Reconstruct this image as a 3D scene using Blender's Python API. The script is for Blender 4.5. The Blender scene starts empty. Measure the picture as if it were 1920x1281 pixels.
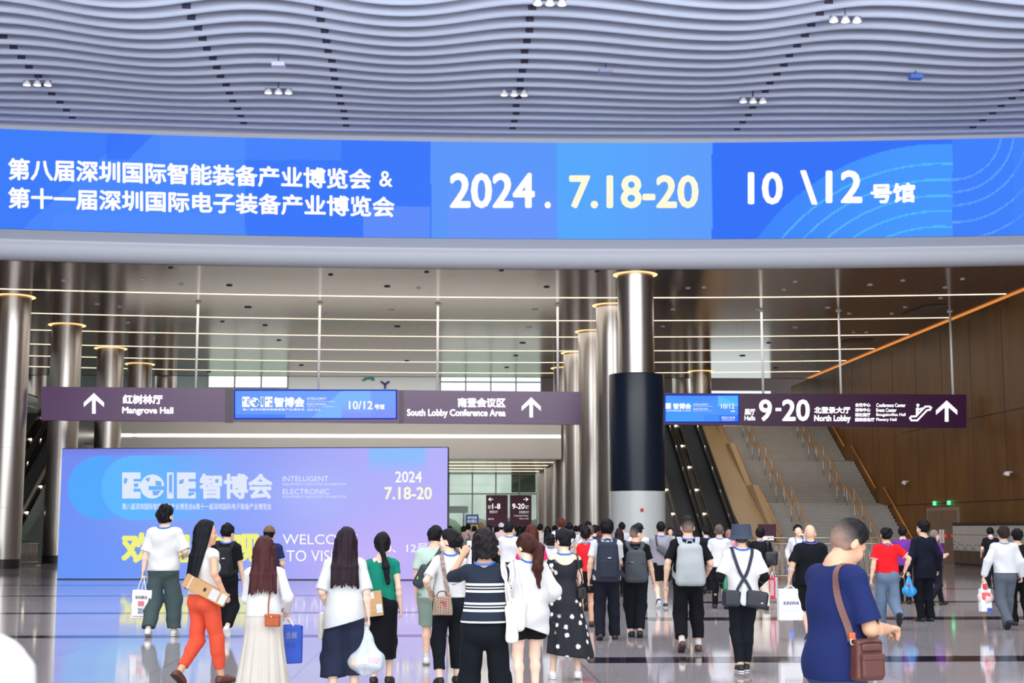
import bpy, bmesh, math, random
import numpy as np
from mathutils import Vector, Matrix

# ------------------------------------------------------------------ camera, world, lights, exposure
SC = bpy.context.scene
COL = SC.collection
FPX, CAMH, HORIZON = 2700.0, 1.58, 990.0          # focal length in pixels of the 1920 wide frame
TILT = math.atan((HORIZON - 640.5) / FPX)
HALL = 0.046                                       # the hall runs a little to the left of the lens axis
CA, SA = math.cos(HALL), math.sin(HALL)

cam = bpy.data.cameras.new('camera')
cam.sensor_width = 36.0
cam.lens = FPX / 1920.0 * 36.0
cam.clip_end = 500
cam.clip_start = 0.05
cam.dof.use_dof = True
cam.dof.focus_distance = 14.0
cam.dof.aperture_fstop = 5.6
camo = bpy.data.objects.new('camera', cam)
COL.objects.link(camo)
camo.location = (0, 0, CAMH)
camo.rotation_euler = (math.pi / 2 + TILT, 0, 0)
SC.camera = camo

SC.view_settings.view_transform = 'Standard'
SC.view_settings.look = 'None'
SC.view_settings.gamma = 1.0
SC.view_settings.use_curve_mapping = False
SC.view_settings.exposure = EXPOSURE = 0.8

W = bpy.data.worlds.new('daylight')
SC.world = W
W.use_nodes = True
bg = W.node_tree.nodes['Background']
bg.inputs[0].default_value = (0.93, 0.97, 1.0, 1)
bg.inputs[1].default_value = 2.0


def area(name, u, v, z, sx, sy, power, color=(1, 1, 1), down=True, rot=None):
    l = bpy.data.lights.new(name, 'AREA')
    l.shape = 'RECTANGLE'
    l.size, l.size_y = sx, sy
    l.energy = power
    l.color = color
    o = bpy.data.objects.new(name, l)
    COL.objects.link(o)
    o.location = hp(u, v, z)
    o.rotation_euler = rot if rot else (0, 0, HALL)
    return o


def hp(u, v, z):
    """hall coordinates (u across, v along, z up) to world"""
    return Vector((u * CA - v * SA, u * SA + v * CA, z))


def ray(x, y):
    d = np.array([(x - 960) / FPX, math.cos(TILT) - (640.5 - y) / FPX * math.sin(TILT),
                  math.sin(TILT) + (640.5 - y) / FPX * math.cos(TILT)])
    return np.array([d[0] * CA + d[1] * SA, -d[0] * SA + d[1] * CA, d[2]])


C0 = np.array([0, 0, CAMH])


def on_u(x, y, u):
    d = ray(x, y); return C0 + d * u / d[0]


def on_v(x, y, v):
    d = ray(x, y); return C0 + d * v / d[1]


def on_z(x, y, z):
    d = ray(x, y); return C0 + d * (z - CAMH) / d[2]


def arc_v(u, v0, R=130.0, u0=0.5):
    return v0 - (u - u0) ** 2 / (2 * R)


def on_arc(x, y, v0, R=130.0):
    d = ray(x, y); a = 1.0
    for i in range(30):
        p = C0 + d * a
        a *= arc_v(p[0], v0, R) / p[1]
    return C0 + d * a


for k, v in enumerate((60, 68, 76)):
    area('ceiling_downlights', 1.5, v, 10.7, 30, 5, 420, (1.0, 0.93, 0.84))
area('soffit_downlights', -4, 93, 5.35, 20, 16, 500, (1.0, 0.95, 0.88))
area('upper_hall_daylight', -4, 97, 12.9, 34, 12, 900, (0.95, 0.98, 1.0))
area('fascia_fill_light', -8, 26, 13.5, 20, 3, 1000, (0.96, 0.97, 1.0), rot=(math.radians(62), 0, HALL))  # fill light added to brighten the fascia, not a lamp of the lobby
area('fascia_fill_light', 12, 26, 13.5, 20, 3, 1000, (0.96, 0.97, 1.0), rot=(math.radians(62), 0, HALL))  # second added fill for the right half of the fascia
area('lobby_floor_fill', 0, 20, 15.9, 40, 24, 3600, (0.97, 0.98, 1.0))  # overhead fill added to brighten the floor and the visitors
area('stair_downlights', 17, 76, 10.7, 8, 14, 120, (1.0, 0.85, 0.65))

# ------------------------------------------------------------------ materials
_M = {}


def lin(c):
    return tuple(((x / 12.92) if x <= 0.04045 else ((x + 0.055) / 1.055) ** 2.4) for x in c)


def rgb(r, g, b):
    return lin((r / 255.0, g / 255.0, b / 255.0))


def mat(name, col=(200, 200, 200), rough=0.6, metal=0.0, emit=0.0, spec=0.5, var=0.0, vscale=8.0, bump=0.0,
        bscale=60.0, alpha=1.0, coat=0.0, sheen=0.0, trans=0.0, stretch=None):
    key = name
    if key in _M:
        return _M[key]
    m = bpy.data.materials.new(name)
    m.use_nodes = True
    nt = m.node_tree
    b = nt.nodes['Principled BSDF']
    c = rgb(*col)
    b.inputs['Base Color'].default_value = (*c, 1)
    b.inputs['Roughness'].default_value = rough
    b.inputs['Metallic'].default_value = metal
    b.inputs['Specular IOR Level'].default_value = spec
    b.inputs['Alpha'].default_value = alpha
    b.inputs['Coat Weight'].default_value = coat
    b.inputs['Transmission Weight'].default_value = trans
    if sheen:
        b.inputs['Sheen Weight'].default_value = sheen
    if emit:
        b.inputs['Emission Color'].default_value = (*c, 1)
        b.inputs['Emission Strength'].default_value = emit
    if var or bump:
        tc = nt.nodes.new('ShaderNodeTexCoord')
        mp = nt.nodes.new('ShaderNodeMapping')
        nt.links.new(tc.outputs['Object'], mp.inputs[0])
        if stretch:
            mp.inputs['Scale'].default_value = stretch
    if var:
        n = nt.nodes.new('ShaderNodeTexNoise')
        n.inputs['Scale'].default_value = vscale
        n.inputs['Detail'].default_value = 4
        nt.links.new(mp.outputs[0], n.inputs['Vector'])
        r = nt.nodes.new('ShaderNodeValToRGB')
        r.color_ramp.elements[0].position = 0.3
        r.color_ramp.elements[1].position = 0.7
        r.color_ramp.elements[0].color = (*[x * (1 - var) for x in c], 1)
        r.color_ramp.elements[1].color = (*[min(1, x * (1 + var)) for x in c], 1)
        nt.links.new(n.outputs['Fac'], r.inputs[0])
        nt.links.new(r.outputs[0], b.inputs['Base Color'])
    if bump:
        n2 = nt.nodes.new('ShaderNodeTexNoise')
        n2.inputs['Scale'].default_value = bscale
        n2.inputs['Detail'].default_value = 3
        nt.links.new(mp.outputs[0], n2.inputs['Vector'])
        bp = nt.nodes.new('ShaderNodeBump')
        bp.inputs['Strength'].default_value = bump
        bp.inputs['Distance'].default_value = 0.01
        nt.links.new(n2.outputs['Fac'], bp.inputs['Height'])
        nt.links.new(bp.outputs[0], b.inputs['Normal'])
    _M[key] = m
    return m


def glow(name, col, strength):
    """a surface that only gives off light"""
    if name in _M:
        return _M[name]
    m = bpy.data.materials.new(name)
    m.use_nodes = True
    nt = m.node_tree
    nt.nodes.clear()
    o = nt.nodes.new('ShaderNodeOutputMaterial')
    e = nt.nodes.new('ShaderNodeEmission')
    e.inputs[0].default_value = (*rgb(*col), 1)
    e.inputs[1].default_value = strength
    nt.links.new(e.outputs[0], o.inputs[0])
    _M[name] = m
    return m


SCREEN = 0.5 ** EXPOSURE       # a screen pixel shows its own picture value


def screen_mat(name='screen_picture', layer='picture', k=1.0):
    if name in _M:
        return _M[name]
    m = bpy.data.materials.new(name)
    m.use_nodes = True
    nt = m.node_tree
    nt.nodes.clear()
    o = nt.nodes.new('ShaderNodeOutputMaterial')
    e = nt.nodes.new('ShaderNodeEmission')
    a = nt.nodes.new('ShaderNodeVertexColor')
    a.layer_name = layer
    e.inputs[1].default_value = SCREEN * k
    nt.links.new(a.outputs[0], e.inputs[0])
    nt.links.new(e.outputs[0], o.inputs[0])
    _M[name] = m
    return m


# ------------------------------------------------------------------ object helpers
def link(name, me, mats, parent=None, loc=None, smooth=False):
    o = bpy.data.objects.new(name, me)
    COL.objects.link(o)
    if mats is not None:
        for m in (mats if isinstance(mats, (list, tuple)) else [mats]):
            me.materials.append(m)
    if parent is not None:
        o.parent = parent
    if loc is not None:
        o.location = loc
    if smooth:
        me.polygons.foreach_set('use_smooth', [True] * len(me.polygons))
    return o


def tag(o, label, cat, group=None, kind=None):
    o['label'] = label
    o['category'] = cat
    if group:
        o['group'] = group
    if kind:
        o['kind'] = kind
    return o


def struct(o):
    o['kind'] = 'structure'
    return o


def thing(name, label, cat, loc=(0, 0, 0), rz=0.0, group=None):
    o = bpy.data.objects.new(name, None)
    COL.objects.link(o)
    o.empty_display_size = 0.2
    o.location = loc
    o.rotation_euler = (0, 0, rz)
    return tag(o, label, cat, group)


class MB:
    """collects boxes, tubes and strips into one mesh"""
    def __init__(s):
        s.v, s.f, s.mi = [], [], []

    def add(s, vs, fs, mi=0):
        b = len(s.v)
        s.v += [tuple(p) for p in vs]
        s.f += [[i + b for i in f] for f in fs]
        s.mi += [mi] * len(fs)
        return s

    def box(s, x0, x1, y0, y1, z0, z1, mi=0):
        return s.add([(x0, y0, z0), (x1, y0, z0), (x1, y1, z0), (x0, y1, z0),
                      (x0, y0, z1), (x1, y0, z1), (x1, y1, z1), (x0, y1, z1)],
                     [[3, 2, 1, 0], [4, 5, 6, 7], [0, 1, 5, 4], [1, 2, 6, 5], [2, 3, 7, 6], [3, 0, 4, 7]], mi)

    def tube(s, pts, r, n=8, mi=0, caps=True, flat=None):
        pts = [Vector(p) for p in pts]
        rings = []
        up0 = None
        for i, p in enumerate(pts):
            t = (pts[min(i + 1, len(pts) - 1)] - pts[max(i - 1, 0)]).normalized()
            if up0 is None:
                up0 = Vector((0, 0, 1)) if abs(t.z) < 0.9 else Vector((1, 0, 0))
            a = t.cross(up0).normalized()
            b = a.cross(t).normalized()
            up0 = b
            rr = r[i] if isinstance(r, (list, tuple)) else r
            fx, fy = (1, 1) if flat is None else flat
            rings.append([p + a * math.cos(2 * math.pi * k / n) * rr * fx + b * math.sin(2 * math.pi * k / n) * rr * fy
                          for k in range(n)])
        vs = [q for ring in rings for q in ring]
        fs = []
        for i in range(len(pts) - 1):
            for k in range(n):
                fs.append([i * n + k, i * n + (k + 1) % n, (i + 1) * n + (k + 1) % n, (i + 1) * n + k])
        if caps:
            fs.append(list(range(n))[::-1])
            fs.append([(len(pts) - 1) * n + k for k in range(n)])
        return s.add(vs, fs, mi)

    def lathe(s, prof, n=48, mi=0, c=(0, 0, 0), a0=0.0, a1=2 * math.pi):
        vs, fs = [], []
        full = abs(a1 - a0 - 2 * math.pi) < 1e-6
        m = n if full else n + 1
        for r, z in prof:
            for k in range(m):
                a = a0 + (a1 - a0) * k / n
                vs.append((c[0] + r * math.cos(a), c[1] + r * math.sin(a), c[2] + z))
        for i in range(len(prof) - 1):
            for k in range(n):
                k2 = (k + 1) % m
                fs.append([i * m + k, i * m + k2, (i + 1) * m + k2, (i + 1) * m + k])
        return s.add(vs, fs, mi)

    def prism(s, poly, z0, z1, mi=0, f=None):
        """polygon (list of 2d) extruded; f maps (a, b, h) to 3d"""
        f = f or (lambda a, b, h: (a, b, h))
        n = len(poly)
        vs = [f(a, b, z0) for a, b in poly] + [f(a, b, z1) for a, b in poly]
        fs = [list(range(n))[::-1], list(range(n, 2 * n))] + [[i, (i + 1) % n, n + (i + 1) % n, n + i] for i in range(n)]
        return s.add(vs, fs, mi)

    def grid(s, P, mi=0, flip=False):
        P = np.asarray(P)
        a, b = P.shape[:2]
        fs = []
        for i in range(a - 1):
            for j in range(b - 1):
                q = [i * b + j, i * b + j + 1, (i + 1) * b + j + 1, (i + 1) * b + j]
                fs.append(q[::-1] if flip else q)
        return s.add([tuple(p) for p in P.reshape(-1, 3)], fs, mi)

    def hall(s):
        s.v = [tuple(hp(*p)) for p in s.v]
        return s

    def mesh(s, name):
        me = bpy.data.meshes.new(name)
        me.from_pydata(s.v, [], s.f)
        if any(s.mi):
            me.polygons.foreach_set('material_index', s.mi)
        me.update()
        return me

    def build(s, name, mats, parent=None, loc=None, smooth=False, sharp=None):
        me = s.mesh(name)
        if sharp:
            bm = bmesh.new()
            bm.from_mesh(me)
            for e in bm.edges:
                if len(e.link_faces) == 2 and e.calc_face_angle(0) > math.radians(sharp):
                    e.smooth = False
            bm.to_mesh(me)
            bm.free()
            smooth = True
        return link(name, me, mats, parent, loc, smooth)


def bevel_box(x0, x1, y0, y1, z0, z1, r=0.02, seg=2):
    bm = bmesh.new()
    bmesh.ops.create_cube(bm, size=1.0)
    for v in bm.verts:
        v.co = Vector(((x0 + x1) / 2 + v.co.x * (x1 - x0), (y0 + y1) / 2 + v.co.y * (y1 - y0), (z0 + z1) / 2 + v.co.z * (z1 - z0)))
    bmesh.ops.bevel(bm, geom=bm.edges[:] + bm.verts[:], offset=r, segments=seg, profile=0.5, affect='EDGES')
    me = bpy.data.meshes.new('box')
    bm.to_mesh(me)
    bm.free()
    return me


# text -----------------------------------------------------------------------
def text_mesh(body, bold=0.0, spacing=1.0):
    c = bpy.data.curves.new('lettering', 'FONT')
    c.body = body
    c.size = 1
    c.offset = bold
    c.space_character = spacing
    c.resolution_u = 3
    o = bpy.data.objects.new('lettering', c)
    COL.objects.link(o)
    me = bpy.data.meshes.new_from_object(o.evaluated_get(bpy.context.evaluated_depsgraph_get()))
    bpy.data.objects.remove(o)
    bpy.data.curves.remove(c)
    co = np.zeros(len(me.vertices) * 3, np.float32)
    me.vertices.foreach_get('co', co)
    co = co.reshape(-1, 3)
    lo, hi = co.min(0), co.max(0)
    co = (co - lo) / np.maximum(hi - lo, 1e-6)
    return me, co[:, 0], co[:, 1]


def text_on(body, quad, m, parent=None, name='lettering', bold=0.0, spacing=1.0, off=None, fn=None):
    """lettering filling a quad given as four 3d corners bl, br, tr, tl; fn maps the 2d fractions to a point instead"""
    me, a, b = text_mesh(body, 0.0, spacing)
    if fn is None:
        bl, br, tr, tl = [np.array(q, float) for q in quad]
        A, B = a[:, None], b[:, None]
        P = bl * (1 - A) * (1 - B) + br * A * (1 - B) + tr * A * B + tl * (1 - A) * B
    else:
        P = fn(a, b)
    if off is not None:
        P = P + np.array(off)
    if bold > 0.004:
        # heavier strokes: the same glyphs laid over each other with small shifts
        if fn is None:
            ex, ez = (br - bl), (tl - bl)
        else:
            ex, ez = fn(np.array([1.0]), np.array([0.0]))[0] - fn(np.array([0.0]), np.array([0.0]))[0], np.array([0, 0, 1.0])
        ex = ex / np.linalg.norm(ex)
        hgt = float(P[:, 2].max() - P[:, 2].min())
        r = bold * hgt * 1.05
        polys = [list(p.vertices) for p in me.polygons]
        n = len(P)
        ezu = np.array([0, 0, 1.0])
        sx = 1 - 2 * r / max(1e-6, float(np.linalg.norm((P.max(0) - P.min(0))[:2])))
        c = (P.max(0) + P.min(0)) / 2
        Q, F = [], []
        for k in range(8):
            t = 2 * math.pi * k / 8
            Q.append(c + (P - c) * np.array([sx, sx, 1 - 2 * r / hgt]) + ex * r * math.cos(t) + ezu * r * math.sin(t))
            F += [[i + k * n for i in f] for f in polys]
        me2 = bpy.data.meshes.new('lettering')
        me2.from_pydata(np.concatenate(Q).tolist(), [], F)
        bpy.data.meshes.remove(me)
        me2.update()
        return link(name, me2, m, parent)
    me.vertices.foreach_set('co', np.asarray(P, np.float32).ravel())
    me.materials.clear()
    me.update()
    return link(name, me, m, parent)

# ------------------------------------------------------------------ the building
ZC = 10.8            # glossy lower ceiling
V0 = 50.4            # front edge of the lower ceiling (an arc)
WALL_U = 22.45


def strip_arc(us, pts, name, m, parent=None, smooth=True, R=130.0, v0=V0):
    """sweeps a profile of (dv, z) along the arc"""
    mb = MB()
    P = [[hp(u, arc_v(u, v0, R) + dv, z) for (dv, z) in pts] for u in us]
    mb.grid(P)
    return mb.build(name, m, parent, smooth=smooth)


US = np.linspace(-27, 31, 117)

# floor -------------------------------------------------------------
def floor_mat():
    m = mat('polished_floor', (178, 170, 174), rough=0.06, spec=0.62)
    nt = m.node_tree
    b = nt.nodes['Principled BSDF']
    tc = nt.nodes.new('ShaderNodeTexCoord')
    br = nt.nodes.new('ShaderNodeTexBrick')
    br.offset = 0.0
    br.inputs['Scale'].default_value = 1.0
    br.inputs['Brick Width'].default_value = 1.6
    br.inputs['Row Height'].default_value = 1.6
    br.inputs['Mortar Size'].default_value = 0.006
    br.inputs['Color1'].default_value = (*rgb(180, 172, 176), 1)
    br.inputs['Color2'].default_value = (*rgb(172, 165, 169), 1)
    br.inputs['Mortar'].default_value = (*rgb(110, 104, 110), 1)
    nt.links.new(tc.outputs['Object'], br.inputs['Vector'])
    no = nt.nodes.new('ShaderNodeTexNoise')
    no.inputs['Scale'].default_value = 0.5
    no.inputs['Detail'].default_value = 1
    nt.links.new(tc.outputs['Object'], no.inputs['Vector'])
    nt.links.new(br.outputs['Color'], b.inputs['Base Color'])
    mr = nt.nodes.new('ShaderNodeMapRange')
    mr.inputs['To Min'].default_value = 0.03
    mr.inputs['To Max'].default_value = 0.10
    nt.links.new(no.outputs['Fac'], mr.inputs['Value'])
    nt.links.new(mr.outputs[0], b.inputs['Roughness'])
    return m


mb = MB().box(-45, 32, -14, 106, -0.3, 0.0)
o = mb.build('floor', floor_mat())
o.rotation_euler = (0, 0, HALL)
struct(o)
stripe_m = mat('dark_floor_inlay', (40, 34, 48), rough=0.08, spec=0.22)
for k, (u0, u1, v, w) in enumerate([(1.7, 30, 17.6, 0.75), (3.5, 30, 25.4, 0.9), (5.0, 22.4, 31.0, 0.7), (-30, 1.0, 21.7, 0.5), (-30, 0.0, 27.6, 0.5), (-30, -3.0, 34.6, 0.5), (-30, -6.0, 41.0, 0.5), (8.0, 22, 37.5, 0.5)]):
    mb = MB().box(u0, u1, v - w / 2, v + w / 2, -0.05, 0.0015).hall()
    struct(mb.build('trim_floor_%d' % (k + 1), stripe_m))

# outdoor ground beyond the glass
struct(MB().box(-120, 120, 104.6, 240, -0.3, -0.02).hall().build('ground', mat('plaza_paving', (190, 190, 185), 0.8, var=0.1, vscale=0.4)))

# lower ceiling -------------------------------------------------------
ceil_m = mat('bronze_ceiling_panel', (150, 136, 128), rough=0.14, metal=0.62, spec=0.5, bump=0.03, bscale=0.6)
mb = MB()
P0 = [hp(u, arc_v(u, V0) + 0.55, ZC) for u in US]
P1 = [hp(u, 88.5, ZC) for u in US]
mb.grid([P0, P1])
P0b = [p + Vector((0, 0, 0.5)) for p in P0]
P1b = [p + Vector((0, 0, 0.5)) for p in P1]
mb.grid([P0b, P1b], flip=True)
mb.grid([P0b, P0])
mb.grid([P1, P1b])
struct(mb.build('ceiling', ceil_m))

# arc light lines in the ceiling
line_m = glow('warm_line_light', (255, 226, 190), 1.7)
for k, v in enumerate((57.35, 63.85, 69.45, 75.0, 80.35, 85.9)):
    us = np.linspace(-26, 22.2, 60)
    mb = MB()
    w = 0.036 if k else 0.055
    A = [hp(u, arc_v(u, v) - w, ZC - 0.012) for u in us]
    B = [hp(u, arc_v(u, v) + w, ZC - 0.012) for u in us]
    A2 = [p + Vector((0, 0, 0.03)) for p in A]
    B2 = [p + Vector((0, 0, 0.03)) for p in B]
    mb.grid([A2, A, B, B2])
    o = mb.build('ceiling_light_line', line_m)
    word = ('nearest', 'second', 'third', 'fourth', 'fifth', 'farthest')[k]
    tag(o, 'thin warm light line across the bronze ceiling, %s of the six lines' % word, 'light', 'light lines across the ceiling')

# fascia under the big banner screen
fas_m = mat('white_fascia', (202, 208, 219), rough=0.35, spec=0.5)
o = strip_arc(US, [(0.05, 16.1), (0.0, 16.1), (-0.02, 15.34), (0.04, 15.34), (0.04, 11.78), (-0.06, 11.78), (-0.07, 11.46), (-0.15, 11.45), (-0.16, 11.36),
                   (-0.12, 11.32), (-0.1, 11.2), (-0.04, 11.04), (0.08, 10.92), (0.26, 10.83), (0.5, 10.80), (0.62, 10.80), (0.62, 10.9)], 'trim_1', fas_m)
struct(o)

# wavy baffle ceiling of the front lobby
baf_m = mat('lilac_white_baffle', (186, 197, 219), rough=0.5)
baf_d = mat('dark_joint_bracket', (84, 84, 106), rough=0.6)
_pu = np.array([-20.5, -16.5, -12.6, -8.7, -5.3, -1.3, 2.4, 7.9, 11.6, 16.5, 21, 25])
_pp = np.array([0, 1, 2, 3, 4, 5, 6, 7, 8, 9, 10, 11]) * math.pi      # crest at even, trough at odd


def wave(u, v):
    ph = np.interp(u, _pu, _pp)
    return 0.175 * np.clip((48.6 - v) / 9.5, 0, 1.6) * np.cos(ph)


usb = np.linspace(-24, 27, 205)
prof = [(-0.10, 0.64), (-0.10, 0.16), (-0.085, 0.06), (-0.04, 0.008), (0.03, 0.0), (0.08, 0.03), (0.10, 0.1), (0.10, 0.64)]
for k in range(22):
    v = 49.55 - 0.87 * k
    mb = MB()
    P = [[hp(u, arc_v(u, v, 165.0, 1.5) + dv, 15.42 + wave(u, v) + dz) for dv, dz in prof] for u in usb]
    mb.grid(P)
    o = mb.build('ceiling_baffle', baf_m, smooth=True)
    tag(o, 'long pale lilac wavy ceiling baffle running across above the banner screen', 'ceiling baffle', 'wavy ceiling baffles', 'thing')
    for uj in (-12.9, -7.1, -3.55, 2.3, 10.25, 18.5):
        mb = MB()
        uj = uj + 0.02 * (k % 3)
        a = hp(uj, arc_v(uj, v, 165.0, 1.5), 15.42 + float(wave(uj, v)))
        mb.box(a.x - 0.11, a.x + 0.11, a.y - 0.14, a.y - 0.08, a.z + 0.13, a.z + 0.28)
        mb.build('joint_bracket', baf_d, o)
struct(MB().box(-32, 31, 2, 51.6, 16.05, 16.3).hall().build('ceiling_lobby', mat('dark_plenum', (84, 84, 110), 0.9)))  # its unseen front part is extended to keep sky light off the lobby

# spot clusters and small boxes hanging under the baffles
spot_m = mat('white_spot_body', (226, 226, 232), 0.35)
lens_m = glow('spot_lens', (255, 250, 240), 1.6)
for x, y in ((70, 156), (522, 171), (964, 175), (1412, 188), (1585, 36), (1031, 4)):
    p = on_z(x, y, 15.33)
    t = thing('spotlight_cluster', 'cluster of three small white spotlights under the wavy baffles', 'spotlight', hp(*p), HALL, 'spotlight clusters under the baffles')
    mb = MB().box(-0.42, 0.42, -0.03, 0.03, 0.03, 0.09)
    mb.tube([(0, 0, 0.08), (0, 0, 0.75)], 0.02, 8)
    mb.build('rail', baf_d, t)
    for dx in (-0.32, 0, 0.32):
        MB().lathe([(0.0, 0.10), (0.06, 0.10), (0.11, 0.0), (0.13, -0.07), (0.12, -0.075)], 16, c=(dx, 0, 0)).build('lamp_head', spot_m, t, smooth=True)
        MB().lathe([(0.115, -0.05), (0.0, -0.05)], 16, c=(dx, 0, 0)).build('lens', lens_m, t)
for x, y, cc in ((522, 122, 0), (1135, 134, 1), (1717, 145, 2)):
    p = on_z(x, y, 15.25)
    lab = ('pale small box fixture hanging below the baffles, above the long title on the banner', 'small grey box fixture under the baffles, above the date on the banner',
           'small blue box fixture under the baffles, above the ringed part of the banner')[cc]
    o = link('wireless_box', bevel_box(-0.2, 0.2, -0.16, 0.16, -0.06, 0.08, 0.03), mat('box_fixture_%d' % cc, ((214, 216, 240), (150, 152, 186), (86, 120, 214))[cc], 0.4), None, hp(*p))
    o.rotation_euler = (0, 0, HALL)
    MB().tube([(0, 0, 0.07), (0, 0, 0.8)], 0.02, 8).build('hanger', baf_d, o)
    tag(o, lab, 'fixture', 'box fixtures under the baffles')


# pictures on screens -----------------------------------------------
def project(u, v, z):
    X = u * CA - v * SA
    Y = u * SA + v * CA
    Z = z - CAMH
    c, s = math.cos(TILT), math.sin(TILT)
    zc = Y * c + Z * s
    yc = -Y * s + Z * c
    return 960 + FPX * X / zc, 640.5 - FPX * yc / zc


def paint(me, C):
    ca = me.color_attributes.new('picture', 'FLOAT_COLOR', 'POINT')
    buf = np.ones((len(me.vertices), 4), np.float32)
    buf[:, :3] = C
    ca.data.foreach_set('color', buf.ravel())


def slin(C):
    C = np.asarray(C, float) / 255.0
    return np.where(C <= 0.04045, C / 12.92, ((C + 0.055) / 1.055) ** 2.4)


def blend(C, mask, col, a=1.0):
    m = (mask * a)[..., None]
    return C * (1 - m) + np.array(col, float) * m


def sst(e0, e1, x):
    t = np.clip((x - e0) / (e1 - e0), 0, 1)
    return t * t * (3 - 2 * t)


def banner_picture(X, Y):
    C = np.zeros(X.shape + (3,)) + np.array((64, 126, 252.))
    C = blend(C, (Y - 255 > (235 - X) * 0.9 + 0) & (X < 460), (80, 142, 254), 0.7)
    C = blend(C, (X > 200) & (X < 300) & (Y < 300) & (X + (Y - 250) < 290), (58, 116, 250), 0.8)
    C = blend(C, (X > 460) & (X < 808), (62, 122, 251))
    C = blend(C, (X > 300) & (X < 640) & (Y < 300), (88, 146, 254), 0.45)
    C = blend(C, (X > 100) & (X < 460) & (Y > 400), (84, 142, 254), 0.5)
    C = blend(C, (X > 680) & (X < 806) & (Y > 388), (104, 148, 253), 0.8)
    C = blend(C, (X >= 808) & (X < 1045), (92, 152, 252))
    C = blend(C, (X >= 840) & (X < 1045), (104, 150, 252), sst(300, 420, Y) * 0.9)
    C = blend(C, (X >= 1045) & (X < 1335), (88, 168, 254))
    C = blend(C, (X >= 1045) & (X < 1335), (98, 156, 252), sst(1100, 1330, X) * 0.8)
    C = blend(C, (X >= 1335) & (X < 1785), (56, 116, 250))
    R = np.hypot(X - 1765, Y - 695)
    dm = (X >= 1335) & (X < 1786) & (R < 425)
    C = blend(C, dm, (72, 152, 254), 0.55 + 0.45 * sst(1420, 1700, X))
    for r in (388, 358, 328, 299, 270, 240):
        C = blend(C, dm & (np.abs(R - r) < 1.7), (92, 196, 254), 0.75)
    C = blend(C, X >= 1786, (66, 130, 253))
    R2 = np.hypot(X - 1786, Y - 245)
    for r in (92, 115, 140, 172, 205, 240):
        C = blend(C, (X >= 1786) & (np.abs(R2 - r) < 1.6), (110, 170, 254), 0.75)
    C = blend(C, X >= 1900, (72, 136, 253), 0.6)
    return C


nu, nz = 1100, 74
uu = np.linspace(-24.5, 28.5, nu)
zz = np.linspace(11.8, 15.32, nz)
G = np.zeros((nu, nz, 3))
UU, ZZ = np.meshgrid(uu, zz, indexing='ij')
VV = arc_v(UU, V0) - 0.02
PX, PY = project(UU, VV, ZZ)
G[..., 0] = UU * CA - VV * SA
G[..., 1] = UU * SA + VV * CA
G[..., 2] = ZZ
bt = thing('banner_screen', 'long curved blue screen banner with event title, dates and hall numbers under the wavy ceiling', 'screen', hp(0, V0, 11.78), HALL)
mb = MB().grid(G)
bt_inv = Matrix.Translation(-Vector(bt.location))


def child_world(o, parent):
    """parent a mesh made in world coordinates, keeping it where it is"""
    bpy.context.view_layer.update()
    o.parent = parent
    o.matrix_parent_inverse = parent.matrix_world.inverted()
    return o


me = mb.mesh('display')
paint(me, slin(banner_picture(PX, PY)).reshape(-1, 3))
child_world(link('display', me, screen_mat(), smooth=True), bt)
o = strip_arc(np.linspace(-24.5, 28.5, 107), [(-0.018, 11.8), (0.03, 11.78), (0.04, 11.78)], 'bezel', mat('screen_bezel', (60, 80, 140), 0.4))
child_world(o, bt)


def on_arc_many(X, Y, v0):
    D0 = (X - 960) / FPX
    D1 = math.cos(TILT) - (640.5 - Y) / FPX * math.sin(TILT)
    D2 = math.sin(TILT) + (640.5 - Y) / FPX * math.cos(TILT)
    du = D0 * CA + D1 * SA
    dv = -D0 * SA + D1 * CA
    a = np.full(X.shape, v0)
    for i in range(40):
        a = a * arc_v(du * a, v0) / (dv * a)
    return du * a, dv * a, CAMH + D2 * a


def arc_text(body, bl, br, tr, tl, m, bold=0.02, spacing=1.0):
    def fn(a, b):
        X = bl[0] * (1 - a) * (1 - b) + br[0] * a * (1 - b) + tr[0] * a * b + tl[0] * (1 - a) * b
        Y = bl[1] * (1 - a) * (1 - b) + br[1] * a * (1 - b) + tr[1] * a * b + tl[1] * (1 - a) * b
        u, v, z = on_arc_many(X, Y, V0 - 0.05)
        return np.stack([u * CA - v * SA, u * SA + v * CA, z], 1)
    return child_world(text_on(body, None, m, None, 'lettering', bold, spacing, fn=fn), bt)


white_led = glow('screen_white', (255, 255, 255), SCREEN * 1.0)
cream_led = glow('screen_cream', (255, 252, 222), SCREEN * 1.0)
yellow_led = glow('screen_yellow', (244, 244, 130), SCREEN * 1.0)
pale_led = glow('screen_pale', (226, 234, 254), SCREEN * 1.0)


def box_px(x0, y0, x1, y1):
    return (x0, y1), (x1, y1), (x1, y0), (x0, y0)


arc_text('第八届深圳国际智能装备产业博览会', (15, 338), (696, 356), (696, 317), (15, 296), white_led, 0.030, 1.0)
arc_text('&', (711, 350), (736, 351), (736, 321), (711, 320), white_led, 0.02)
arc_text('第十一届深圳国际电子装备产业博览会', (15, 391), (740, 408), (740, 369), (15, 351), white_led, 0.030, 1.0)
arc_text('2024', *box_px(843, 324, 1003, 391), white_led, 0.035)
arc_text('.', *box_px(1021, 378, 1033, 391), white_led, 0.0)
arc_text('7.18-20', *box_px(1067, 328, 1310, 391), cream_led, 0.035)
arc_text('10', *box_px(1402, 322, 1468, 384), white_led, 0.035)
arc_text('\\', *box_px(1500, 319, 1533, 384), white_led, 0.03)
arc_text('12', *box_px(1548, 319, 1617, 381), white_led, 0.035)
arc_text('号馆', (1632, 382), (1716, 380), (1716, 342), (1632, 344), white_led, 0.045)


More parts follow.
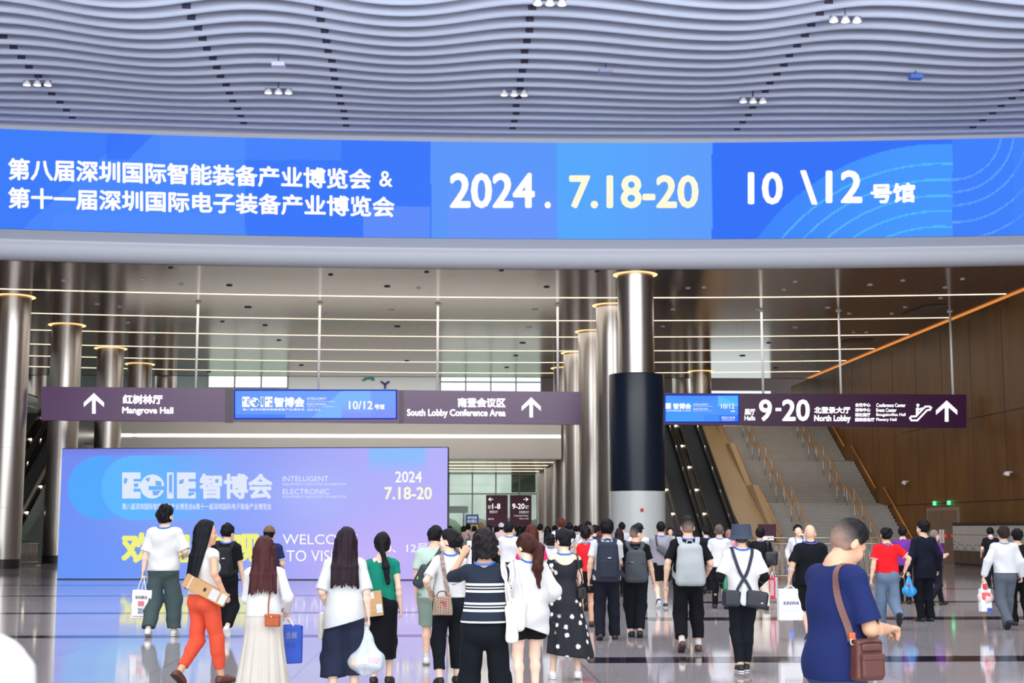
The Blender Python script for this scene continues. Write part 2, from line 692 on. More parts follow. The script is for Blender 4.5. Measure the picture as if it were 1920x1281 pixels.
class Plane:
    """a vertical plane in the hall; px() takes a pixel to the point of the place seen there"""
    def __init__(s, p, n):
        s.p = np.array(p, float)
        s.n = np.array(n, float) / np.linalg.norm(n)

    def px(s, x, y, off=0.0):
        d = ray(x, y)
        q = s.p + s.n * off
        a = (q - C0).dot(s.n) / d.dot(s.n)
        return np.array(hp(*(C0 + d * a)))

    def quad(s, x0, y0, x1, y1, off=0.0):
        return [s.px(x0, y1, off), s.px(x1, y1, off), s.px(x1, y0, off), s.px(x0, y0, off)]


def words(pl, parent, body, x0, y0, x1, y1, m, bold=0.02, off=0.02, slope=0.0, spacing=1.0, name='lettering'):
    dy = slope * (x1 - x0)
    q = [pl.px(x0, y1, off), pl.px(x1, y1 + dy, off), pl.px(x1, y0 + dy, off), pl.px(x0, y0, off)]
    return child_world(text_on(body, q, m, None, name, bold, spacing), parent)


def shape(pl, parent, polys, m, off=0.02, name='lettering'):
    mb = MB()
    for P in polys:
        mb.add([pl.px(x, y, off) for x, y in P], [list(range(len(P)))[::-1]])
    return child_world(mb.build(name, m), parent)


def strokes(paths, w):
    out = []
    for P in paths:
        for (x0, y0), (x1, y1) in zip(P[:-1], P[1:]):
            L = math.hypot(x1 - x0, y1 - y0) or 1
            ex, ey = (x1 - x0) / L * w / 2, (y1 - y0) / L * w / 2
            nx, ny = -ey, ex
            out.append([(x0 - ex * .6 + nx, y0 - ey * .6 + ny), (x1 + ex * .6 + nx, y1 + ey * .6 + ny),
                        (x1 + ex * .6 - nx, y1 + ey * .6 - ny), (x0 - ex * .6 - nx, y0 - ey * .6 - ny)])
    return out


def disc(x, y, r, n=24, ry=None):
    ry = ry or r
    return [(x + r * math.cos(-2 * math.pi * k / n), y + ry * math.sin(-2 * math.pi * k / n)) for k in range(n)]


def up_arrow(cx, y0, y1, w, sl=0.0):
    h = y1 - y0
    t = h * 0.17
    return [[(cx - t / 1.9, y1), (cx - t / 1.9, y0 + h * .22), (cx, y0), (cx + t / 1.9, y0 + h * .22), (cx + t / 1.9, y1)],
            [(cx, y0), (cx, y0 + h * .26), (cx - w / 2, y0 + h * .68), (cx - w / 2, y0 + h * .46)][::-1],
            [(cx, y0), (cx + w / 2, y0 + h * .46), (cx + w / 2, y0 + h * .68), (cx, y0 + h * .26)][::-1]]


def event_logo(pl, parent, x0, y0, x1, y1, m, m2=None, off=0.02, detail=True):
    """block letters E, a split disc, I, E fitted in a pixel box"""
    W_, H_ = x1 - x0, y1 - y0
    f = lambda P: [(x0 + a * W_, y0 + b * H_) for a, b in P]
    def E(a0, a1):
        w = a1 - a0
        return [f([(a0, 0), (a0 + w * .62, 0), (a0 + w * .62, 1), (a0, 1)]), f([(a0 + w * .6, 0), (a1, 0), (a1, .25), (a0 + w * .6, .25)]),
                f([(a0 + w * .6, .35), (a1, .35), (a1, .62), (a0 + w * .6, .62)]), f([(a0 + w * .6, .74), (a1, .74), (a1, 1), (a0 + w * .6, 1)])]
    cx, cy, r = 0.41, 0.54, 0.46
    q = H_ / W_
    arc = [(cx + r * q * math.cos(a), cy - r * math.sin(a)) for a in np.linspace(math.radians(2), math.radians(342), 40)]
    polys = E(0, .25) + E(.745, 1.0) + [f(arc + [(cx - .05, cy + r * .3), (cx - .05, cy - .02)])]
    polys += [f([(.61, 0), (.70, 0), (.70, 1), (.61, 1)])]
    shape(pl, parent, polys, m, off)
    if m2:
        p2 = [f([(.635, .12), (.68, .05), (.68, .86), (.655, .72), (.635, .86)]), f([(.16, .42), (.22, .42), (.22, .56), (.16, .56)]),
              f([(cx + .0, cy + .16), (cx + .12, cy + .16), (cx + .07, cy + .34), (cx + .01, cy + .34)]), f([(cx - .1, cy - .3), (cx - .03, cy - .35), (cx - .05, cy - .15)]),
              f([(.03, .2), (.08, .25), (.05, .45), (.02, .4)]), f([(.78, .3), (.84, .25), (.83, .42), (.77, .45)]), f([(.9, .78), (.98, .76), (.98, .84), (.9, .92)]),
              f([(cx + .04, cy - .22), (cx + .12, cy - .2), (cx + .13, cy - .03), (cx + .05, cy - .02)])]
        shape(pl, parent, p2, m2, off + 0.004)


# the standing screen on the left
bl = on_z(107, 1085, 0.03)
br = on_z(838, 1086.5, 0.03)
e = br - bl
nn = np.array([e[1], -e[0], 0.0])
SP = Plane(bl, nn)


def screen_picture(X, Y):
    t = sst(100, 840, X)[..., None]
    s = sst(845, 1085, Y)[..., None]
    C = (np.array((116, 138, 240.)) * (1 - t) + np.array((184, 180, 252.)) * t) * (1 - s) + (np.array((106, 152, 250.)) * (1 - t) + np.array((196, 178, 250.)) * t) * s
    mid = np.exp(-((X - 360) / 170.0) ** 2 - ((Y - 920) / 90.0) ** 2)
    C = blend(C, mid, (140, 174, 254), 0.8)
    C = blend(C, np.exp(-((X - 600) / 90.0) ** 2 - ((Y - 930) / 60.0) ** 2), (178, 190, 254), 0.7)
    C = blend(C, sst(860, 845, Y) * sst(420, 200, X), (122, 128, 222), 0.7)
    d1 = np.maximum(np.hypot(np.minimum(X - 186, 0), Y - 915) - 59, 0) <= 0
    C = blend(C, d1 & (X < 260), (84, 172, 255), sst(262, 180, X) * 0.95)
    d2 = np.hypot(np.minimum(X - 250, 0), Y - 915) < 60
    C = blend(C, d2 & (X < 480), (96, 186, 255), sst(470, 230, X) * 0.95)
    C = blend(C, sst(688, 696, X) * sst(806, 790, X) * sst(900, 850, Y), (140, 192, 255), 0.9)
    C = blend(C, np.exp(-((X - 690) / 120.0) ** 2 - ((Y - 1050) / 60.0) ** 2), (206, 184, 250), 0.6)
    return C


sc_t = thing('standing_screen', 'wide lilac-blue screen wall standing on the floor, welcoming visitors', 'screen', hp(*((bl + br) / 2 * np.array([1, 1, 0]))), 0)
L_ = float(np.linalg.norm(e))
nx_, nz_ = 360, 120
ss = np.linspace(0, 1, nx_)
zs = np.linspace(0.03, 4.02, nz_)
G = np.zeros((nx_, nz_, 3))
for i, s in enumerate(ss):
    p = bl + e * s
    G[i, :, 0], G[i, :, 1] = p[0], p[1]
G[..., 2] = zs[None, :]
PX, PY = project(G[..., 0], G[..., 1], G[..., 2])
Gw = np.stack([G[..., 0] * CA - G[..., 1] * SA, G[..., 0] * SA + G[..., 1] * CA, G[..., 2]], -1)
me = MB().grid(Gw).mesh('display')
paint(me, slin(screen_picture(PX, PY)).reshape(-1, 3))
child_world(link('display', me, screen_mat(), smooth=True), sc_t)
n_ = SP.n
b0, b1 = bl - n_ * 0.01, br - n_ * 0.01
mb = MB()
q = []
for p in (bl, br):
    q.append(p)
mb.prism([(bl[0] - n_[0] * .012, bl[1] - n_[1] * .012), (br[0] - n_[0] * .012, br[1] - n_[1] * .012), (br[0] - n_[0] * .4, br[1] - n_[1] * .4), (bl[0] - n_[0] * .4, bl[1] - n_[1] * .4)], 0.0, 4.05)
mb.hall()
child_world(mb.build('housing', mat('screen_housing', (34, 36, 60), 0.5)), sc_t)

event_logo(SP, sc_t, 229, 886, 367, 935, pale_led, glow('screen_logo_blue', (122, 176, 244), SCREEN))
words(SP, sc_t, '智博会', 374, 888, 511, 936, pale_led, 0.035)
words(SP, sc_t, '第八届深圳国际智能装备产业博览会&第十一届深圳国际电子装备产业博览会', 229, 944, 509, 956, pale_led, 0.01)
words(SP, sc_t, 'INTELLIGENT', 530, 893, 616, 903, pale_led, 0.005)
words(SP, sc_t, 'EQUIPMENT INDUSTRY EXHIBITION', 530, 906, 649, 911, pale_led, 0.0)
words(SP, sc_t, 'ELECTRONIC', 530, 917, 617, 927, pale_led, 0.005)
words(SP, sc_t, 'EQUIPMENT INDUSTRY EXHIBITION', 530, 929.5, 649, 934.5, pale_led, 0.0)
words(SP, sc_t, '2024', 741, 884, 791, 905, white_led, 0.02)
words(SP, sc_t, '7.18-20', 721, 913, 810, 937, cream_led, 0.03)
words(SP, sc_t, '欢迎参观', 227, 998, 490, 1056, yellow_led, 0.045)
words(SP, sc_t, 'WELCOME', 530, 1002, 670, 1021, white_led, 0.0)
words(SP, sc_t, 'TO VISIT', 537, 1032, 642, 1053, white_led, 0.0)
words(SP, sc_t, '10、12号馆', 716, 1018, 826, 1037, white_led, 0.005)

# hanging direction signs -------------------------------------------------
sign_m = mat('plum_sign_with_sheen', (96, 54, 106), rough=0.25, spec=0.5)  # bright reflection put into this plum; the right sign stays deeper
sign_d = mat('dark_plum_sign_edge', (58, 30, 58), rough=0.3)
white_p = mat('white_sign_lettering', (250, 250, 252), rough=0.5, emit=0.35)
rod_m = mat('white_hanger_rod', (246, 246, 248), rough=0.5)


def sign_body(t, pl, x0, x1, yt0, yt1, yb0, yb1, m, back=0.34, name='panel'):
    A = [pl.px(x0, yb0), pl.px(x1, yb1), pl.px(x1, yt1), pl.px(x0, yt0)]
    nv = np.array(hp(*pl.n)) - np.array(hp(0, 0, 0))
    B = [p - nv * back for p in A]
    mb = MB().add(A + B, [[0, 1, 2, 3], [7, 6, 5, 4], [0, 4, 5, 1], [1, 5, 6, 2], [2, 6, 7, 3], [3, 7, 4, 0]])
    return child_world(mb.build(name, m), t)


def small_screen(t, pl, x0, y0, x1, y1, picture, off=0.015, frame=True):
    sl = 0.0
    if frame:
        shape(pl, t, [[(x0 - 2.5, y0 - 2.5), (x0 - 2.5, y1 + 2.5), (x1 + 2.5, y1 + 2.5), (x1 + 2.5, y0 - 2.5)][::-1]], glow('screen_edge_blue', (40, 70, 220), SCREEN * .7), off - 0.006, 'screen_edge')
    nx, nz = int(x1 - x0), int(y1 - y0)
    xs = np.linspace(x0, x1, nx)
    ys = np.linspace(y1, y0, nz)
    G = np.array([[pl.px(x, y, off) for y in ys] for x in xs])
    X, Y = np.meshgrid(xs, ys, indexing='ij')
    me = MB().grid(G).mesh('display')
    paint(me, slin(picture(X, Y)).reshape(-1, 3))
    return child_world(link('display', me, screen_mat(), smooth=True), t)


def pict_a(X, Y):
    C = np.zeros(X.shape + (3,)) + np.array((116, 164, 254.))
    C = blend(C, sst(560, 440, X), (104, 156, 254), 0.8)
    C = blend(C, (X > 640 - (Y - 733) * 1.1) & (X < 695), (136, 192, 255), 0.8)
    C = blend(C, X > 695, (124, 168, 254))
    C = blend(C, (X > 640), (140, 148, 252), sst(750, 790, Y) * 0.8)
    C = blend(C, (X < 535) & (Y > 777), (82, 136, 252), 0.9)
    return C


def pict_b(X, Y):
    C = np.zeros(X.shape + (3,)) + np.array((84, 156, 254.))
    C = blend(C, sst(1240, 1300, X) * sst(760, 740, Y), (74, 136, 250), 0.6)
    C = blend(C, (Y > 752) & (X < 1300), (70, 164, 254), 0.6)
    C = blend(C, (X > 1346) & (Y < 762), (110, 204, 255), 0.8)
    C = blend(C, (X > 1346) & (Y < 742 + (X - 1346) * .4), (80, 180, 252), 0.8)
    C = blend(C, (X > 1348) & (Y > 779), (44, 112, 250), 0.9)
    C = blend(C, (X > 1320) & (Y > 778), (70, 136, 252), 0.5)
    return C


LS = Plane((0, 58.9, 6.5), (0, -1, 0))
ls = thing('hanging_sign', 'long plum hanging sign with Mangrove Hall, a small screen and South Lobby Conference Area', 'sign', hp(-5.4, 58.9, 5.9), HALL)
sign_body(ls, LS, 77, 1090, 725, 735, 788, 796, sign_m)
shape(LS, ls, [[(422, 729), (422, 793), (437, 793.3), (437, 729.3)]], sign_d, 0.006, 'panel_joint')
shape(LS, ls, [[(748, 732.3), (748, 794.5), (757, 794.6), (757, 732.4)]], sign_d, 0.006, 'panel_joint')
small_screen(ls, LS, 441, 733, 742, 784, pict_a)
shape(LS, ls, up_arrow(176, 737, 776, 38), white_p)
words(LS, ls, '红树林厅', 230, 740, 305, 757.5, white_p, 0.04, slope=0.008)
words(LS, ls, 'Mangrove Hall', 229, 763, 325, 779, white_p, 0.03, slope=0.008)
event_logo(LS, ls, 454, 744, 511, 763.5, white_led, glow('screen_logo_teal', (60, 150, 210), SCREEN), 0.02)
words(LS, ls, '智博会', 513.5, 744.5, 571, 764, white_led, 0.05)
words(LS, ls, '第八届深圳国际智能装备产业博览会', 455, 766, 571, 770, white_led, 0.02)
words(LS, ls, 'INTELLIGENT', 576, 745.5, 612, 749.5, white_led, 0.02)
words(LS, ls, 'EQUIPMENT INDUSTRY EXHIBITION', 576, 752, 628, 754, white_led, 0.0)
words(LS, ls, 'ELECTRONIC', 576, 756, 612, 760, white_led, 0.02)
words(LS, ls, 'EQUIPMENT INDUSTRY EXHIBITION', 576, 762, 628, 764, white_led, 0.0)
words(LS, ls, '2024.7.18-20', 576, 766.5, 601, 770.5, white_led, 0.01)
words(LS, ls, '10/12', 654, 752, 699, 768, white_led, 0.03)
words(LS, ls, '号馆', 702, 758, 721, 768, white_led, 0.05)
words(LS, ls, '南登会议区', 858, 746, 948, 764, white_p, 0.04, slope=0.006)
words(LS, ls, 'South Lobby Conference Area', 763, 767, 948, 784, white_p, 0.03, slope=0.004)
shape(LS, ls, up_arrow(996, 745, 783, 36), white_p)
RS = Plane((0, 60.0, 6.5), (0, -1, 0))
rs = thing('hanging_sign', 'long dark plum hanging sign reading 9-20 and North Lobby beside the dark-clad column', 'sign', hp(15, 60, 5.9), HALL)
sign_body(rs, RS, 1240, 1812, 737, 740, 796, 802, mat('deep_plum_sign_panel', (64, 14, 62), rough=0.3, spec=0.3))
small_screen(rs, RS, 1248, 742, 1384, 790.5, pict_b)
words(rs and RS, rs, '智博会', 1262, 756, 1296, 767.5, white_led, 0.05)
shape(RS, rs, [[(1248, 756), (1248, 767), (1258, 767), (1258, 756)][::-1]], white_led)
words(RS, rs, '深圳国际智能装备产业博览会', 1249, 769, 1296, 771.5, white_led, 0.02)
words(RS, rs, 'INTELLIGENT', 1300, 757, 1328, 760, white_led, 0.02)
words(RS, rs, 'EQUIPMENT INDUSTRY', 1300, 761.5, 1336, 763, white_led, 0.0)
words(RS, rs, 'ELECTRONIC', 1300, 765.5, 1328, 768.5, white_led, 0.02)
words(RS, rs, 'EQUIPMENT INDUSTRY', 1300, 770, 1336, 771.5, white_led, 0.0)
words(RS, rs, '10/12', 1352, 757, 1377, 766.5, white_led, 0.02)
words(RS, rs, '号馆', 1370, 769.5, 1378, 773, white_led, 0.04)
words(RS, rs, '2024.7.18-20', 1353, 781, 1378, 785.5, white_led, 0.02)
words(RS, rs, '深圳国际会展中心', 1353, 786.5, 1378, 789, white_led, 0.0)
words(RS, rs, '展厅', 1396, 767, 1416, 778, white_p, 0.03)
words(RS, rs, 'Halls', 1396, 779.5, 1416, 788.5, white_p, 0.02)
words(RS, rs, '9', 1423, 749, 1447.5, 790, white_p, 0.03)
words(RS, rs, '-', 1454, 765, 1465, 771, white_p, 0.0)
words(RS, rs, '20', 1466.5, 749, 1518.5, 790, white_p, 0.03)
words(RS, rs, '北登录大厅', 1526.5, 763, 1594, 775.5, white_p, 0.035)
words(RS, rs, 'North Lobby', 1526.5, 778.5, 1595, 793.5, white_p, 0.03)
for k, (a, b, w) in enumerate((('会议中心', 'Conference Center', 1698), ('活动中心', 'Event Center', 1681), ('簕杜鹃厅', 'Bougainvillea Hall', 1698), ('国际报告厅', 'Plenary Hall', 1681))):
    y = 756 + 9.2 * k
    words(RS, rs, a, 1603.5, y, 1632 + (8 if k == 3 else 0), y + 7, white_p, 0.03)
    words(RS, rs, b, 1643, y + 0.5, w, y + 7.5, white_p, 0.02)
shape(RS, rs, strokes([[(1706, 784), (1709, 788.5), (1720, 788.5), (1738, 769.5), (1744, 768.5), (1746, 764.5), (1743, 762.5), (1735, 762.5), (1717, 781), (1709, 781), (1706, 784)],
                       [(1721, 765), (1721, 776)], [(1719, 766), (1719, 780)], [(1723, 768), (1729, 766)]], 3.4) + [disc(1721, 760, 3)], white_p)
shape(RS, rs, up_arrow(1775, 751, 791, 40), white_p)

for (pl, par, X) in ((LS, ls, ((367, 728), (597, 730), (820, 732), (1046, 734))), (RS, rs, ((1431, 738), (1577, 739), (1787, 740)))):
    for x, y in X:
        p = on_v(x, y, pl.p[1] + 0.17)
        mb = MB().tube([(p[0], p[1], p[2] - 0.02), (p[0], p[1], ZC - 0.03)], 0.05, 12).lathe([(0.05, -0.06), (0.12, -0.04), (0.12, 0.0)], 16, c=(p[0], p[1], ZC - 0.005))
        child_world(mb.hall().build('hanger_rod', rod_m, smooth=True), par)

# columns -------------------------------------------------------------------
col_m = mat('satin_bronze_cladding', (178, 172, 166), rough=0.3, metal=0.96, bump=0.02, bscale=3.0, stretch=(1, 1, 0.05))
colb_m = mat('dark_column_plinth', (58, 54, 54), rough=0.3, metal=0.6)
ring_m = glow('warm_cove_ring', (255, 190, 126), 1.5)
white_col = mat('white_column_pedestal', (206, 210, 208), rough=0.25)
black_glass = mat('black_glass_screen', (20, 30, 46), rough=0.3, spec=0.3)


def column(u, v, r, z0, label, ring=True, ztop=ZC, clad=False):
    t = thing('column', label, 'column', hp(u, v, z0), 0, 'round metal columns')
    t['kind'] = 'thing'
    h = ztop - z0
    prof = [(r, 0.36)]
    for zz_ in (2.35, 4.7, 7.05):
        if zz_ < h - 1 and not clad:
            prof += [(r, zz_), (r - 0.008, zz_ + 0.004), (r - 0.008, zz_ + 0.016), (r, zz_ + 0.02)]
    prof += [(r, h)]
    MB().lathe(prof, 64).build('shaft', col_m, t, sharp=40)
    MB().lathe([(r + 0.02, 0.0), (r + 0.02, 0.36), (r, 0.365)], 64).build('plinth', colb_m, t, sharp=40)
    if ring:
        MB().lathe([(r + 0.01, h - 0.012), (r + 0.15, h - 0.012), (r + 0.155, h - 0.002)], 64).build('cove_ring', [ring_m], t, smooth=True)
    if clad:
        R = clad
        MB().lathe([(R, 0.0), (R, 2.88), (r, 2.88)], 72).build('pedestal', white_col, t, sharp=40)
        MB().lathe([(R - 0.02, 2.9), (R + 0.012, 2.9), (R + 0.012, 7.05), (R, 7.1), (r, 7.1)], 72).build('screen_sleeve', black_glass, t, sharp=40)
        a = math.radians(-94)
        mb = MB()
        mb.add([(0.03, -R - 0.01, 2.1), (0.12, -R - 0.01, 2.1), (0.12, -R - 0.01, 2.28), (0.03, -R - 0.01, 2.28)], [[0, 1, 2, 3]])
        mb.box(0.0, 0.12, -R - 0.02, -R + 0.05, 2.14, 2.26)
        mb.v = mb.v[4:]
        mb.f = [[i - 4 for i in f] for f in mb.f[1:]]
        mb.mi = mb.mi[1:]
        mb.build('fire_alarm', mat('alarm_red', (200, 40, 60), 0.5), t)
    return t


lw = ('nearest', 'second', 'third', 'fourth', 'fifth')
for k, v in enumerate((58.1, 66.3, 75.0, 82.2, 89.8)):
    column(-17.38, v, 0.68, 0.0, 'round bronze column with glowing ring, %s of the row behind the left sign end' % lw[k], ztop=ZC if v < 88 else 12.0)
column(6.92, 51.9, 0.66, 0.0, 'tall metal column wrapped in a dark glass sleeve on a white pedestal', clad=0.99)
for k, v in enumerate((59.3, 67.4, 75.8, 83.2)):
    column(6.9, v, 0.66, 0.0, 'tall round bronze metal column, %s in the row behind the dark-sleeved column' % ('first', 'second', 'third', 'fourth')[k])
for k, v in enumerate((91.2, 99.2)):
    column(6.9, v, 0.66, 0.0, 'round bronze column under the white bulkhead, %s the glass front' % ('farther from', 'closest to')[k], ring=False, ztop=5.4)
column(-25.2, 89.2, 0.7, 0.0, 'far bronze column seen between the two nearest left columns', ztop=12.0)
column(15.13, 84.6, 0.62, 0.0, 'bronze column above the stairs, the nearer of the pair over the right sign')
column(15.13, 91.6, 0.62, 7.5, 'farther bronze column of the pair above the right sign', ztop=12.5)

# right wall with lit cove ----------------------------------------------------
wood_m = mat('dark_wood_panel', (108, 72, 28), rough=0.45, spec=0.25, var=0.22, vscale=1.2, stretch=(1, 1, 0.25))
mb = MB()
mb.box(WALL_U, WALL_U + 0.5, 51, 92.5, 0, ZC - 0.075)
struct(mb.hall().build('wall_right', wood_m))
mb = MB()
seams = [(2.66, 2.69)]
mb.box(WALL_U - 0.012, WALL_U, 51, 92.5, 2.66, 2.70)
for v in np.arange(53.2, 92, 3.6):
    mb.box(WALL_U - 0.008, WALL_U, v, v + 0.012, 2.7, ZC - 0.36)
mb.box(WALL_U - 0.008, WALL_U, 51, 70, 6.2, 6.23)
struct(mb.hall().build('trim_2', mat('panel_seam', (30, 20, 12), 0.7)))
cove = MB().box(WALL_U + 0.05, WALL_U + 0.45, 51, 92.5, ZC - 0.072, ZC - 0.06).hall().build('trim_3', glow('amber_cove_light', (255, 160, 80), 0.8))
struct(cove)
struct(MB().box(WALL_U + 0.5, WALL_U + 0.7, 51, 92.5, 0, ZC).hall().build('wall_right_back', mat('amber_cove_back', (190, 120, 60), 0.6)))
struct(MB().box(WALL_U, WALL_U + 0.5, 42, 51, 0, 10.9).hall().build('wall_right_front', wood_m))

# double doors in the wood wall
dt = thing('wood_door', 'tall brown double door in the wood wall left of the lockers', 'door', hp(WALL_U, 64.5, 0), HALL)
dm = mat('door_wood', (112, 84, 62), 0.3, var=0.15, vscale=2)
child_world(MB().box(WALL_U - 0.05, WALL_U, 62.4, 66.6, 0, 2.5).hall().build('frame', mat('door_frame', (150, 128, 112), 0.3, metal=0.3)), dt)
for a, b in ((62.65, 64.45), (64.5, 66.3)):
    child_world(MB().box(WALL_U - 0.08, WALL_U - 0.051, a, b, 0.02, 2.35).hall().build('leaf', dm), dt)
    child_world(MB().box(WALL_U - 0.14, WALL_U - 0.08, (b - .2 if a < 63 else a + .1), (b - .1 if a < 63 else a + .2), 0.9, 1.5).hall().build('handle', rod_m), dt)
rt = glow('red_door_text', (226, 40, 50), 0.8)
PLW = Plane((WALL_U - 0.09, 60, 0), (-1, 0, 0))
words(PLW, dt, '非请', 1764, 1002, 1775, 1008, rt, 0.02, off=0.01)
words(PLW, dt, '勿入', 1783, 1001.5, 1794, 1008, rt, 0.02, off=0.01)
green_m = glow('exit_green', (60, 230, 130), 2.0)
for k, (x, y) in enumerate(((1752, 944), (1779, 943))):
    p = on_u(x, y, WALL_U - 0.08)
    o = link('exit_light', bevel_box(-0.05, 0.05, -0.1, 0.1, -0.09, 0.09, 0.02), green_m, None, hp(*p))
    o.rotation_euler = (0, 0, HALL)
    tag(o, 'small green exit light on the wood wall, %s' % ('above the door edge next to the stairs', 'above the middle of the brown door')[k], 'light', 'green exit lights')
for k, (x, y) in enumerate(((1703, 905), (1897, 888))):
    p = on_u(x, y, WALL_U - 0.02)
    t = thing('wall_camera', 'small white camera on the wood wall, %s' % ('the one beside the staircase', 'the one above the lockers')[k], 'camera', hp(*p), HALL, 'cameras on the wood wall')
    MB().tube([(0.02, 0, 0.05), (-0.18, 0, 0.05), (-0.24, -0.02, 0.0)], 0.04, 10).build('bracket', rod_m, t, smooth=True)
    MB().tube([(-0.2, 0.25, -0.02), (-0.24, -0.05, 0.0), (-0.26, -0.28, -0.04)], [0.06, 0.085, 0.08], 12).build('camera_body', rod_m, t, smooth=True)

# lockers -----------------------------------------------------------------------
lock_m = mat('white_locker', (186, 180, 176), 0.35)
lock_d = mat('locker_gap', (70, 64, 62), 0.6)
lock_b = mat('locker_brown', (74, 50, 36), 0.4)
for k in range(9):
    v0 = 61.6 - 0.95 * k
    t = thing('locker', 'white locker unit in the bank along the wood wall, number %s from the door' % ('one', 'two', 'three', 'four', 'five', 'six', 'seven', 'eight', 'nine')[k], 'locker', hp(WALL_U - 0.3, v0 - 0.47, 0), HALL, 'bank of lockers')
    MB().box(-0.3, 0.28, -0.46, 0.46, 0.08, 1.72).build('body', lock_d, t)
    MB().box(-0.28, 0.28, -0.46, 0.46, 0.0, 0.08).build('plinth', mat('locker_plinth', (24, 20, 20), 0.5), t)
    for j in range(2):
        y0 = -0.45 + j * 0.455
        for zz0, zz1 in ((0.62, 1.28), (1.30, 1.66)):
            MB().box(-0.325, -0.3, y0, y0 + 0.44, zz0, zz1).build('door', lock_m, t)
    MB().box(-0.325, -0.3, -0.455, 0.455, 0.1, 0.6).build('lower_panel', lock_b if k < 4 else lock_m, t)
    if k < 4:
        mb = MB()
        for a, b in ((-0.3, 0.86), (0.0, 0.78), (0.3, 0.86), (-0.15, 0.70), (0.15, 0.70), (0.0, 0.62), (-0.3, 0.62), (0.3, 0.62)) + (((0.2, 1.0), (-0.2, 0.94)) if k == 0 else ()):
            mb.add([(-0.328, a + .11, b), (-0.328, a, b + .035), (-0.328, a - .11, b), (-0.328, a, b - .035)], [[0, 1, 2, 3]])
        mb.build('diamond_pattern', lock_d, t)
    MB().box(-0.34, 0.28, -0.46, 0.46, 1.725, 1.80).build('top_trim', mat('locker_top', (40, 32, 30), 0.5), t)

# stairs ---------------------------------------------------------------------------
stone_m = mat('grey_stair_stone', (164, 161, 156), rough=0.45, var=0.06, vscale=2.0)
fl = [(68.3, 0.0, 72.75, 2.7), (74.2, 2.7, 78.45, 5.18), (79.85, 5.18, 83.9, 7.5)]
SU0, SU1 = 15.85, 22.4
poly = [(68.3, 0.0)]
for v0, z0, v1, z1 in fl:
    n = 16 if z0 == 0 else 15
    for i in range(n):
        poly.append((v0 + (v1 - v0) * i / n, z0 + (z1 - z0) * (i + 1) / n))
        poly.append((v0 + (v1 - v0) * (i + 1) / n, z0 + (z1 - z0) * (i + 1) / n))
poly += [(97.0, 7.5), (97.0, 6.6), (84.5, 6.6)] + [(79.0, 3.6), (73.2, 0.0)]
mb = MB()
n = len(poly)
vs = [(SU0, a, b) for a, b in poly] + [(SU1, a, b) for a, b in poly]
mb.add(vs, [[i, (i + 1) % n, n + (i + 1) % n, n + i] for i in range(n)] + [list(range(n)), list(range(n, 2 * n))[::-1]])
st = thing('staircase', 'wide grey stone staircase of three flights rising along the wood wall', 'stairs', hp(19, 68.3, 0), HALL)
child_world(mb.hall().build('steps', stone_m), st)
mbn = MB()
for v0, z0, v1, z1 in fl:
    nn_ = 16 if z0 == 0 else 15
    for i in range(nn_):
        vv, zz_ = v0 + (v1 - v0) * i / nn_, z0 + (z1 - z0) * (i + 1) / nn_
        mbn.box(SU0 + .05, SU1 - .05, vv + 0.01, vv + 0.06, zz_, zz_ + 0.006)
child_world(mbn.hall().build('nosing', mat('stair_nosing', (110, 106, 104), 0.5)), st)
gold_m = mat('amber_handrail', (214, 140, 46), rough=0.28, metal=0.35)
post_m = mat('steel_rail_post', (206, 206, 206), rough=0.25, metal=0.8)
rail_name = {0: 'lowest', 1: 'middle', 2: 'upper'}
for side, (ua, ub) in enumerate(((17.15, 17.53), (20.34, 20.72))):
    for k, (v0, z0, v1, z1) in enumerate(fl):
        t = thing('stair_handrail', 'double amber handrail on steel posts, %s flight, %s stair divider' % (rail_name[k], ('left', 'right')[side]), 'handrail', hp((ua + ub) / 2, v0, z0), HALL, 'amber stair handrails')
        for u in (ua, ub):
            pts = [(u, v0 - 0.35, z0 + 0.85), (u, v0, z0 + 0.95), (u, v1, z1 + 0.95), (u, v1 + 0.3, z1 + 0.95)]
            child_world(MB().tube(pts, 0.034, 10).hall().build('rail', gold_m, smooth=True), t)
            for i in range(4):
                f = (i + 0.15) / 3.3
                vv, zz_ = v0 + (v1 - v0) * f, z0 + (z1 - z0) * f
                child_world(MB().tube([(u, vv, zz_ + 0.0), (u, vv, zz_ + 0.93)], 0.026, 8).hall().build('post', post_m, smooth=True), t)
for k, (v0, z0, v1, z1) in enumerate(fl):
    t = thing('stair_handrail', 'single amber wall handrail along the wood wall, %s flight' % rail_name[k], 'handrail', hp(22.35, v0, z0), HALL, 'amber stair handrails')
    child_world(MB().tube([(22.32, v0, z0 + 0.92), (22.32, v1, z1 + 0.92)], 0.045, 10).hall().build('rail', gold_m, smooth=True), t)
    mb = MB()
    for i in range(4):
        f = (i + 0.5) / 4
        mb.tube([(22.32, v0 + (v1 - v0) * f, z0 + (z1 - z0) * f + 0.9), (22.46, v0 + (v1 - v0) * f, z0 + (z1 - z0) * f + 0.84)], 0.02, 6)
    child_world(mb.hall().build('bracket', post_m, smooth=True), t)
# beige parapet left of the stairs
beige_m = mat('beige_stone_parapet', (158, 132, 98), rough=0.3, spec=0.5)


def sloped(u0, u1, pts, depth):
    """solid that follows a slope line of (v, z) with its top, going down by depth or to the floor"""
    P = list(pts) + [(pts[-1][0], pts[-1][1] - depth)] + [(v, max(0.0, z - depth)) for v, z in pts[::-1][1:]]
    n = len(P)
    mb = MB()
    mb.add([(u0, a, b) for a, b in P] + [(u1, a, b) for a, b in P], [[i, (i + 1) % n, n + (i + 1) % n, n + i] for i in range(n)] + [list(range(n)), list(range(n, 2 * n))[::-1]])
    return mb.hall()


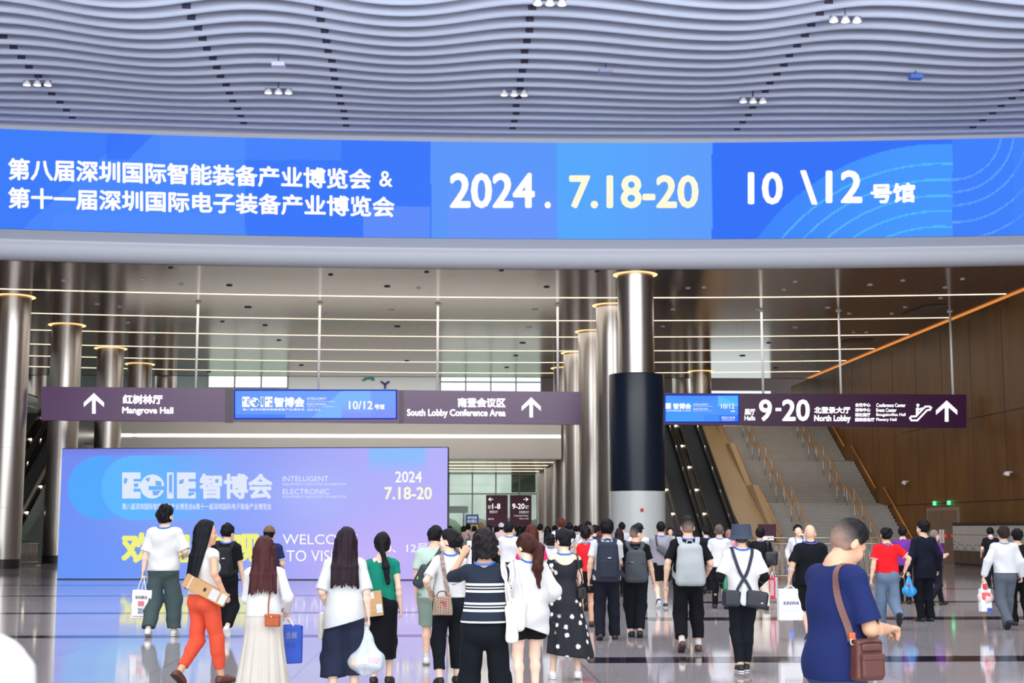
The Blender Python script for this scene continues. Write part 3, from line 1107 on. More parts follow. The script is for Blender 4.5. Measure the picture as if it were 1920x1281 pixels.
pt = thing('stair_parapet', 'smooth beige stone parapet between the escalators and the stairs', 'parapet', hp(15, 68, 0), HALL)
child_world(sloped(14.25, 15.55, [(67.0, 0.0), (67.2, 0.6), (68.3, 1.0), (83.9, 8.2), (90, 8.2)], 2.2).build('wall', beige_m), pt)
child_world(sloped(15.56, 15.84, [(67.0, 0.0), (67.1, 0.95), (68.3, 1.2), (72.75, 3.75), (74.2, 3.75), (78.45, 6.2), (79.85, 6.2), (83.9, 8.5), (90, 8.5)], 2.2).build('coping', beige_m), pt)
child_world(MB().tube([(15.9, 68, 1.2), (15.9, 72.75, 3.6), (15.9, 74.2, 3.6), (15.9, 78.45, 6.08), (15.9, 79.85, 6.08), (15.9, 83.9, 8.4)], 0.04, 8).hall().build('rail', gold_m, smooth=True), pt)

# escalators ------------------------------------------------------------------------
esc_black = mat('escalator_black', (8, 8, 9), rough=0.35, spec=0.3)
esc_steel = mat('escalator_dark_rail', (92, 80, 66), rough=0.22, metal=0.8)
esc_dark = mat('escalator_dark_cladding', (20, 19, 18), rough=0.25, metal=0.0)
lamp_m = glow('escalator_lamp', (255, 240, 210), 5.0)


def escalator(uc, v0, label, n_top=7.5, lamps=True):
    t = thing('escalator', label, 'escalator', hp(uc, v0, 0), HALL, 'escalators')
    k = 0.6
    vt = v0 + 1.6 + n_top / k
    base = [(v0, 0.02), (v0 + 1.6, 0.12), (vt, n_top), (vt + 2, n_top)]
    child_world(sloped(uc - 0.52, uc + 0.52, base, 1.5).build('tread_band', esc_black), t)
    mb = MB()
    for i in range(60):
        f = i / 60
        vv, zz_ = v0 + 1.6 + (vt - v0 - 1.6) * f, 0.12 + (n_top - .12) * f
        mb.box(uc - 0.5, uc + 0.5, vv, vv + 0.2, zz_ + .02, zz_ + 0.14)
    child_world(mb.hall().build('step', esc_black), t)
    for s in (-1, 1):
        a, b = sorted((uc + s * 0.53, uc + s * 0.76))
        child_world(sloped(a, b, [(v0 + 0.2, 0.35), (v0 + 1.6, 0.5), (vt, n_top + 0.38), (vt + 2, n_top + 0.38)], 1.9).build('skirt', esc_dark), t)
        uc2 = uc + s * 0.6
        child_world(sloped(uc2 - 0.02, uc2 + 0.02, [(v0 + 0.2, 0.9), (v0 + 1.6, 1.0), (vt, n_top + 0.95), (vt + 2, n_top + 0.95)], 0.45).build('balustrade', esc_steel), t)
        child_world(MB().tube([(uc2, v0 - 0.2, 0.5), (uc2, v0 - 0.25, 0.8), (uc2, v0 + 0.1, 1.0), (uc2, v0 + 1.6, 1.08), (uc2, vt, n_top + 1.03), (uc2, vt + 2, n_top + 1.03)], 0.05, 10).hall().build('handrail', esc_black, smooth=True), t)
        mb = MB()
        for i in range(6):
            f = (i + 0.4) / 6
            vv, zz_ = v0 + 1.6 + (vt - v0 - 1.6) * f, 0.5 + (n_top - .12) * f
            mb.box(uc + s * 0.645 - 0.04, uc + s * 0.645 + 0.04, vv, vv + 0.1, zz_ + 0.01, zz_ + 0.08)
        child_world(mb.hall().build('lamp', lamp_m), t)
    return t


escalator(13.35, 66.3, 'dark escalator next to the beige parapet')
escalator(11.8, 66.3, 'dark escalator nearer the dark-sleeved column')
escalator(-19.55, 62.0, 'dark escalator behind the nearest left columns')
escalator(-21.3, 62.0, 'dark escalator farther out, seen left of the second left column')
struct(MB().box(-33, -32, -14, 50.5, 0, 16.3).hall().build('wall_unseen_left', mat('unseen_side_wall', (120, 112, 106), 0.5)))  # unseen wall added so the column edges reflect something dark
struct(MB().box(31, 32, -14, 50.5, 0, 16.3).hall().build('wall_unseen_right', mat('unseen_side_wall', (120, 112, 106), 0.5)))  # added out of view like the left one, to narrow the column highlights
struct(MB().box(-32, -31.5, 50.5, 104, 0, 11.4).hall().build('wall_left', mat('dark_side_wall', (52, 44, 40), 0.5)))
struct(MB().box(-23.4, -22.4, 64, 90, 0, 7.6).hall().build('wall_left_low', mat('dark_escalator_wall', (20, 17, 15), 0.5)))

# mezzanine bulkhead and slab ------------------------------------------------------------
bulk_m = mat('white_bulkhead', (214, 212, 206), rough=0.4)
mb = MB()
prof_b = [(81.9, 5.42), (81.55, 5.45), (81.5, 5.55), (81.5, 6.62), (81.56, 6.64), (81.56, 6.80), (81.5, 6.82), (81.5, 7.62), (81.9, 7.62)]
mb.grid([[hp(u, v, z) for v, z in prof_b] for u in (-30.0, 6.55)])
struct(mb.build('trim_4', bulk_m, sharp=30))
struct(MB().box(-30, 6.5, 81.49, 81.54, 6.66, 6.78).hall().build('trim_5', glow('bulkhead_line_light', (255, 250, 238), 2.6)))
struct(MB().box(-30, 6.54, 81.9, 104, 5.44, 7.5).hall().build('ceiling_mezzanine', mat('soffit_panel', (176, 168, 156), 0.2, metal=0.5)))
struct(MB().box(6.54, 11.0, 83.9, 104, 5.44, 7.5).hall().build('ceiling_mezzanine_side', mat('soffit_panel', (176, 168, 156), 0.2, metal=0.5)))
# soffit light lines
for k, v in enumerate((85.5, 90, 94.5, 99)):
    o = MB().box(-18, 6.4, v - 0.06, v + 0.06, 5.425, 5.44).hall().build('soffit_light_line', line_m)
    tag(o, 'thin light line under the mezzanine, %s from the bulkhead' % ('first', 'second', 'third', 'fourth')[k], 'light', 'light lines under the mezzanine')
# glass balustrade of the mezzanine
gl_m = mat('clear_glass', (112, 140, 122), rough=0.02, alpha=0.42, spec=0.5)
o = tag(MB().box(-30, 6.5, 81.7, 81.72, 7.62, 8.6).hall().build('glass_balustrade', gl_m), 'clear glass balustrade along the mezzanine edge', 'balustrade')

# back walls -----------------------------------------------------------------------------------
VB = 104.0
wallw = mat('white_back_wall', (220, 221, 220), 0.5)
frame_m = mat('grey_window_frame', (118, 126, 128), 0.35, metal=0.4)


def back_panel(u0, u1, z0, z1, m, name, v=VB, d=0.3):
    return struct(MB().box(u0, u1, v, v + d, z0, z1).hall().build(name, m))


def window(n, u0, u1, z0, z1, nu, nz, v=VB, fr=0.09, zs=None):
    mb = MB()
    for i in range(nu + 1):
        u = u0 + (u1 - u0) * i / nu
        mb.box(u - fr / 2, u + fr / 2, v - 0.06, v + 0.1, z0, z1)
    for z in (zs or [z0 + (z1 - z0) * j / nz for j in range(nz + 1)]):
        mb.box(u0, u1, v - 0.05, v + 0.09, z - fr / 2, z + fr / 2)
    o = struct(mb.hall().build('window_%d' % n, frame_m))
    g = MB().box(u0, u1, v, v + 0.02, z0, z1).hall().build('pane', gl_m)
    g.parent = o
    return o


back_panel(-45, -17.1, 7.5, 14, mat('teal_grey_wall', (128, 142, 140), 0.4), 'wall_back_left')
window(1, -17.1, -11.4, 7.5, 13.6, 3, 3)
back_panel(-11.4, -0.4, 7.5, 14, wallw, 'wall_back')
window(2, -0.4, 6.9, 7.5, 13.6, 4, 4)
back_panel(6.9, 34, 7.5, 14, mat('dark_upper_wall', (72, 60, 56), 0.5), 'wall_back_right')
back_panel(-45, -20, 0, 5.5, wallw, 'wall_back_low_left')
window(3, -20, 7.0, 0.0, 5.5, 16, 2, zs=[0.05, 4.0, 5.45])
back_panel(7.0, 34, 0, 7.5, mat('brown_low_wall', (92, 76, 66), 0.5), 'wall_back_low_right')
struct(MB().box(-45, 34, 86, 104.3, 13.6, 13.9).hall().build('ceiling_upper', mat('white_upper_ceiling', (214, 212, 208), 0.5)))
struct(MB().box(-45, 31, 88.2, 88.5, 10.8, 13.9).hall().build('trim_6', mat('upper_beam', (190, 186, 180), 0.5)))
# a glowing panel added over the mezzanine, mirrored in the ceiling as a bright window
o = tag(MB().box(17.4, 21.8, 95.5, 95.7, 7.5, 10.7).hall().build('added_glow_panel', glow('added_glow_pale', (226, 238, 238), 0.75)), 'added pale glowing panel behind the right sign, mirrored in the ceiling as a bright window', 'added_glow_panel')
# emblem on the white wall
EP = Plane((0, VB - 0.02, 0), (0, -1, 0))
et = thing('wall_emblem', 'teal band and dark Y shaped emblem on the white back wall above the left sign', 'emblem', hp(-6, VB, 12), HALL)
shape(EP, et, [[(678, 714), (684, 708), (700, 707), (703, 712), (699, 715), (694, 711), (687, 712), (683, 715)]], mat('emblem_teal', (36, 140, 140), 0.5), 0.03, 'teal_band')
shape(EP, et, strokes([[(715, 716), (722, 721), (729, 716)], [(722, 721), (722, 728)]], 4), mat('emblem_navy', (60, 60, 120), 0.5), 0.03, 'dark_branch')

struct(MB().box(-40, 30, 135, 136, 0, 12).hall().build('wall_outdoor', mat('pale_green_facade', (214, 230, 216), 0.8, var=0.25, vscale=0.25)))
for k, u in enumerate((-7, -4.6, -2.2, 0.2, 2.6, 5.0, 7.4)):
    Q = MB().lathe([(0.0, 0.0), (1.0, 0.1), (1.25, 0.9), (1.1, 1.7), (0.6, 2.2), (0.0, 2.4)], 14)
    o = tag(Q.build('clipped_shrub', mat('shrub_green', (96, 120, 88), 0.9, var=0.4, vscale=5, bump=0.8, bscale=7), None, hp(u, 114, -0.02), smooth=True), 'clipped green shrub standing outside the far glass front', 'shrub', 'shrubs outside the glass front')
t = thing('entrance_canopy', 'dark flat canopy outside the far glass front', 'canopy', hp(-0.5, 110, 0), HALL)
MB().box(-2.6, 2.2, -1.2, 1.2, 2.7, 3.2).build('roof', mat('canopy_grey', (96, 104, 106), 0.6), t)
for du in (-2.3, 1.9):
    MB().box(du - 0.06, du + 0.06, -0.06, 0.06, -0.02, 2.7).build('post', mat('canopy_grey', (96, 104, 106), 0.6), t)

struct(MB().box(4.75, 6.5, VB + .12, VB + .16, 4.1, 5.4).hall().build('trim_7', mat('grey_blind', (84, 90, 88), 0.6)))

# plum direction panels inside the far glass front
FP = Plane((0, VB - 0.25, 0), (0, -1, 0))
plum = mat('plum_poster', (86, 38, 66), 0.5)
for k, (x0, x1) in enumerate(((911.5, 952), (956, 996.5))):
    t = thing('direction_panel', ('plum wall panel with a left arrow and 1-8 at the far glass front', 'plum wall panel with a right arrow and 9-20 at the far glass front')[k], 'sign', hp(4 + 2 * k, VB - .25, 1), HALL, 'plum panels at the glass front')
    q = FP.quad(x0, 928.5, x1, 990)
    mb = MB().add(q + [p + np.array([0, 0.1, 0]) for p in q], [[0, 1, 2, 3], [7, 6, 5, 4], [0, 4, 5, 1], [1, 5, 6, 2], [2, 6, 7, 3], [3, 7, 4, 0]])
    child_world(mb.build('panel', plum), t)
    if k == 0:
        shape(FP, t, strokes([[(924, 936.5), (916.5, 936.5)], [(920, 933.5), (916.5, 936.5), (920, 939.5)]], 1.4), white_p)
        words(FP, t, '1-8', 923, 944.5, 938, 954.5, white_p, 0.01)
        words(FP, t, '展厅', 915, 948, 921.5, 954.5, white_p, 0.0)
        words(FP, t, '南登录大厅', 918, 957.5, 933, 962.5, white_p, 0.0)
        words(FP, t, '停车场', 915, 972, 926, 975, white_p, 0.0)
    else:
        shape(FP, t, strokes([[(982, 936.5), (990, 936.5)], [(986.5, 933.5), (990, 936.5), (986.5, 939.5)]], 1.4), white_p)
        words(FP, t, '9-20', 960.5, 944.5, 983.5, 954.5, white_p, 0.01)
        words(FP, t, '展厅', 985, 948, 991.5, 954.5, white_p, 0.0)
        words(FP, t, '北登录大厅', 973, 958, 992, 963, white_p, 0.0)
        words(FP, t, 'Conference Center', 964, 965.5, 991, 968.5, white_p, 0.0)
        words(FP, t, 'Plenary Hall', 974, 971.5, 991, 974.5, white_p, 0.0)
# blue notice with yellow foot by the glass front
NP = Plane((0, 88.0, 0), (0, -1, 0))
t = thing('notice_board', 'blue notice board with yellow lower band in front of the far glass doors', 'sign', hp(2.5, 88, 0), HALL)
q = NP.quad(873, 965, 897, 984)
child_world(MB().add(q + [p + np.array([0, 0.08, 0]) for p in q], [[0, 1, 2, 3], [7, 6, 5, 4], [0, 4, 5, 1], [1, 5, 6, 2], [2, 6, 7, 3], [3, 7, 4, 0]]).build('panel', mat('notice_blue', (34, 92, 176), 0.5)), t)
q = NP.quad(873, 984, 897, 992)
child_world(MB().add(q + [p + np.array([0, 0.08, 0]) for p in q], [[0, 1, 2, 3], [7, 6, 5, 4], [0, 4, 5, 1], [1, 5, 6, 2], [2, 6, 7, 3], [3, 7, 4, 0]]).build('yellow_band', mat('notice_yellow', (226, 200, 60), 0.5)), t)
p0, p1 = on_v(876, 992, 88), on_v(894, 992, 88)
for p in (p0, p1):
    child_world(MB().tube([(p[0], 88.04, 0), (p[0], 88.04, p[2])], 0.03, 8).hall().build('leg', post_m), t)
words(NP, t, '深圳会展', 876, 968, 894, 973.5, white_p, 0.0)
words(NP, t, '观众登记', 876, 975, 894, 980.5, white_p, 0.0)
# purple counter screen among the crowd
o = tag(MB().box(8.2 - 0.9, 8.2 + 0.9, 77.5, 77.6, 0.0, 2.0).hall().build('purple_display', glow('purple_screen', (96, 40, 170), 0.8)), 'purple lit display panel behind the crowd at the column row', 'display')

# barriers ---------------------------------------------------------------------------------------
bar_m = mat('steel_barrier', (168, 160, 150), rough=0.3, metal=0.75)
bar_g = mat('smoked_barrier_glass', (128, 116, 104), rough=0.1, alpha=0.55)


def barrier(u, v, L, label, h=1.15, rz=0.0, n=8):
    t = thing('barrier', label, 'barrier', hp(u, v, 0), HALL + rz, 'steel barriers')
    mb = MB()
    mb.tube([(-L / 2, 0, 0.0), (-L / 2, 0, h), (L / 2, 0, h), (L / 2, 0, 0.0)], 0.028, 8)
    mb.tube([(-L / 2, 0, 0.15), (L / 2, 0, 0.15)], 0.02, 8)
    mb.tube([(-L / 2, 0, h - 0.18), (L / 2, 0, h - 0.18)], 0.018, 8)
    mb.build('frame', bar_m, t, smooth=True)
    for i in range(1, n):
        x = -L / 2 + L * i / n
        MB().tube([(x, 0, 0.15), (x, 0, h - 0.18)], 0.014, 6).build('bar', bar_m, t, smooth=True)
    MB().box(-L / 2 + .05, L / 2 - .05, 0.03, 0.04, 0.2, h - 0.22).build('infill', bar_g, t)
    for s in (-1, 1):
        MB().box(s * L / 2 - 0.03, s * L / 2 + 0.03, -0.3, 0.3, 0.0, 0.03).build('foot', bar_m, t)
    return t


bl_ = ('leftmost of three, by the beige parapet', 'middle of three, behind the bald man', 'rightmost of three, behind the red polo')
for k, u in enumerate((10.42, 11.8, 13.18)):
    barrier(u, 43.5 + 0.3 * k, 1.34, 'steel barrier fence panel in front of the stairs, ' + bl_[k], h=1.28)
barrier(-17.75, 62.5, 1.1, 'steel barrier at the escalator foot between the two nearest left columns', h=1.1, n=14)
barrier(-17.2, 55.2, 0.9, 'steel barrier at the left picture edge in front of the nearest left column', h=1.1, n=10)

# small plum sign stand at the parapet foot
p = on_v(1438, 992, 66.0)
t = thing('sign_stand', 'small plum sign stand at the foot of the beige parapet', 'sign', hp(p[0], 66.0, 0), HALL)
MB().box(-0.42, 0.42, -0.03, 0.03, 0.95, 1.75).build('panel', plum, t)
MB().box(-0.03, 0.03, -0.02, 0.02, 0.0, 0.95).build('post', post_m, t)
MB().box(-0.3, 0.3, -0.034, -0.031, 1.02, 1.2).build('white_label', white_p, t)

# small fixtures on the glossy ceiling -------------------------------------------------------------
fx_l = mat('ceiling_fixture_white', (225, 225, 225), 0.4)
fx_d = mat('ceiling_fixture_dark', (44, 40, 40), 0.5)
for k, (x, y, w, d) in enumerate([(122, 526, 14, 0), (268, 523, 7, 0), (340, 533, 9, 0), (430, 535, 12, 1), (182, 570, 10, 0), (465, 576, 14, 1), (417, 603, 8, 1), (497, 610, 10, 1), (523, 638, 9, 1), (565, 685, 9, 1),
                                  (611, 589, 5, 0), (224, 575, 4, 0), (240, 605, 8, 0), (287, 635, 7, 0), (392, 697, 8, 1), (726, 537, 12, 1), (785, 540, 8, 0), (733, 581, 12, 0), (745, 612, 12, 1), (793, 609, 7, 0),
                                  (763, 677, 9, 1), (1025, 538, 11, 1), (1003, 580, 12, 0), (980, 643, 12, 1), (967, 667, 10, 1), (992, 614, 11, 0), (950, 689, 9, 1), (940, 507, 3, 1), (800, 510, 3, 1), (1290, 540, 9, 0), (1320, 539, 9, 0),
                                  (1243, 612, 8, 0), (1262, 580, 9, 0), (1470, 543, 6, 0), (1491, 528, 5, 0), (1552, 577, 11, 0), (1631, 534, 11, 0), (1693, 526, 5, 0), (1764, 559, 9, 0), (1772, 539, 6, 0), (1805, 523, 6, 0),
                                  (1697, 576, 7, 0), (1672, 588, 5, 0), (1592, 588, 4, 0), (1491, 614, 10, 0), (1600, 623, 6, 0), (1625, 623, 7, 0), (1540, 656, 7, 1), (1420, 579, 8, 0), (1454, 690, 9, 1), (1485, 654, 5, 0), (1392, 667, 12, 1),
                                  (1505, 668, 5, 0), (1441, 643, 9, 1), (320, 502, 3, 1), (620, 515, 3, 1), (1120, 509, 3, 1)]):
    p = on_z(x, y, ZC)
    r = max(0.09, w / 2 * p[1] / FPX)
    mb = MB().lathe([(0.0, -0.035), (r * 0.8, -0.035), (r, -0.02), (r, 0.0)], 20)
    o = mb.build('ceiling_fixture', fx_d if d else fx_l, None, hp(p[0], p[1], ZC - 0.001), smooth=True)
    tag(o, ('small dark round fixture' if d else 'small pale round fixture') + ' set in the glossy bronze ceiling', 'ceiling fixture', 'dark ceiling fixtures' if d else 'pale ceiling fixtures')
for k, q in enumerate((((1690, 590), (1735, 573), (1779, 571), (1745, 587)), ((1575, 643), (1590, 637), (1640, 636), (1625, 644)))):
    mb = MB().add([hp(*on_z(x, y, ZC - 0.02)) for x, y in q], [[0, 1, 2, 3]])
    o = mb.build('ceiling_hatch', mat('grey_hatch', (120, 112, 106), 0.6))
    tag(o, 'grey vent hatch in the bronze ceiling, %s' % ('the larger one near the right hanger rod', 'the smaller one left of the lit wall top')[k], 'vent')

# ------------------------------------------------------------------ soft solids (distance fields turned into one smooth skin)
F32 = np.float32


def V3(*a):
    return np.array(a if len(a) == 3 else a[0], float)


def unit(v):
    v = np.asarray(v, float)
    return v / (np.linalg.norm(v) + 1e-12)


class Soft:
    """union of round shapes with soft joins, cut by planes"""
    def __init__(s):
        s.ops = []

    def _u(s, fn, lo, hi, k, sub=False):
        s.ops.append(('s' if sub else 'u', fn, np.asarray(lo, float), np.asarray(hi, float), k))
        return s

    def cone(s, a, b, ra, rb, k=0.03, flat=None, capped=False, sub=False):
        a, b = V3(a), V3(b)
        ba = b - a
        L2 = ba.dot(ba) + 1e-12
        L = math.sqrt(L2)
        R = max(ra, rb)

        def fn(X, Y, Z):
            px, py, pz = X - a[0], Y - a[1], Z - a[2]
            t0 = (px * ba[0] + py * ba[1] + pz * ba[2]) / L2
            t = np.clip(t0, 0, 1)
            wx, wy, wz = px - t * ba[0], py - t * ba[1], pz - t * ba[2]
            if capped:
                wx, wy, wz = px - t0 * ba[0], py - t0 * ba[1], pz - t0 * ba[2]
            d2 = wx * wx + wy * wy + wz * wz
            r = ra + (rb - ra) * t
            if flat is not None:
                n, sc = flat
                wn = wx * n[0] + wy * n[1] + wz * n[2]
                w = np.sqrt(d2 + 1e-12)
                we = np.sqrt(d2 - wn * wn + (wn / sc) ** 2 + 1e-12)
                d = (we - r) * w / we
                d = np.where(w < 1e-4, -r * sc, d)
            else:
                d = np.sqrt(d2) - r
            if capped:
                d = np.maximum(d, np.maximum(-t0, t0 - 1) * L)
            return d
        m = R
        return s._u(fn, np.minimum(a, b) - m, np.maximum(a, b) + m, k, sub)

    def ell(s, c, r, R=None, k=0.03, sub=False):
        c, r = V3(c), V3(r)
        Rm = np.eye(3) if R is None else np.asarray(R)

        def fn(X, Y, Z):
            px, py, pz = X - c[0], Y - c[1], Z - c[2]
            q = [(px * Rm[0, i] + py * Rm[1, i] + pz * Rm[2, i]) for i in range(3)]
            k0 = np.sqrt(sum((q[i] / r[i]) ** 2 for i in range(3)) + 1e-9)
            k1 = np.sqrt(sum((q[i] / r[i] ** 2) ** 2 for i in range(3)) + 1e-9)
            return k0 * (k0 - 1) / k1
        m = r.max() if R is not None else r
        return s._u(fn, c - m, c + m, k, sub)

    def box(s, c, h, R=None, rnd=0.02, k=0.02, sub=False, taper=0.0):
        c, h = V3(c), V3(h)
        Rm = np.eye(3) if R is None else np.asarray(R)

        def fn(X, Y, Z):
            px, py, pz = X - c[0], Y - c[1], Z - c[2]
            q = [(px * Rm[0, i] + py * Rm[1, i] + pz * Rm[2, i]) for i in range(3)]
            tz = 1 - taper * (q[2] / h[2])
            e = [np.abs(q[0]) - (h[0] * tz - rnd), np.abs(q[1]) - (h[1] * tz - rnd), np.abs(q[2]) - (h[2] - rnd)]
            o = np.sqrt(sum(np.maximum(x, 0) ** 2 for x in e) + 1e-12)
            return o + np.minimum(np.maximum(np.maximum(e[0], e[1]), e[2]), 0) - rnd
        m = np.linalg.norm(h) if R is not None else h * (1 + abs(taper))
        return s._u(fn, c - m, c + m, k, sub)

    def field(s, fn, lo, hi, k=0.02):
        return s._u(fn, lo, hi, k)

    def cut(s, p, n):
        """keeps the side the normal points away from"""
        p, n = V3(p), unit(n)
        s.ops.append(('c', lambda X, Y, Z: (X - p[0]) * n[0] + (Y - p[1]) * n[1] + (Z - p[2]) * n[2]))
        return s

    def disp(s, fn):
        s.ops.append(('d', fn))
        return s

    def bounds(s):
        lo = np.min([o[2] for o in s.ops if o[0] == 'u'], 0)
        hi = np.max([o[3] for o in s.ops if o[0] == 'u'], 0)
        return lo, hi

    @staticmethod
    def _smin(a, b, k):
        if k <= 0:
            return np.minimum(a, b)
        h = np.maximum(k - np.abs(a - b), 0) / k
        return np.minimum(a, b) - h * h * k * 0.25

    def eval(s, P):
        X, Y, Z = P[:, 0], P[:, 1], P[:, 2]
        F = np.full(len(P), 9.0)
        for o in s.ops:
            if o[0] == 'u':
                F = s._smin(F, o[1](X, Y, Z), o[4])
            elif o[0] == 's':
                F = np.maximum(F, -o[1](X, Y, Z))
            elif o[0] == 'c':
                F = np.maximum(F, o[1](X, Y, Z))
            else:
                F = F + o[1](X, Y, Z)
        return F

    def surface(s, h):
        lo, hi = s.bounds()
        lo = lo - 3 * h
        n = np.ceil((hi - lo + 3 * h) / h).astype(int) + 1
        ax = [(lo[i] + h * np.arange(n[i])).astype(F32) for i in range(3)]
        F = np.full(n, 0.5, F32)
        for o in s.ops:
            if o[0] in 'us':
                m = o[4] + 2.5 * h
                i0 = np.maximum(np.floor((o[2] - m - lo) / h).astype(int), 0)
                i1 = np.minimum(np.ceil((o[3] + m - lo) / h).astype(int) + 1, n)
                if (i1 <= i0).any():
                    continue
                sl = tuple(slice(a, b) for a, b in zip(i0, i1))
                X, Y, Z = ax[0][sl[0]][:, None, None], ax[1][sl[1]][None, :, None], ax[2][sl[2]][None, None, :]
                d = o[1](X, Y, Z).astype(F32)
                F[sl] = s._smin(F[sl], d, o[4]) if o[0] == 'u' else np.maximum(F[sl], -d)
            elif o[0] == 'c':
                F = np.maximum(F, o[1](ax[0][:, None, None], ax[1][None, :, None], ax[2][None, None, :]).astype(F32))
            else:
                F = F + o[1](ax[0][:, None, None], ax[1][None, :, None], ax[2][None, None, :]).astype(F32)
        I = F < 0
        C = np.zeros(n - 1, np.int8)
        for a in (0, 1):
            for b in (0, 1):
                for c in (0, 1):
                    C += I[a:n[0] - 1 + a, b:n[1] - 1 + b, c:n[2] - 1 + c]
        act = (C > 0) & (C < 8)
        idx = np.argwhere(act)
        if not len(idx):
            return np.zeros((0, 3)), np.zeros((0, 4), int)
        ids = np.full(n - 1, -1, np.int32)
        ids[act] = np.arange(len(idx), dtype=np.int32)
        cv = {}
        for a in (0, 1):
            for b in (0, 1):
                for c in (0, 1):
                    cv[(a, b, c)] = F[idx[:, 0] + a, idx[:, 1] + b, idx[:, 2] + c]
        acc = np.zeros((len(idx), 3), F32)
        cnt = np.zeros(len(idx), F32)
        for p in cv:
            for d in range(3):
                if p[d]:
                    continue
                q = list(p); q[d] = 1; q = tuple(q)
                fa, fb = cv[p], cv[q]
                cr = (fa < 0) != (fb < 0)
                t = np.where(cr, fa / np.where(cr, fa - fb, 1), 0)
                pos = np.array(p, F32)[None, :].repeat(len(idx), 0)
                pos[:, d] += t
                acc += pos * cr[:, None]
                cnt += cr
        vert = (idx + acc / cnt[:, None]) * h + lo
        quads = []
        for d in range(3):
            a, b = [x for x in range(3) if x != d]
            sl0 = [slice(1, n[i] - 1) for i in range(3)]
            sl0[d] = slice(0, n[d] - 1)
            sl1 = list(sl0)
            sl1[d] = slice(1, n[d])
            A, B = I[tuple(sl0)], I[tuple(sl1)]
            for flip in (False, True):
                m = np.argwhere((A & ~B) if not flip else (~A & B))
                if not len(m):
                    continue
                m = m + 1
                m[:, d] -= 1
                def cell(da, db):
                    g = m.copy()
                    g[:, a] += da
                    g[:, b] += db
                    return ids[g[:, 0], g[:, 1], g[:, 2]]
                q = np.stack([cell(-1, -1), cell(0, -1), cell(0, 0), cell(-1, 0)], 1)
                if (d == 1) != flip:
                    q = q[:, ::-1]
                quads.append(q)
        return vert, np.concatenate(quads)

    def mesh(s, name, h):
        v, q = s.surface(h)
        me = bpy.data.meshes.new(name)
        me.vertices.add(len(v))
        me.vertices.foreach_set('co', np.asarray(v, F32).ravel())
        me.loops.add(len(q) * 4)
        me.loops.foreach_set('vertex_index', q.astype(np.int32).ravel())
        me.polygons.add(len(q))
        me.polygons.foreach_set('loop_start', np.arange(0, len(q) * 4, 4, dtype=np.int32))
        me.polygons.foreach_set('use_smooth', np.ones(len(q), bool))
        me.update(calc_edges=True)
        return me

    def build(s, name, m, parent, h):
        return link(name, s.mesh(name, h), m, parent)


def on_skin(fields, pts, off, steps=14):
    """moves points to the surface of the union of fields, off outside it"""
    P = np.array(pts, float)
    e = 0.004
    def f(Q):
        return np.min([g.eval(Q) for g in fields], 0)
    for i in range(steps):
        d = f(P)
        g = np.stack([f(P + np.array(v) * e) - f(P - np.array(v) * e) for v in ((1, 0, 0), (0, 1, 0), (0, 0, 1))], 1)
        g /= np.linalg.norm(g, axis=1)[:, None] + 1e-9
        P = P - np.clip(d - off, -0.04, 0.04)[:, None] * g
    d = f(P)
    g = np.stack([f(P + np.array(v) * e) - f(P - np.array(v) * e) for v in ((1, 0, 0), (0, 1, 0), (0, 0, 1))], 1)
    g /= np.linalg.norm(g, axis=1)[:, None] + 1e-9
    return P, g


def spline(pts, n):
    P = np.array(pts, float)
    if len(P) == 2:
        t = np.linspace(0, 1, n)[:, None]
        return P[0] * (1 - t) + P[1] * t
    Q = np.vstack([2 * P[0] - P[1], P, 2 * P[-1] - P[-2]])
    out = []
    m = len(P) - 1
    for t in np.linspace(0, m - 1e-6, n):
        i = int(t)
        u = t - i
        a, b, c, d = Q[i], Q[i + 1], Q[i + 2], Q[i + 3]
        out.append(0.5 * ((2 * b) + (-a + c) * u + (2 * a - 5 * b + 4 * c - d) * u * u + (-a + 3 * b - 3 * c + d) * u ** 3))
    return np.array(out)


def ribbon(name, P, N, w, th, m, parent, closed=False):
    """a strap: flat band along P lying against normals N"""
    P, N = np.asarray(P, float), np.asarray(N, float)
    n = len(P)
    if closed:
        T = np.roll(P, -1, 0) - np.roll(P, 1, 0)
    else:
        T = np.gradient(P, axis=0)
    T /= np.linalg.norm(T, axis=1)[:, None] + 1e-9
    S = np.cross(T, N)
    S /= np.linalg.norm(S, axis=1)[:, None] + 1e-9
    ring = [P + S * w / 2, P + S * w / 2 + N * th, P - S * w / 2 + N * th, P - S * w / 2]
    vs = np.stack(ring, 1).reshape(-1, 3)
    fs = []
    for i in range(n if closed else n - 1):
        j = (i + 1) % n
        for k in range(4):
            fs.append([i * 4 + k, i * 4 + (k + 1) % 4, j * 4 + (k + 1) % 4, j * 4 + k])
    if not closed:
        fs += [[3, 2, 1, 0], [(n - 1) * 4 + k for k in range(4)]]
    mb = MB().add(vs.tolist(), fs)
    return mb.build(name, m, parent)


# ------------------------------------------------------------------ people
def rotx(a):
    c, s = math.cos(a), math.sin(a)
    return np.array([[1, 0, 0], [0, c, -s], [0, s, c]])


def roty(a):
    c, s = math.cos(a), math.sin(a)
    return np.array([[c, 0, s], [0, 1, 0], [-s, 0, c]])


def rotz(a):
    c, s = math.cos(a), math.sin(a)
    return np.array([[c, -s, 0], [s, c, 0], [0, 0, 1]])


def ik(a, t, l1, l2, pole):
    a, t = V3(a), V3(t)
    d = t - a
    L = np.linalg.norm(d)
    Lm = (l1 + l2) * 0.999
    if L > Lm:
        t = a + d / L * Lm
        L = Lm
        d = t - a
    u = d / L
    x = (l1 * l1 - l2 * l2 + L * L) / (2 * L)
    hgt = math.sqrt(max(l1 * l1 - x * x, 0))
    p = V3(pole) - u * V3(pole).dot(u)
    return a + u * x + unit(p) * hgt, t


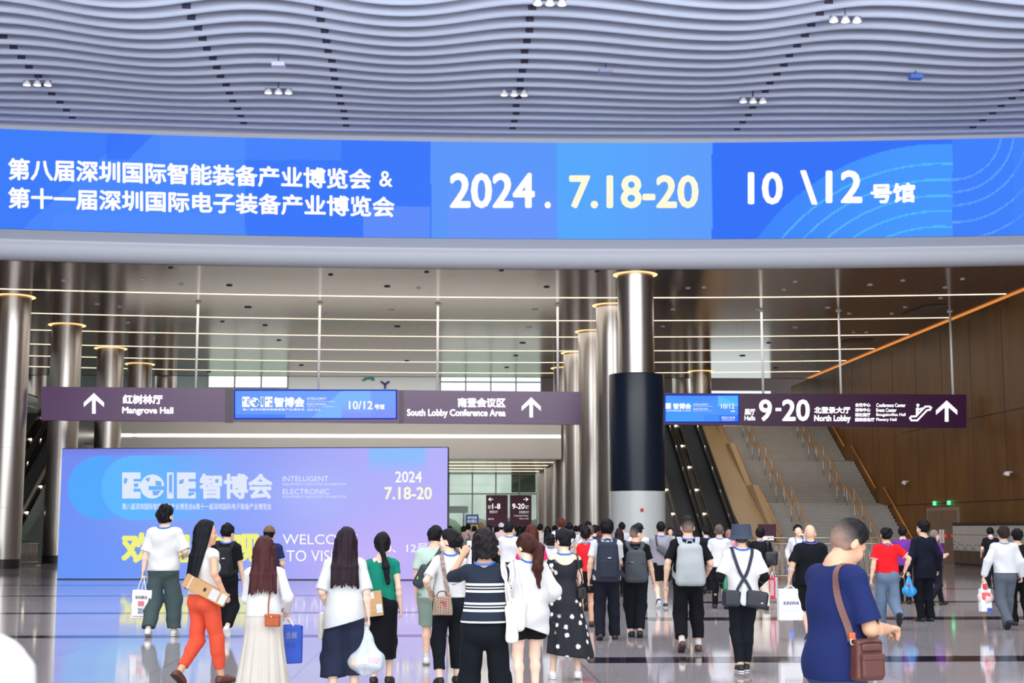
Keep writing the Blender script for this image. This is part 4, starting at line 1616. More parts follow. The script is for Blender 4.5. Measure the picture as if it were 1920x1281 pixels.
ARMS = {  # wrist place for the right hand in a 1.75 m person: x out, y ahead, z up; elbow hint; hand curl
    'hang': ((0.222, 0.03, 0.90), (0.3, -1, 0), 0.5), 'fwd': ((0.215, 0.19, 0.94), (0.3, -1, 0), 0.6), 'back': ((0.25, -0.17, 0.92), (0.4, -1, 0), 0.6),
    'carry': ((0.25, 0.02, 0.895), (0.5, -1, 0), 1.5), 'front': ((0.10, 0.30, 1.10), (0.5, -0.8, -0.5), 1.1), 'phone': ((0.07, 0.27, 1.2), (0.7, -0.5, -0.8), 1.2),
    'elbow': ((0.20, 0.24, 1.05), (0.35, -0.9, -0.3), 1.0), 'raise': ((0.17, 0.26, 1.50), (0.9, 0.2, -0.9), 1.0), 'ear': ((0.12, 0.08, 1.56), (0.9, 0.5, -0.9), 1.3),
    'hold': ((0.20, 0.22, 1.0), (0.6, -0.9, 0), 1.2), 'hip': ((0.25, -0.02, 0.98), (1, -0.4, 0), 0.8),
}
LEGS = {  # ankle place ahead/up and heel lift
    'stand': (0.0, 0.085, 0), 'front': (0.20, 0.085, -4), 'back': (-0.24, 0.15, 38), 'mid': (0.05, 0.085, 0), 'rear': (-0.14, 0.09, 8), 'kick': (-0.36, 0.26, 62), 'lift': (-0.2, 0.2, 50), 'step': (0.1, 0.085, 0),
}


def cloth_fold(seed, amp, fz=34.0):
    r = np.random.RandomState(seed)
    a = r.uniform(-1, 1, (5, 3)) * np.array([16, 16, 10]) + np.array([0, 0, 1]) * r.uniform(-fz, fz, (5, 1))
    ph = r.uniform(0, 6.28, 5)
    w = r.uniform(0.5, 1, 5)

    def fn(X, Y, Z):
        s_ = 0
        for i in range(5):
            s_ = s_ + w[i] * np.sin(a[i, 0] * X + a[i, 1] * Y + a[i, 2] * Z + ph[i] + 1.5 * np.sin(7 * X + 5 * Z + ph[i]))
        return amp * 0.4 * s_
    return fn


def drape(seed, amp, n, z0, z1, cx=0.0, cy=0.0):
    """vertical folds growing towards the hem"""
    r = np.random.RandomState(seed)
    p1, p2 = r.uniform(0, 6.28, 2)

    def fn(X, Y, Z):
        th = np.arctan2(Y - cy, X - cx)
        t = np.clip((z0 - Z) / (z0 - z1), 0, 1)
        return -amp * t * (np.sin(n * th + p1 + 0.8 * np.sin(2 * th)) + 0.5 * np.sin((2 * n - 3) * th + p2))
    return fn


def hair_noise(seed, amp, f=60):
    r = np.random.RandomState(seed)
    a = r.uniform(-f, f, (7, 3))
    ph = r.uniform(0, 6.28, 7)

    def fn(X, Y, Z):
        s_ = 0
        for i in range(7):
            s_ = s_ + np.sin(a[i, 0] * X + a[i, 1] * Y + a[i, 2] * Z + ph[i])
        return amp * 0.35 * s_
    return fn


def skin(tone=0):
    c = ((232, 190, 164), (222, 172, 142), (240, 206, 184), (206, 156, 126))[tone]
    return mat('skin_%d' % tone, c, rough=0.5, spec=0.35, var=0.05, vscale=12)


def cloth(col, rough=0.85, var=0.04):
    if min(col) > 200:
        col = tuple(int(c * 0.89) for c in col)
    elif max(col) < 62:
        col = tuple(int(c * 0.72) for c in col)
    return mat('cloth_%d_%d_%d' % tuple(col), col, rough=rough, spec=0.2, var=var, vscale=5, bump=0.12, bscale=220)


def hair_mat(col):
    return mat('hair_%d_%d_%d' % tuple(col), col, rough=0.5, spec=0.13, var=0.4, vscale=26, bump=0.35, bscale=90, stretch=(1.6, 1.6, 0.14))


def fade_mat(ab, col, key):
    """cropped hair: dense and dark on top, thinning to stubble over the skin towards the nape"""
    m = mat('cropped_hair_' + str(len(_M)), col, rough=0.55, spec=0.2)
    nt = m.node_tree
    b = nt.nodes['Principled BSDF']
    a, e = ab
    d = e - a
    tc = nt.nodes.new('ShaderNodeTexCoord')
    dt = nt.nodes.new('ShaderNodeVectorMath')
    dt.operation = 'DOT_PRODUCT'
    k = d / d.dot(d)
    dt.inputs[1].default_value = tuple(k)
    nt.links.new(tc.outputs['Object'], dt.inputs[0])
    no = nt.nodes.new('ShaderNodeTexNoise')
    no.inputs['Scale'].default_value = 140
    nt.links.new(tc.outputs['Object'], no.inputs['Vector'])
    m1 = nt.nodes.new('ShaderNodeMath')
    m1.operation = 'MULTIPLY_ADD'
    m1.inputs[1].default_value = 0.35
    m1.inputs[2].default_value = -float(a.dot(k)) - 0.17
    nt.links.new(no.outputs['Fac'], m1.inputs[0])
    m2 = nt.nodes.new('ShaderNodeMath')
    m2.operation = 'ADD'
    nt.links.new(dt.outputs['Value'], m2.inputs[0])
    nt.links.new(m1.outputs[0], m2.inputs[1])
    r = nt.nodes.new('ShaderNodeValToRGB')
    r.color_ramp.elements[0].position = 0.0
    r.color_ramp.elements[0].color = (*rgb(150, 122, 108), 1)
    r.color_ramp.elements[1].position = 0.95
    r.color_ramp.elements[1].color = (*rgb(*col), 1)
    e2 = r.color_ramp.elements.new(0.5)
    e2.color = (*rgb(84, 74, 72), 1)
    nt.links.new(m2.outputs[0], r.inputs[0])
    nt.links.new(r.outputs[0], b.inputs['Base Color'])
    return m


BLACKH, BROWNH, REDH = (20, 18, 22), (58, 34, 30), (82, 40, 32)


class Person:
    pass


def person(label, x, top, foot=None, s=None, head=0.0, sex='m', g=1.0, tone=0, H=None, yaw=0.0, pitch=0.0, roll=0.0, lean=0.0, legs=('front', 'back'), arms=('hang', 'hang'),
           shirt=None, sleeve=0.72, hem=0.88, loose=0.018, neck=None, pants=None, plen=1.0, pw=(0.105, 0.078, 0.062), skirt=None, dress=None, hair='short', hcol=BLACKH,
           shoe=(40, 38, 40), sole=None, sock=None, lan=True, collar=None, group=None, stance=0.0, res=None, seed=0, belt=None, cap=None, eyes=True, cuffs=None, shirt_mat=None, feet_out=0.1, tuck=False, hemtilt=None, hscale=1.0):
    """one person as a single skin with clothes, shoes and hair; x and top are where the head top is seen, foot or s fix the distance"""
    if s is None:
        s = (foot - HORIZON) / CAMH
    Yd = FPX / s
    zt = CAMH + (HORIZON - top) / s
    Hh = H or zt
    S = Hh / (1.75 + 0.25 * (0.12 if sex == 'm' else 0.13))
    q = on_z(x, HORIZON + s * CAMH, 0.0)
    gp = hp(q[0], q[1], 0)
    rz = math.radians(head)
    root = thing('person', label, 'person', gp, rz, group)
    h = res or max(0.0062, min(0.017, 1.15 / s))
    f = sex == 'f'
    sx = (0.153 if f else 0.174) * (0.9 + 0.1 * g)
    hx = 0.088
    W_ = 0.86 if f else 1.0
    wz, cz, shz = 1.09, 1.29, 1.42
    lw = math.radians(lean)
    piv = V3(0, 0, 0.95)
    Rl = rotx(-lw)

    def up(p):
        return piv + Rl.dot(V3(p) - piv)
    p = Person()
    p.root, p.S, p.h, p.s, p.loc, p.rz, p.up = root, S, h, s, gp, rz, up
    K = lambda v: V3(v) * S
    # joints
    sh = {1: up((sx, -0.01, shz)), -1: up((-sx, -0.01, shz))}
    hip = {1: V3(hx, 0, 0.90), -1: V3(-hx, 0, 0.90)}
    el, wr, kn, an, curl, hdir = {}, {}, {}, {}, {}, {}
    for side, a in ((1, arms[1]), (-1, arms[0])):
        if isinstance(a, str):
            w0, pl, c = ARMS[a]
        else:
            w0, pl, c = a
        t = up((w0[0] * side, w0[1], w0[2]))
        e, w = ik(sh[side], t, 0.285, 0.25, Rl.dot(V3(pl[0] * side, pl[1], pl[2])))
        el[side], wr[side], curl[side] = e, w, c
    for side, a in ((1, legs[1]), (-1, legs[0])):
        dy, az, ph = LEGS[a] if isinstance(a, str) else a
        t = V3(side * (hx + stance), dy, az)
        k_, a_ = ik(hip[side], t, 0.425, 0.41, (side * 0.08, 1, 0))
        kn[side], an[side] = k_, (a_, ph)
    Rh = rotz(math.radians(yaw)).dot(rotx(-math.radians(pitch) - lw)).dot(roty(math.radians(roll)))
    npv = up((0, -0.005, 1.505))
    HS = (1.12 if not f else 1.13) * hscale
    SH = S * HS
    hd = lambda v: npv + Rh.dot(V3(v)) * HS
    p.hd, p.Rh, p.wr, p.el, p.sh, p.an, p.kn = hd, Rh, wr, el, sh, an, kn
    # --- body
    B = Soft()

    def torso(T, o=0.0, gg=g, bust=True, seat=True):
        R = Rl
        T.ell(K((0, 0, 0.93)), V3(0.16 * gg + o, 0.115 * gg + o, 0.13) * S, k=0.05 * S)
        T.ell(K(up((0, 0.005 + 0.03 * (gg - 1), wz))), V3((0.128 if f else 0.14) * gg + o, 0.10 * gg + o, 0.15) * S, R, k=0.06 * S)
        T.ell(K(up((0, -0.005, cz))), V3(0.155 * (W_ + 0.04) * (0.6 + .4 * gg) + o, 0.11 * (0.6 + .4 * gg) + o, 0.17) * S, R, k=0.06 * S)
        T.cone(K(up((-sx + 0.035, -0.015, shz - 0.01))), K(up((sx - 0.035, -0.015, shz - 0.01))), (0.058 * W_ + o * .7) * S, (0.058 * W_ + o * .7) * S, k=0.06 * S)
        if f and bust:
            for a in (-1, 1):
                T.ell(K(up((a * 0.07, 0.085, 1.265))), V3(0.062 + o * .6, 0.055 + o * .6, 0.06 + o * .6) * S, k=0.05 * S)
        for a in (-1, 1) if seat else ():
            T.ell(K((a * 0.075, -0.05 * gg, 0.90)), V3(0.088 * gg + o, 0.085 * gg + o, 0.095) * S, k=0.05 * S)
    torso(B)
    for a in (-1, 1):
        B.cone(K(up((a * 0.10, -0.02, 1.43))), K(up((0, -0.015, 1.505))), 0.045 * W_ * S, 0.045 * W_ * S, k=0.05 * S)
        B.cone(K(sh[a]), K(el[a]), 0.052 * W_ * (0.5 + .5 * g) * S, 0.040 * W_ * (0.6 + .4 * g) * S, k=0.03 * S)
        m_ = el[a] + (wr[a] - el[a]) * 0.3
        B.cone(K(el[a]), K(m_), 0.040 * W_ * S, 0.043 * W_ * (0.5 + .5 * g) * S, k=0.02 * S)
        B.cone(K(m_), K(wr[a]), 0.042 * W_ * (0.5 + .5 * g) * S, 0.027 * W_ * S, k=0.02 * S)
        B.cone(K(hip[a]), K(kn[a]), 0.088 * (0.6 + .4 * g) * S, 0.056 * S, k=0.04 * S)
        A, ph = an[a]
        c_ = kn[a] + (A - kn[a]) * 0.3 + V3(0, -0.018, 0)
        B.cone(K(kn[a]), K(c_), 0.054 * S, 0.056 * (0.95 if f else 1) * S, k=0.03 * S)
        B.cone(K(c_), K(A), 0.055 * (0.92 if f else 1) * S, 0.036 * S, k=0.03 * S)
        # foot
        fr = rotz(-a * feet_out).dot(rotx(-math.radians(ph)))
        ft = lambda v, A=A, fr=fr: A + fr.dot(V3(v))
        B.cone(K(ft((0, -0.03, -0.042))), K(ft((0, 0.09, -0.052))), 0.030 * S, 0.026 * S, k=0.02 * S)
        B.cone(K(ft((0, 0.09, -0.052))), K(ft((0, 0.145, -0.058))), 0.026 * S, 0.018 * S, k=0.02 * S)
        # hand
        D = unit(wr[a] - el[a])
        ref = V3(-a, 0.0, 0.0) if abs(D[2]) > 0.6 else V3(0, 0, -1.0)
        N = unit(ref - D * ref.dot(D))
        if abs(D[2]) > 0.6 and D[2] > 0:
            ref = V3(0, 1.0, 0)
            N = unit(ref - D * ref.dot(D))
        U = unit(np.cross(D, N)) * (1 if True else -1)          # across the palm
        thumb = V3(0, 1, 0.3) if abs(D[2]) > 0.6 else V3(-a, 0, 0.6)
        if U.dot(thumb) < 0:
            U = -U
        w0 = wr[a]
        hs = 0.92 if f else 1.0
        cu = curl[a]
        P0 = w0 + D * 0.085 * hs
        B.cone(K(w0), K(P0), 0.030 * hs * S, 0.041 * hs * S, k=0.015 * S, flat=(N, 0.42))
        for j, (o_, l_) in enumerate(((0.030, 0.072), (0.010, 0.080), (-0.010, 0.075), (-0.030, 0.058))):
            b0 = P0 + U * o_ * hs - D * (0.006 + 0.004 * abs(j - 1))
            d1 = unit(D * math.cos(cu * 0.55) + N * math.sin(cu * 0.55) + U * o_ * 1.6)
            b1 = b0 + d1 * l_ * 0.5 * hs
            d2 = unit(D * math.cos(cu * 1.5) + N * math.sin(cu * 1.5) + U * o_ * 0.8)
            b2 = b1 + d2 * l_ * 0.5 * hs
            B.cone(K(b0), K(b1), 0.0098 * hs * S, 0.0088 * hs * S, k=0.004 * S)
            B.cone(K(b1), K(b2), 0.0088 * hs * S, 0.0072 * hs * S, k=0.002 * S)
        t0 = w0 + D * 0.022 + U * 0.024 * hs
        d1 = unit(D * 0.65 + U * 0.7 + N * 0.35)
        t1 = t0 + d1 * 0.045 * hs
        d2 = unit(D * 0.85 + U * 0.2 + N * (0.3 + 0.4 * cu))
        B.cone(K(t0), K(t1), 0.0135 * hs * S, 0.0105 * hs * S, k=0.01 * S)
        B.cone(K(t1), K(t1 + d2 * 0.034 * hs), 0.0105 * hs * S, 0.0085 * hs * S, k=0.003 * S)
        p.__dict__.setdefault('palm', {})[a] = (w0 + D * 0.075 + N * 0.022, D, N, U)
    B.cone(K(up((0, -0.02, 1.43))), K(hd((0, 0.005, 0.06))), 0.060 * (0.84 if f else 1.0) * (0.5 + .5 * g) * S, 0.054 * (0.86 if f else 1) * (0.5 + .5 * g) * S, k=0.035 * S)
    # head
    hk = 0.02 * SH
    B.ell(K(hd((0, 0.004, 0.145))), V3(0.074, 0.093, 0.103) * SH, Rh, k=hk)
    B.ell(K(hd((0, 0.045, 0.072))), V3(0.056, 0.056, 0.062) * SH, Rh, k=0.03 * SH)
    B.ell(K(hd((0, 0.078, 0.032))), V3(0.024, 0.020, 0.018) * SH, Rh, k=0.025 * SH)
    for a in (-1, 1):
        B.ell(K(hd((a * 0.037, 0.070, 0.092))), V3(0.028, 0.026, 0.03) * SH, Rh, k=0.02 * SH)
        B.ell(K(hd((a * 0.076, -0.004, 0.112))), V3(0.010, 0.020, 0.032) * SH, Rh.dot(rotz(-a * 0.45)), k=0.006 * SH)
        B.ell(K(hd((a * 0.031, 0.092, 0.124))), V3(0.019, 0.012, 0.010) * SH, Rh, k=0.008 * SH, sub=True) if s > 90 else None
    B.cone(K(hd((-0.036, 0.080, 0.142))), K(hd((0.036, 0.080, 0.142))), 0.014 * SH, 0.014 * SH, k=0.015 * SH)
    B.cone(K(hd((0, 0.090, 0.130))), K(hd((0, 0.110, 0.096))), 0.009 * SH, 0.0135 * SH, k=0.012 * SH)
    for a in (-1, 1):
        B.ell(K(hd((a * 0.011, 0.101, 0.090))), V3(0.009, 0.009, 0.007) * SH, Rh, k=0.006 * SH)
    B.cone(K(hd((-0.017, 0.088, 0.066))), K(hd((0.017, 0.088, 0.066))), 0.0085 * SH, 0.0085 * SH, k=0.008 * SH)
    B.cone(K(hd((-0.014, 0.088, 0.056))), K(hd((0.014, 0.088, 0.056))), 0.0085 * SH, 0.0085 * SH, k=0.005 * SH)
    B.build('body', skin(tone), root, h)
    p.B = B
    if eyes and s > 55:
        for a in (-1, 1):
            E = Soft().ell(K(hd((a * 0.031, 0.081, 0.125))), V3(0.0125, 0.011, 0.0095) * SH, Rh)
            E.build('eye', mat('eye_dark', (46, 36, 34), 0.2), root, 0.004 * SH)
            E = Soft().cone(K(hd((a * 0.018, 0.093, 0.146))), K(hd((a * 0.046, 0.081, 0.149))), 0.0045 * SH, 0.0035 * SH)
            E.build('eyebrow', hair_mat(BLACKH), root, 0.004 * SH)
    # --- top
    T = None
    if shirt is not None:
        T = Soft()
        o = loose
        gg = g
        fl = V3(0, 1.0, 0)
        torso(T, o, gg, True, hem >= 0.99 or tuck)
        zb = hem
        if zb < 0.99 and not tuck:
            T.ell(K((0, -0.012 * gg, 0.93)), V3(0.178 * gg + o * .6, 0.154 * gg + o * .6, 0.24) * S, k=0.05 * S)
        rb = (0.165 * gg if f else 0.168 * gg) + o * 1.3
        T.cone(K((0, -0.005, zb - 0.06)), K(up((0, -0.005, 1.30))), rb * S, (0.16 * W_ * (0.5 + .5 * gg) + o * 1.1) * S, k=0.04 * S, flat=(fl, 0.70 + 0.08 * (gg - 1)))
        for a in (-1, 1):
            T.cone(K(up((a * 0.10, -0.02, 1.425))), K(up((a * 0.03, -0.02, 1.475))), (0.045 * W_ + o * .5) * S, 0.045 * W_ * S, k=0.05 * S)
        if neck:
            T.ell(K(up(neck[0])), V3(neck[1]) * S, Rl, sub=True)
        T.disp(cloth_fold(seed + 3, (0.0055 + o * 0.20) * S, 26))
        T.cut(K((0, 0, zb)), (0, 0, -1) if hemtilt is None else hemtilt)
        for a in (-1, 1):
            if sleeve <= 0.0:
                continue
            t = min(sleeve, 1.0)
            e = sh[a] + (el[a] - sh[a]) * t
            wide = 0.052 * W_ * (0.5 + .5 * g)
            T.ell(K(sh[a]), V3(wide + o * .4, wide + o * .4, wide + o * .4) * S, k=0.05 * S)
            T.cone(K(sh[a] + (sh[a] - el[a]) * 0.02), K(e), (wide + o * .45) * S, (wide + o * (0.95 if sleeve <= 1 else 0.6)) * S, k=0.03 * S, capped=True)
            if sleeve > 1.0:
                e2 = el[a] + (wr[a] - el[a]) * min(sleeve - 1.0, 0.97)
                T.cone(K(el[a]), K(e2), (0.046 * W_ + o) * S, (0.034 * W_ + o * 0.8) * S, k=0.03 * S)
        T.build('shirt', shirt_mat or cloth(shirt), root, h)
        if collar is not None:
            Cc = Soft().cone(K(up((0, -0.022, 1.452))), K(up((0, -0.012, 1.498))), 0.075 * (0.87 if f else 1) * (0.5 + .5 * g) * S, 0.066 * (0.87 if f else 1) * (0.5 + .5 * g) * S, capped=True, k=0.01)
            Cc.build('collar', cloth(collar), root, h)
        if cuffs is not None:
            for a in (-1, 1):
                e = sh[a] + (el[a] - sh[a]) * min(sleeve, 1.0)
                d = unit(el[a] - sh[a])
                wide = 0.052 * W_ * (0.5 + .5 * g) + loose * 0.95 + 0.003
                Soft().cone(K(e - d * 0.012), K(e + d * 0.006), wide * S, wide * S, capped=True).build('cuff', cloth(cuffs), root, h)
    p.T = T
    # --- lower wear
    if pants is not None:
        Q = Soft()
        o = 0.008
        Q.ell(K((0, -0.005, 0.95)), V3(0.162 * g + o, 0.12 * g + o, 0.13) * S, k=0.05 * S)
        Q.cone(K((0, 0, 0.93)), K((0, 0, 1.06)), (0.163 * g + o) * S, (0.142 * g + o) * S, flat=(V3(0, 1, 0), 0.76), k=0.04 * S)
        for a in (-1, 1):
            Q.ell(K((a * 0.075, -0.05 * g, 0.90)), V3(0.09 * g + o, 0.088 * g + o, 0.10) * S, k=0.05 * S)
        Q.cut(K((0, 0, 1.045)), (0, 0, 1))
        for a in (-1, 1):
            A, ph = an[a]
            Q.cone(K(hip[a] + V3(a * 0.004, -0.005, 0.03)), K(kn[a] if plen > 0.5 else hip[a] + (kn[a] - hip[a]) * plen / 0.5), (min(pw[0], 0.104) if plen > 0.5 else pw[0]) * (0.6 + .4 * g) * S, (pw[1] if plen > 0.5 else pw[0] * (0.6 + .4 * g) + (pw[1] - pw[0] * (0.6 + .4 * g)) * plen / 0.5) * S, k=0.035 * S, capped=plen <= 0.5)
            Q.ell(K(hip[a]), V3(min(pw[0], 0.108), min(pw[0], .11), pw[0]) * (0.6 + .4 * g) * 0.97 * S, k=0.03 * S)
            if plen > 0.5:
                e = kn[a] + (A - kn[a]) * (plen - 0.5) / 0.5
                c_ = kn[a] + (A - kn[a]) * 0.3 + V3(0, -0.018, 0)
                Q.cone(K(kn[a]), K(kn[a] + (c_ - kn[a]) * min(1, (plen - .5) * 3)), max(pw[1] - 0.004, 0.07) * S, 0.072 * S, k=0.03 * S)
                Q.cone(K(kn[a] + unit(kn[a] - A) * 0.04), K(e + unit(A - kn[a]) * (0.03 if plen >= 1 else 0)), pw[1] * S, pw[2] * S, k=0.03 * S, capped=True)
        Q.disp(cloth_fold(seed + 9, 0.0085 * S, 26))
        Q.build('shorts' if plen < 0.7 else 'trousers', cloth(pants), root, h)
        if belt is not None:
            Soft().cone(K((0, 0, 1.005)), K((0, 0, 1.04)), (0.155 * g + o) * S, (0.152 * g + o) * S, flat=(V3(0, 1, 0), 0.78), capped=True).build('belt', cloth(belt), root, h)
    if skirt is not None:
        col, z1, r1, nf, amp = skirt[:5]
        z0 = 1.04
        Q = Soft()
        Q.ell(K((0, -0.01, 0.93)), V3(0.172 * g, 0.135 * g, 0.14) * S, k=0.05 * S)
        Q.cone(K((0, -0.012, z1)), K((0, -0.01, 0.92)), r1 * S, 0.172 * g * S, flat=(V3(0, 1, 0), 0.82), k=0.05 * S)
        Q.cone(K((0, -0.01, 0.92)), K((0, 0, z0)), 0.170 * g * S, 0.140 * g * S, flat=(V3(0, 1, 0), 0.8), k=0.04 * S)
        for a in (-1, 1):
            Q.cone(K(hip[a]), K(kn[a]), 0.095 * S, 0.075 * S, k=0.05 * S)
            Q.cone(K(kn[a]), K(an[a][0]), 0.075 * S, 0.068 * S, k=0.05 * S)
        Q.disp(drape(seed, amp * S, nf, 1.02 * S, z1 * S))
        Q.cut(K((0, 0, z0)), (0, 0, 1))
        Q.cut(K((0, 0, z1)), skirt[5] if len(skirt) > 5 else (0, 0, -1))
        Q.build('skirt', cloth(col), root, h)
    if dress is not None:
        mcol, z1, r1, cx = dress
        Q = Soft()
        torso(Q, 0.010, g)
        Q.cone(K((cx, -0.03, z1)), K((0, -0.01, 0.98)), r1 * S, 0.165 * g * S, flat=(V3(0, 1, 0), 0.85), k=0.07 * S)
        Q.ell(K(up((0, -0.10, 1.46))), V3(0.118, 0.13, 0.105) * S, sub=True)
        Q.ell(K(up((0, 0.10, 1.46))), V3(0.10, 0.10, 0.09) * S, sub=True)
        Q.disp(drape(seed, 0.011 * S, 7, 1.05 * S, z1 * S, 0, 0))
        Q.cut(K((0, 0, z1)), (-0.12, 0, -1))
        for a in (-1, 1):
            e = sh[a] + (el[a] - sh[a]) * 0.35
            Q.cone(K(sh[a]), K(e), 0.056 * S, 0.062 * S, k=0.03 * S, capped=True)
        Q.build('dress', mcol, root, h)
        T = Q
        p.T = Q
    # --- shoes
    if shoe is not None:
        for a in (-1, 1):
            A, ph = an[a]
            fr = rotz(-a * feet_out).dot(rotx(-math.radians(ph)))
            ft = lambda v: A + fr.dot(V3(v))
            M = Soft()
            M.cone(K(ft((0, -0.035, -0.045))), K(ft((0, 0.09, -0.052))), 0.041 * S, 0.044 * S, k=0.03 * S)
            M.cone(K(ft((0, 0.09, -0.055))), K(ft((0, 0.165, -0.062))), 0.044 * S, 0.030 * S, k=0.03 * S)
            M.cone(K(ft((0, -0.01, -0.02))), K(ft((0, 0.06, -0.03))), 0.044 * S, 0.036 * S, k=0.03 * S)
            M.cut(K(ft((0, 0, -0.066))), -fr[:, 2])
            M.cut(K(ft((0, -0.02, 0.01))), fr[:, 2])
            so = M.build('shoe', mat('shoe_%d_%d_%d' % tuple(shoe), shoe, 0.5), root, min(h, 0.010))
            G = Soft()
            G.cone(K(ft((0, -0.04, -0.074))), K(ft((0, 0.09, -0.074))), 0.043 * S, 0.046 * S, k=0.02 * S, flat=(fr[:, 2], 0.3))
            G.cone(K(ft((0, 0.09, -0.074))), K(ft((0, 0.172, -0.074))), 0.046 * S, 0.032 * S, k=0.02 * S, flat=(fr[:, 2], 0.3))
            sc = sole or tuple(int(c * 0.6) for c in shoe)
            G.build('sole', mat('sole_%d_%d_%d' % tuple(sc), sc, 0.6), so, min(h, 0.008))
            if sock is not None:
                d = unit(kn[a] - A)
                Soft().cone(K(A - d * 0.02), K(A + d * 0.10), 0.043 * S, 0.044 * S, capped=True).build('sock', cloth(sock), root, h)
    # --- hair
    if cap is not None and hair == 'short':
        hair = 'buzz'
    Hm = Soft()
    HN = lambda amp, fr=70: Hm.disp(hair_noise(seed + 5, amp * SH, fr))
    sk = lambda o, dz=0.0: Hm.ell(K(hd((0, 0.0, 0.147 + dz))), V3(0.075 + o, 0.094 + o, 0.103 + o) * SH, Rh, k=0.02 * SH)
    face_cut = lambda y=0.062, z=0.165, n=(0, 1.0, -0.62): Hm.cut(K(hd((0, y, z))), Rh.dot(V3(n)))
    if hair in ('short', 'buzz', 'thick', 'thin'):
        o = {'short': 0.013, 'buzz': 0.005, 'thick': 0.022, 'thin': 0.008}[hair]
        sk(o)
        Hm.ell(K(hd((0, -0.03, 0.155))), V3(0.074 + o, 0.07 + o, 0.09 + o) * SH, Rh, k=0.03 * SH)
        face_cut(0.055, 0.165)
        Hm.cut(K(hd((0, 0, 0.075 if hair != 'thick' else 0.062))), Rh.dot(V3(0, 0.25, -1.0)))
        for a in (-1, 1):
            Hm.ell(K(hd((a * 0.085, 0.02, 0.105))), V3(0.03, 0.032, 0.034) * SH, Rh, sub=True)
        if hair == 'thin':
            Hm.ell(K(hd((0, -0.02, 0.27))), V3(0.04, 0.05, 0.03) * SH, Rh, sub=True)
        if hair != 'buzz':
            HN(0.006 if hair == 'short' else 0.009)
    elif hair == 'fade':
        sk(0.005)
        Hm.ell(K(hd((0, 0.012, 0.185))), V3(0.074, 0.090, 0.080) * SH, Rh, k=0.03 * SH)
        face_cut(0.062, 0.172)
        Hm.cut(K(hd((0, 0, 0.066))), Rh.dot(V3(0, 0.25, -1.0)))
        for a in (-1, 1):
            Hm.ell(K(hd((a * 0.085, 0.02, 0.105))), V3(0.03, 0.03, 0.034) * SH, Rh, sub=True)
        HN(0.0022, 110)
        p.fade = (K(hd((0, -0.05, 0.085))), K(hd((0, 0.0, 0.172))))
    elif hair == 'bob':
        sk(0.018)
        Hm.cone(K(hd((0, -0.04, 0.15))), K(hd((0, -0.045, 0.03))), 0.085 * SH, 0.078 * SH, k=0.03 * SH)
        for a in (-1, 1):
            Hm.cone(K(hd((a * 0.062, 0.0, 0.15))), K(hd((a * 0.066, 0.0, 0.06))), 0.034 * SH, 0.026 * SH, k=0.02 * SH)
        face_cut(0.05, 0.15, (0, 1.0, -0.2))
        Hm.cut(K(hd((0, 0, 0.04))), Rh.dot(V3(0, 0.1, -1)))
        HN(0.008, 110)
    elif hair in ('long', 'verylong', 'mid'):
        L = {'long': 0.30, 'verylong': 0.44, 'mid': 0.20}[hair]
        sk(0.015)
        Hm.ell(K(hd((0, -0.025, 0.13))), V3(0.084, 0.08, 0.10) * SH, Rh, k=0.03 * SH)
        r_ = np.random.RandomState(seed + 40)
        ns = 19
        wb = {'long': 0.135, 'verylong': 0.085, 'mid': 0.11}[hair]
        for q in range(ns):
            th = math.radians(-108 + 216 * q / (ns - 1))
            st, ct = math.sin(th), math.cos(th)
            a0 = hd((st * 0.076, -ct * 0.082 - 0.004, 0.13))
            a1 = hd((st * 0.088, -ct * 0.088 - 0.012, 0.03))
            a2 = up((st * (0.088 + wb) / 2, -0.115 - ct * 0.035, 1.40))
            a3 = up((st * wb * (0.92 + 0.16 * r_.rand()), -0.135 - ct * 0.045 - 0.05 * (L > .35), 1.505 - L * (0.90 + 0.16 * r_.rand())))
            rr = 0.021
            Hm.cone(K(a0), K(a1), 0.026 * SH, rr * SH, k=0.018 * SH)
            Hm.cone(K(a1), K(a2), rr * SH, rr * 0.95 * SH, k=0.014 * SH)
            Hm.cone(K(a2), K(a3), rr * 0.95 * SH, 0.007 * SH, k=0.012 * SH)
        Hm.cut(K(hd((0, 0.058, 0.15))), Rh.dot(V3(0, 1.0, -0.28)))
        ph_ = r_.uniform(0, 6, 3)
        Hm.disp(lambda X, Y, Z: 0.0022 * S * (np.sin(75 / S * X + 9 * Z + ph_[0]) + 0.6 * np.sin(131 / S * X - 7 * Z + ph_[1]) + .5 * np.sin(60 * Y + ph_[2])))
    elif hair in ('pony', 'lowpony', 'bun', 'sidepony', 'updo'):
        sk(0.012)
        face_cut(0.06, 0.165, (0, 1.0, -0.45))
        Hm.cut(K(hd((0, 0, 0.07))), Rh.dot(V3(0, 0.35, -1.0)))
        for a in (-1, 1):
            Hm.ell(K(hd((a * 0.088, 0.025, 0.10))), V3(0.028, 0.034, 0.04) * SH, Rh, sub=True)
        if hair == 'pony':
            Hm.cone(K(hd((0, -0.095, 0.16))), K(hd((0, -0.145, 0.12))), 0.026 * SH, 0.036 * SH, k=0.02 * SH)
            Hm.cone(K(hd((0, -0.145, 0.12))), K(hd((0.01, -0.14, -0.03))), 0.036 * SH, 0.03 * SH, k=0.02 * SH)
            Hm.cone(K(hd((0.01, -0.14, -0.03))), K(hd((0.02, -0.12, -0.13))), 0.03 * SH, 0.008 * SH, k=0.02 * SH)
        elif hair == 'lowpony':
            Hm.cone(K(hd((0, -0.07, 0.09))), K(hd((0.03, -0.10, 0.02))), 0.04 * SH, 0.026 * SH, k=0.02 * SH)
            e0, e1, e2 = hd((0.035, -0.105, 0.01)), up((0.07, -0.155, 1.38)), up((0.10, -0.16, 1.19))
            Hm.cone(K(e0), K(e1), 0.022 * SH, 0.036 * SH, k=0.02 * SH)
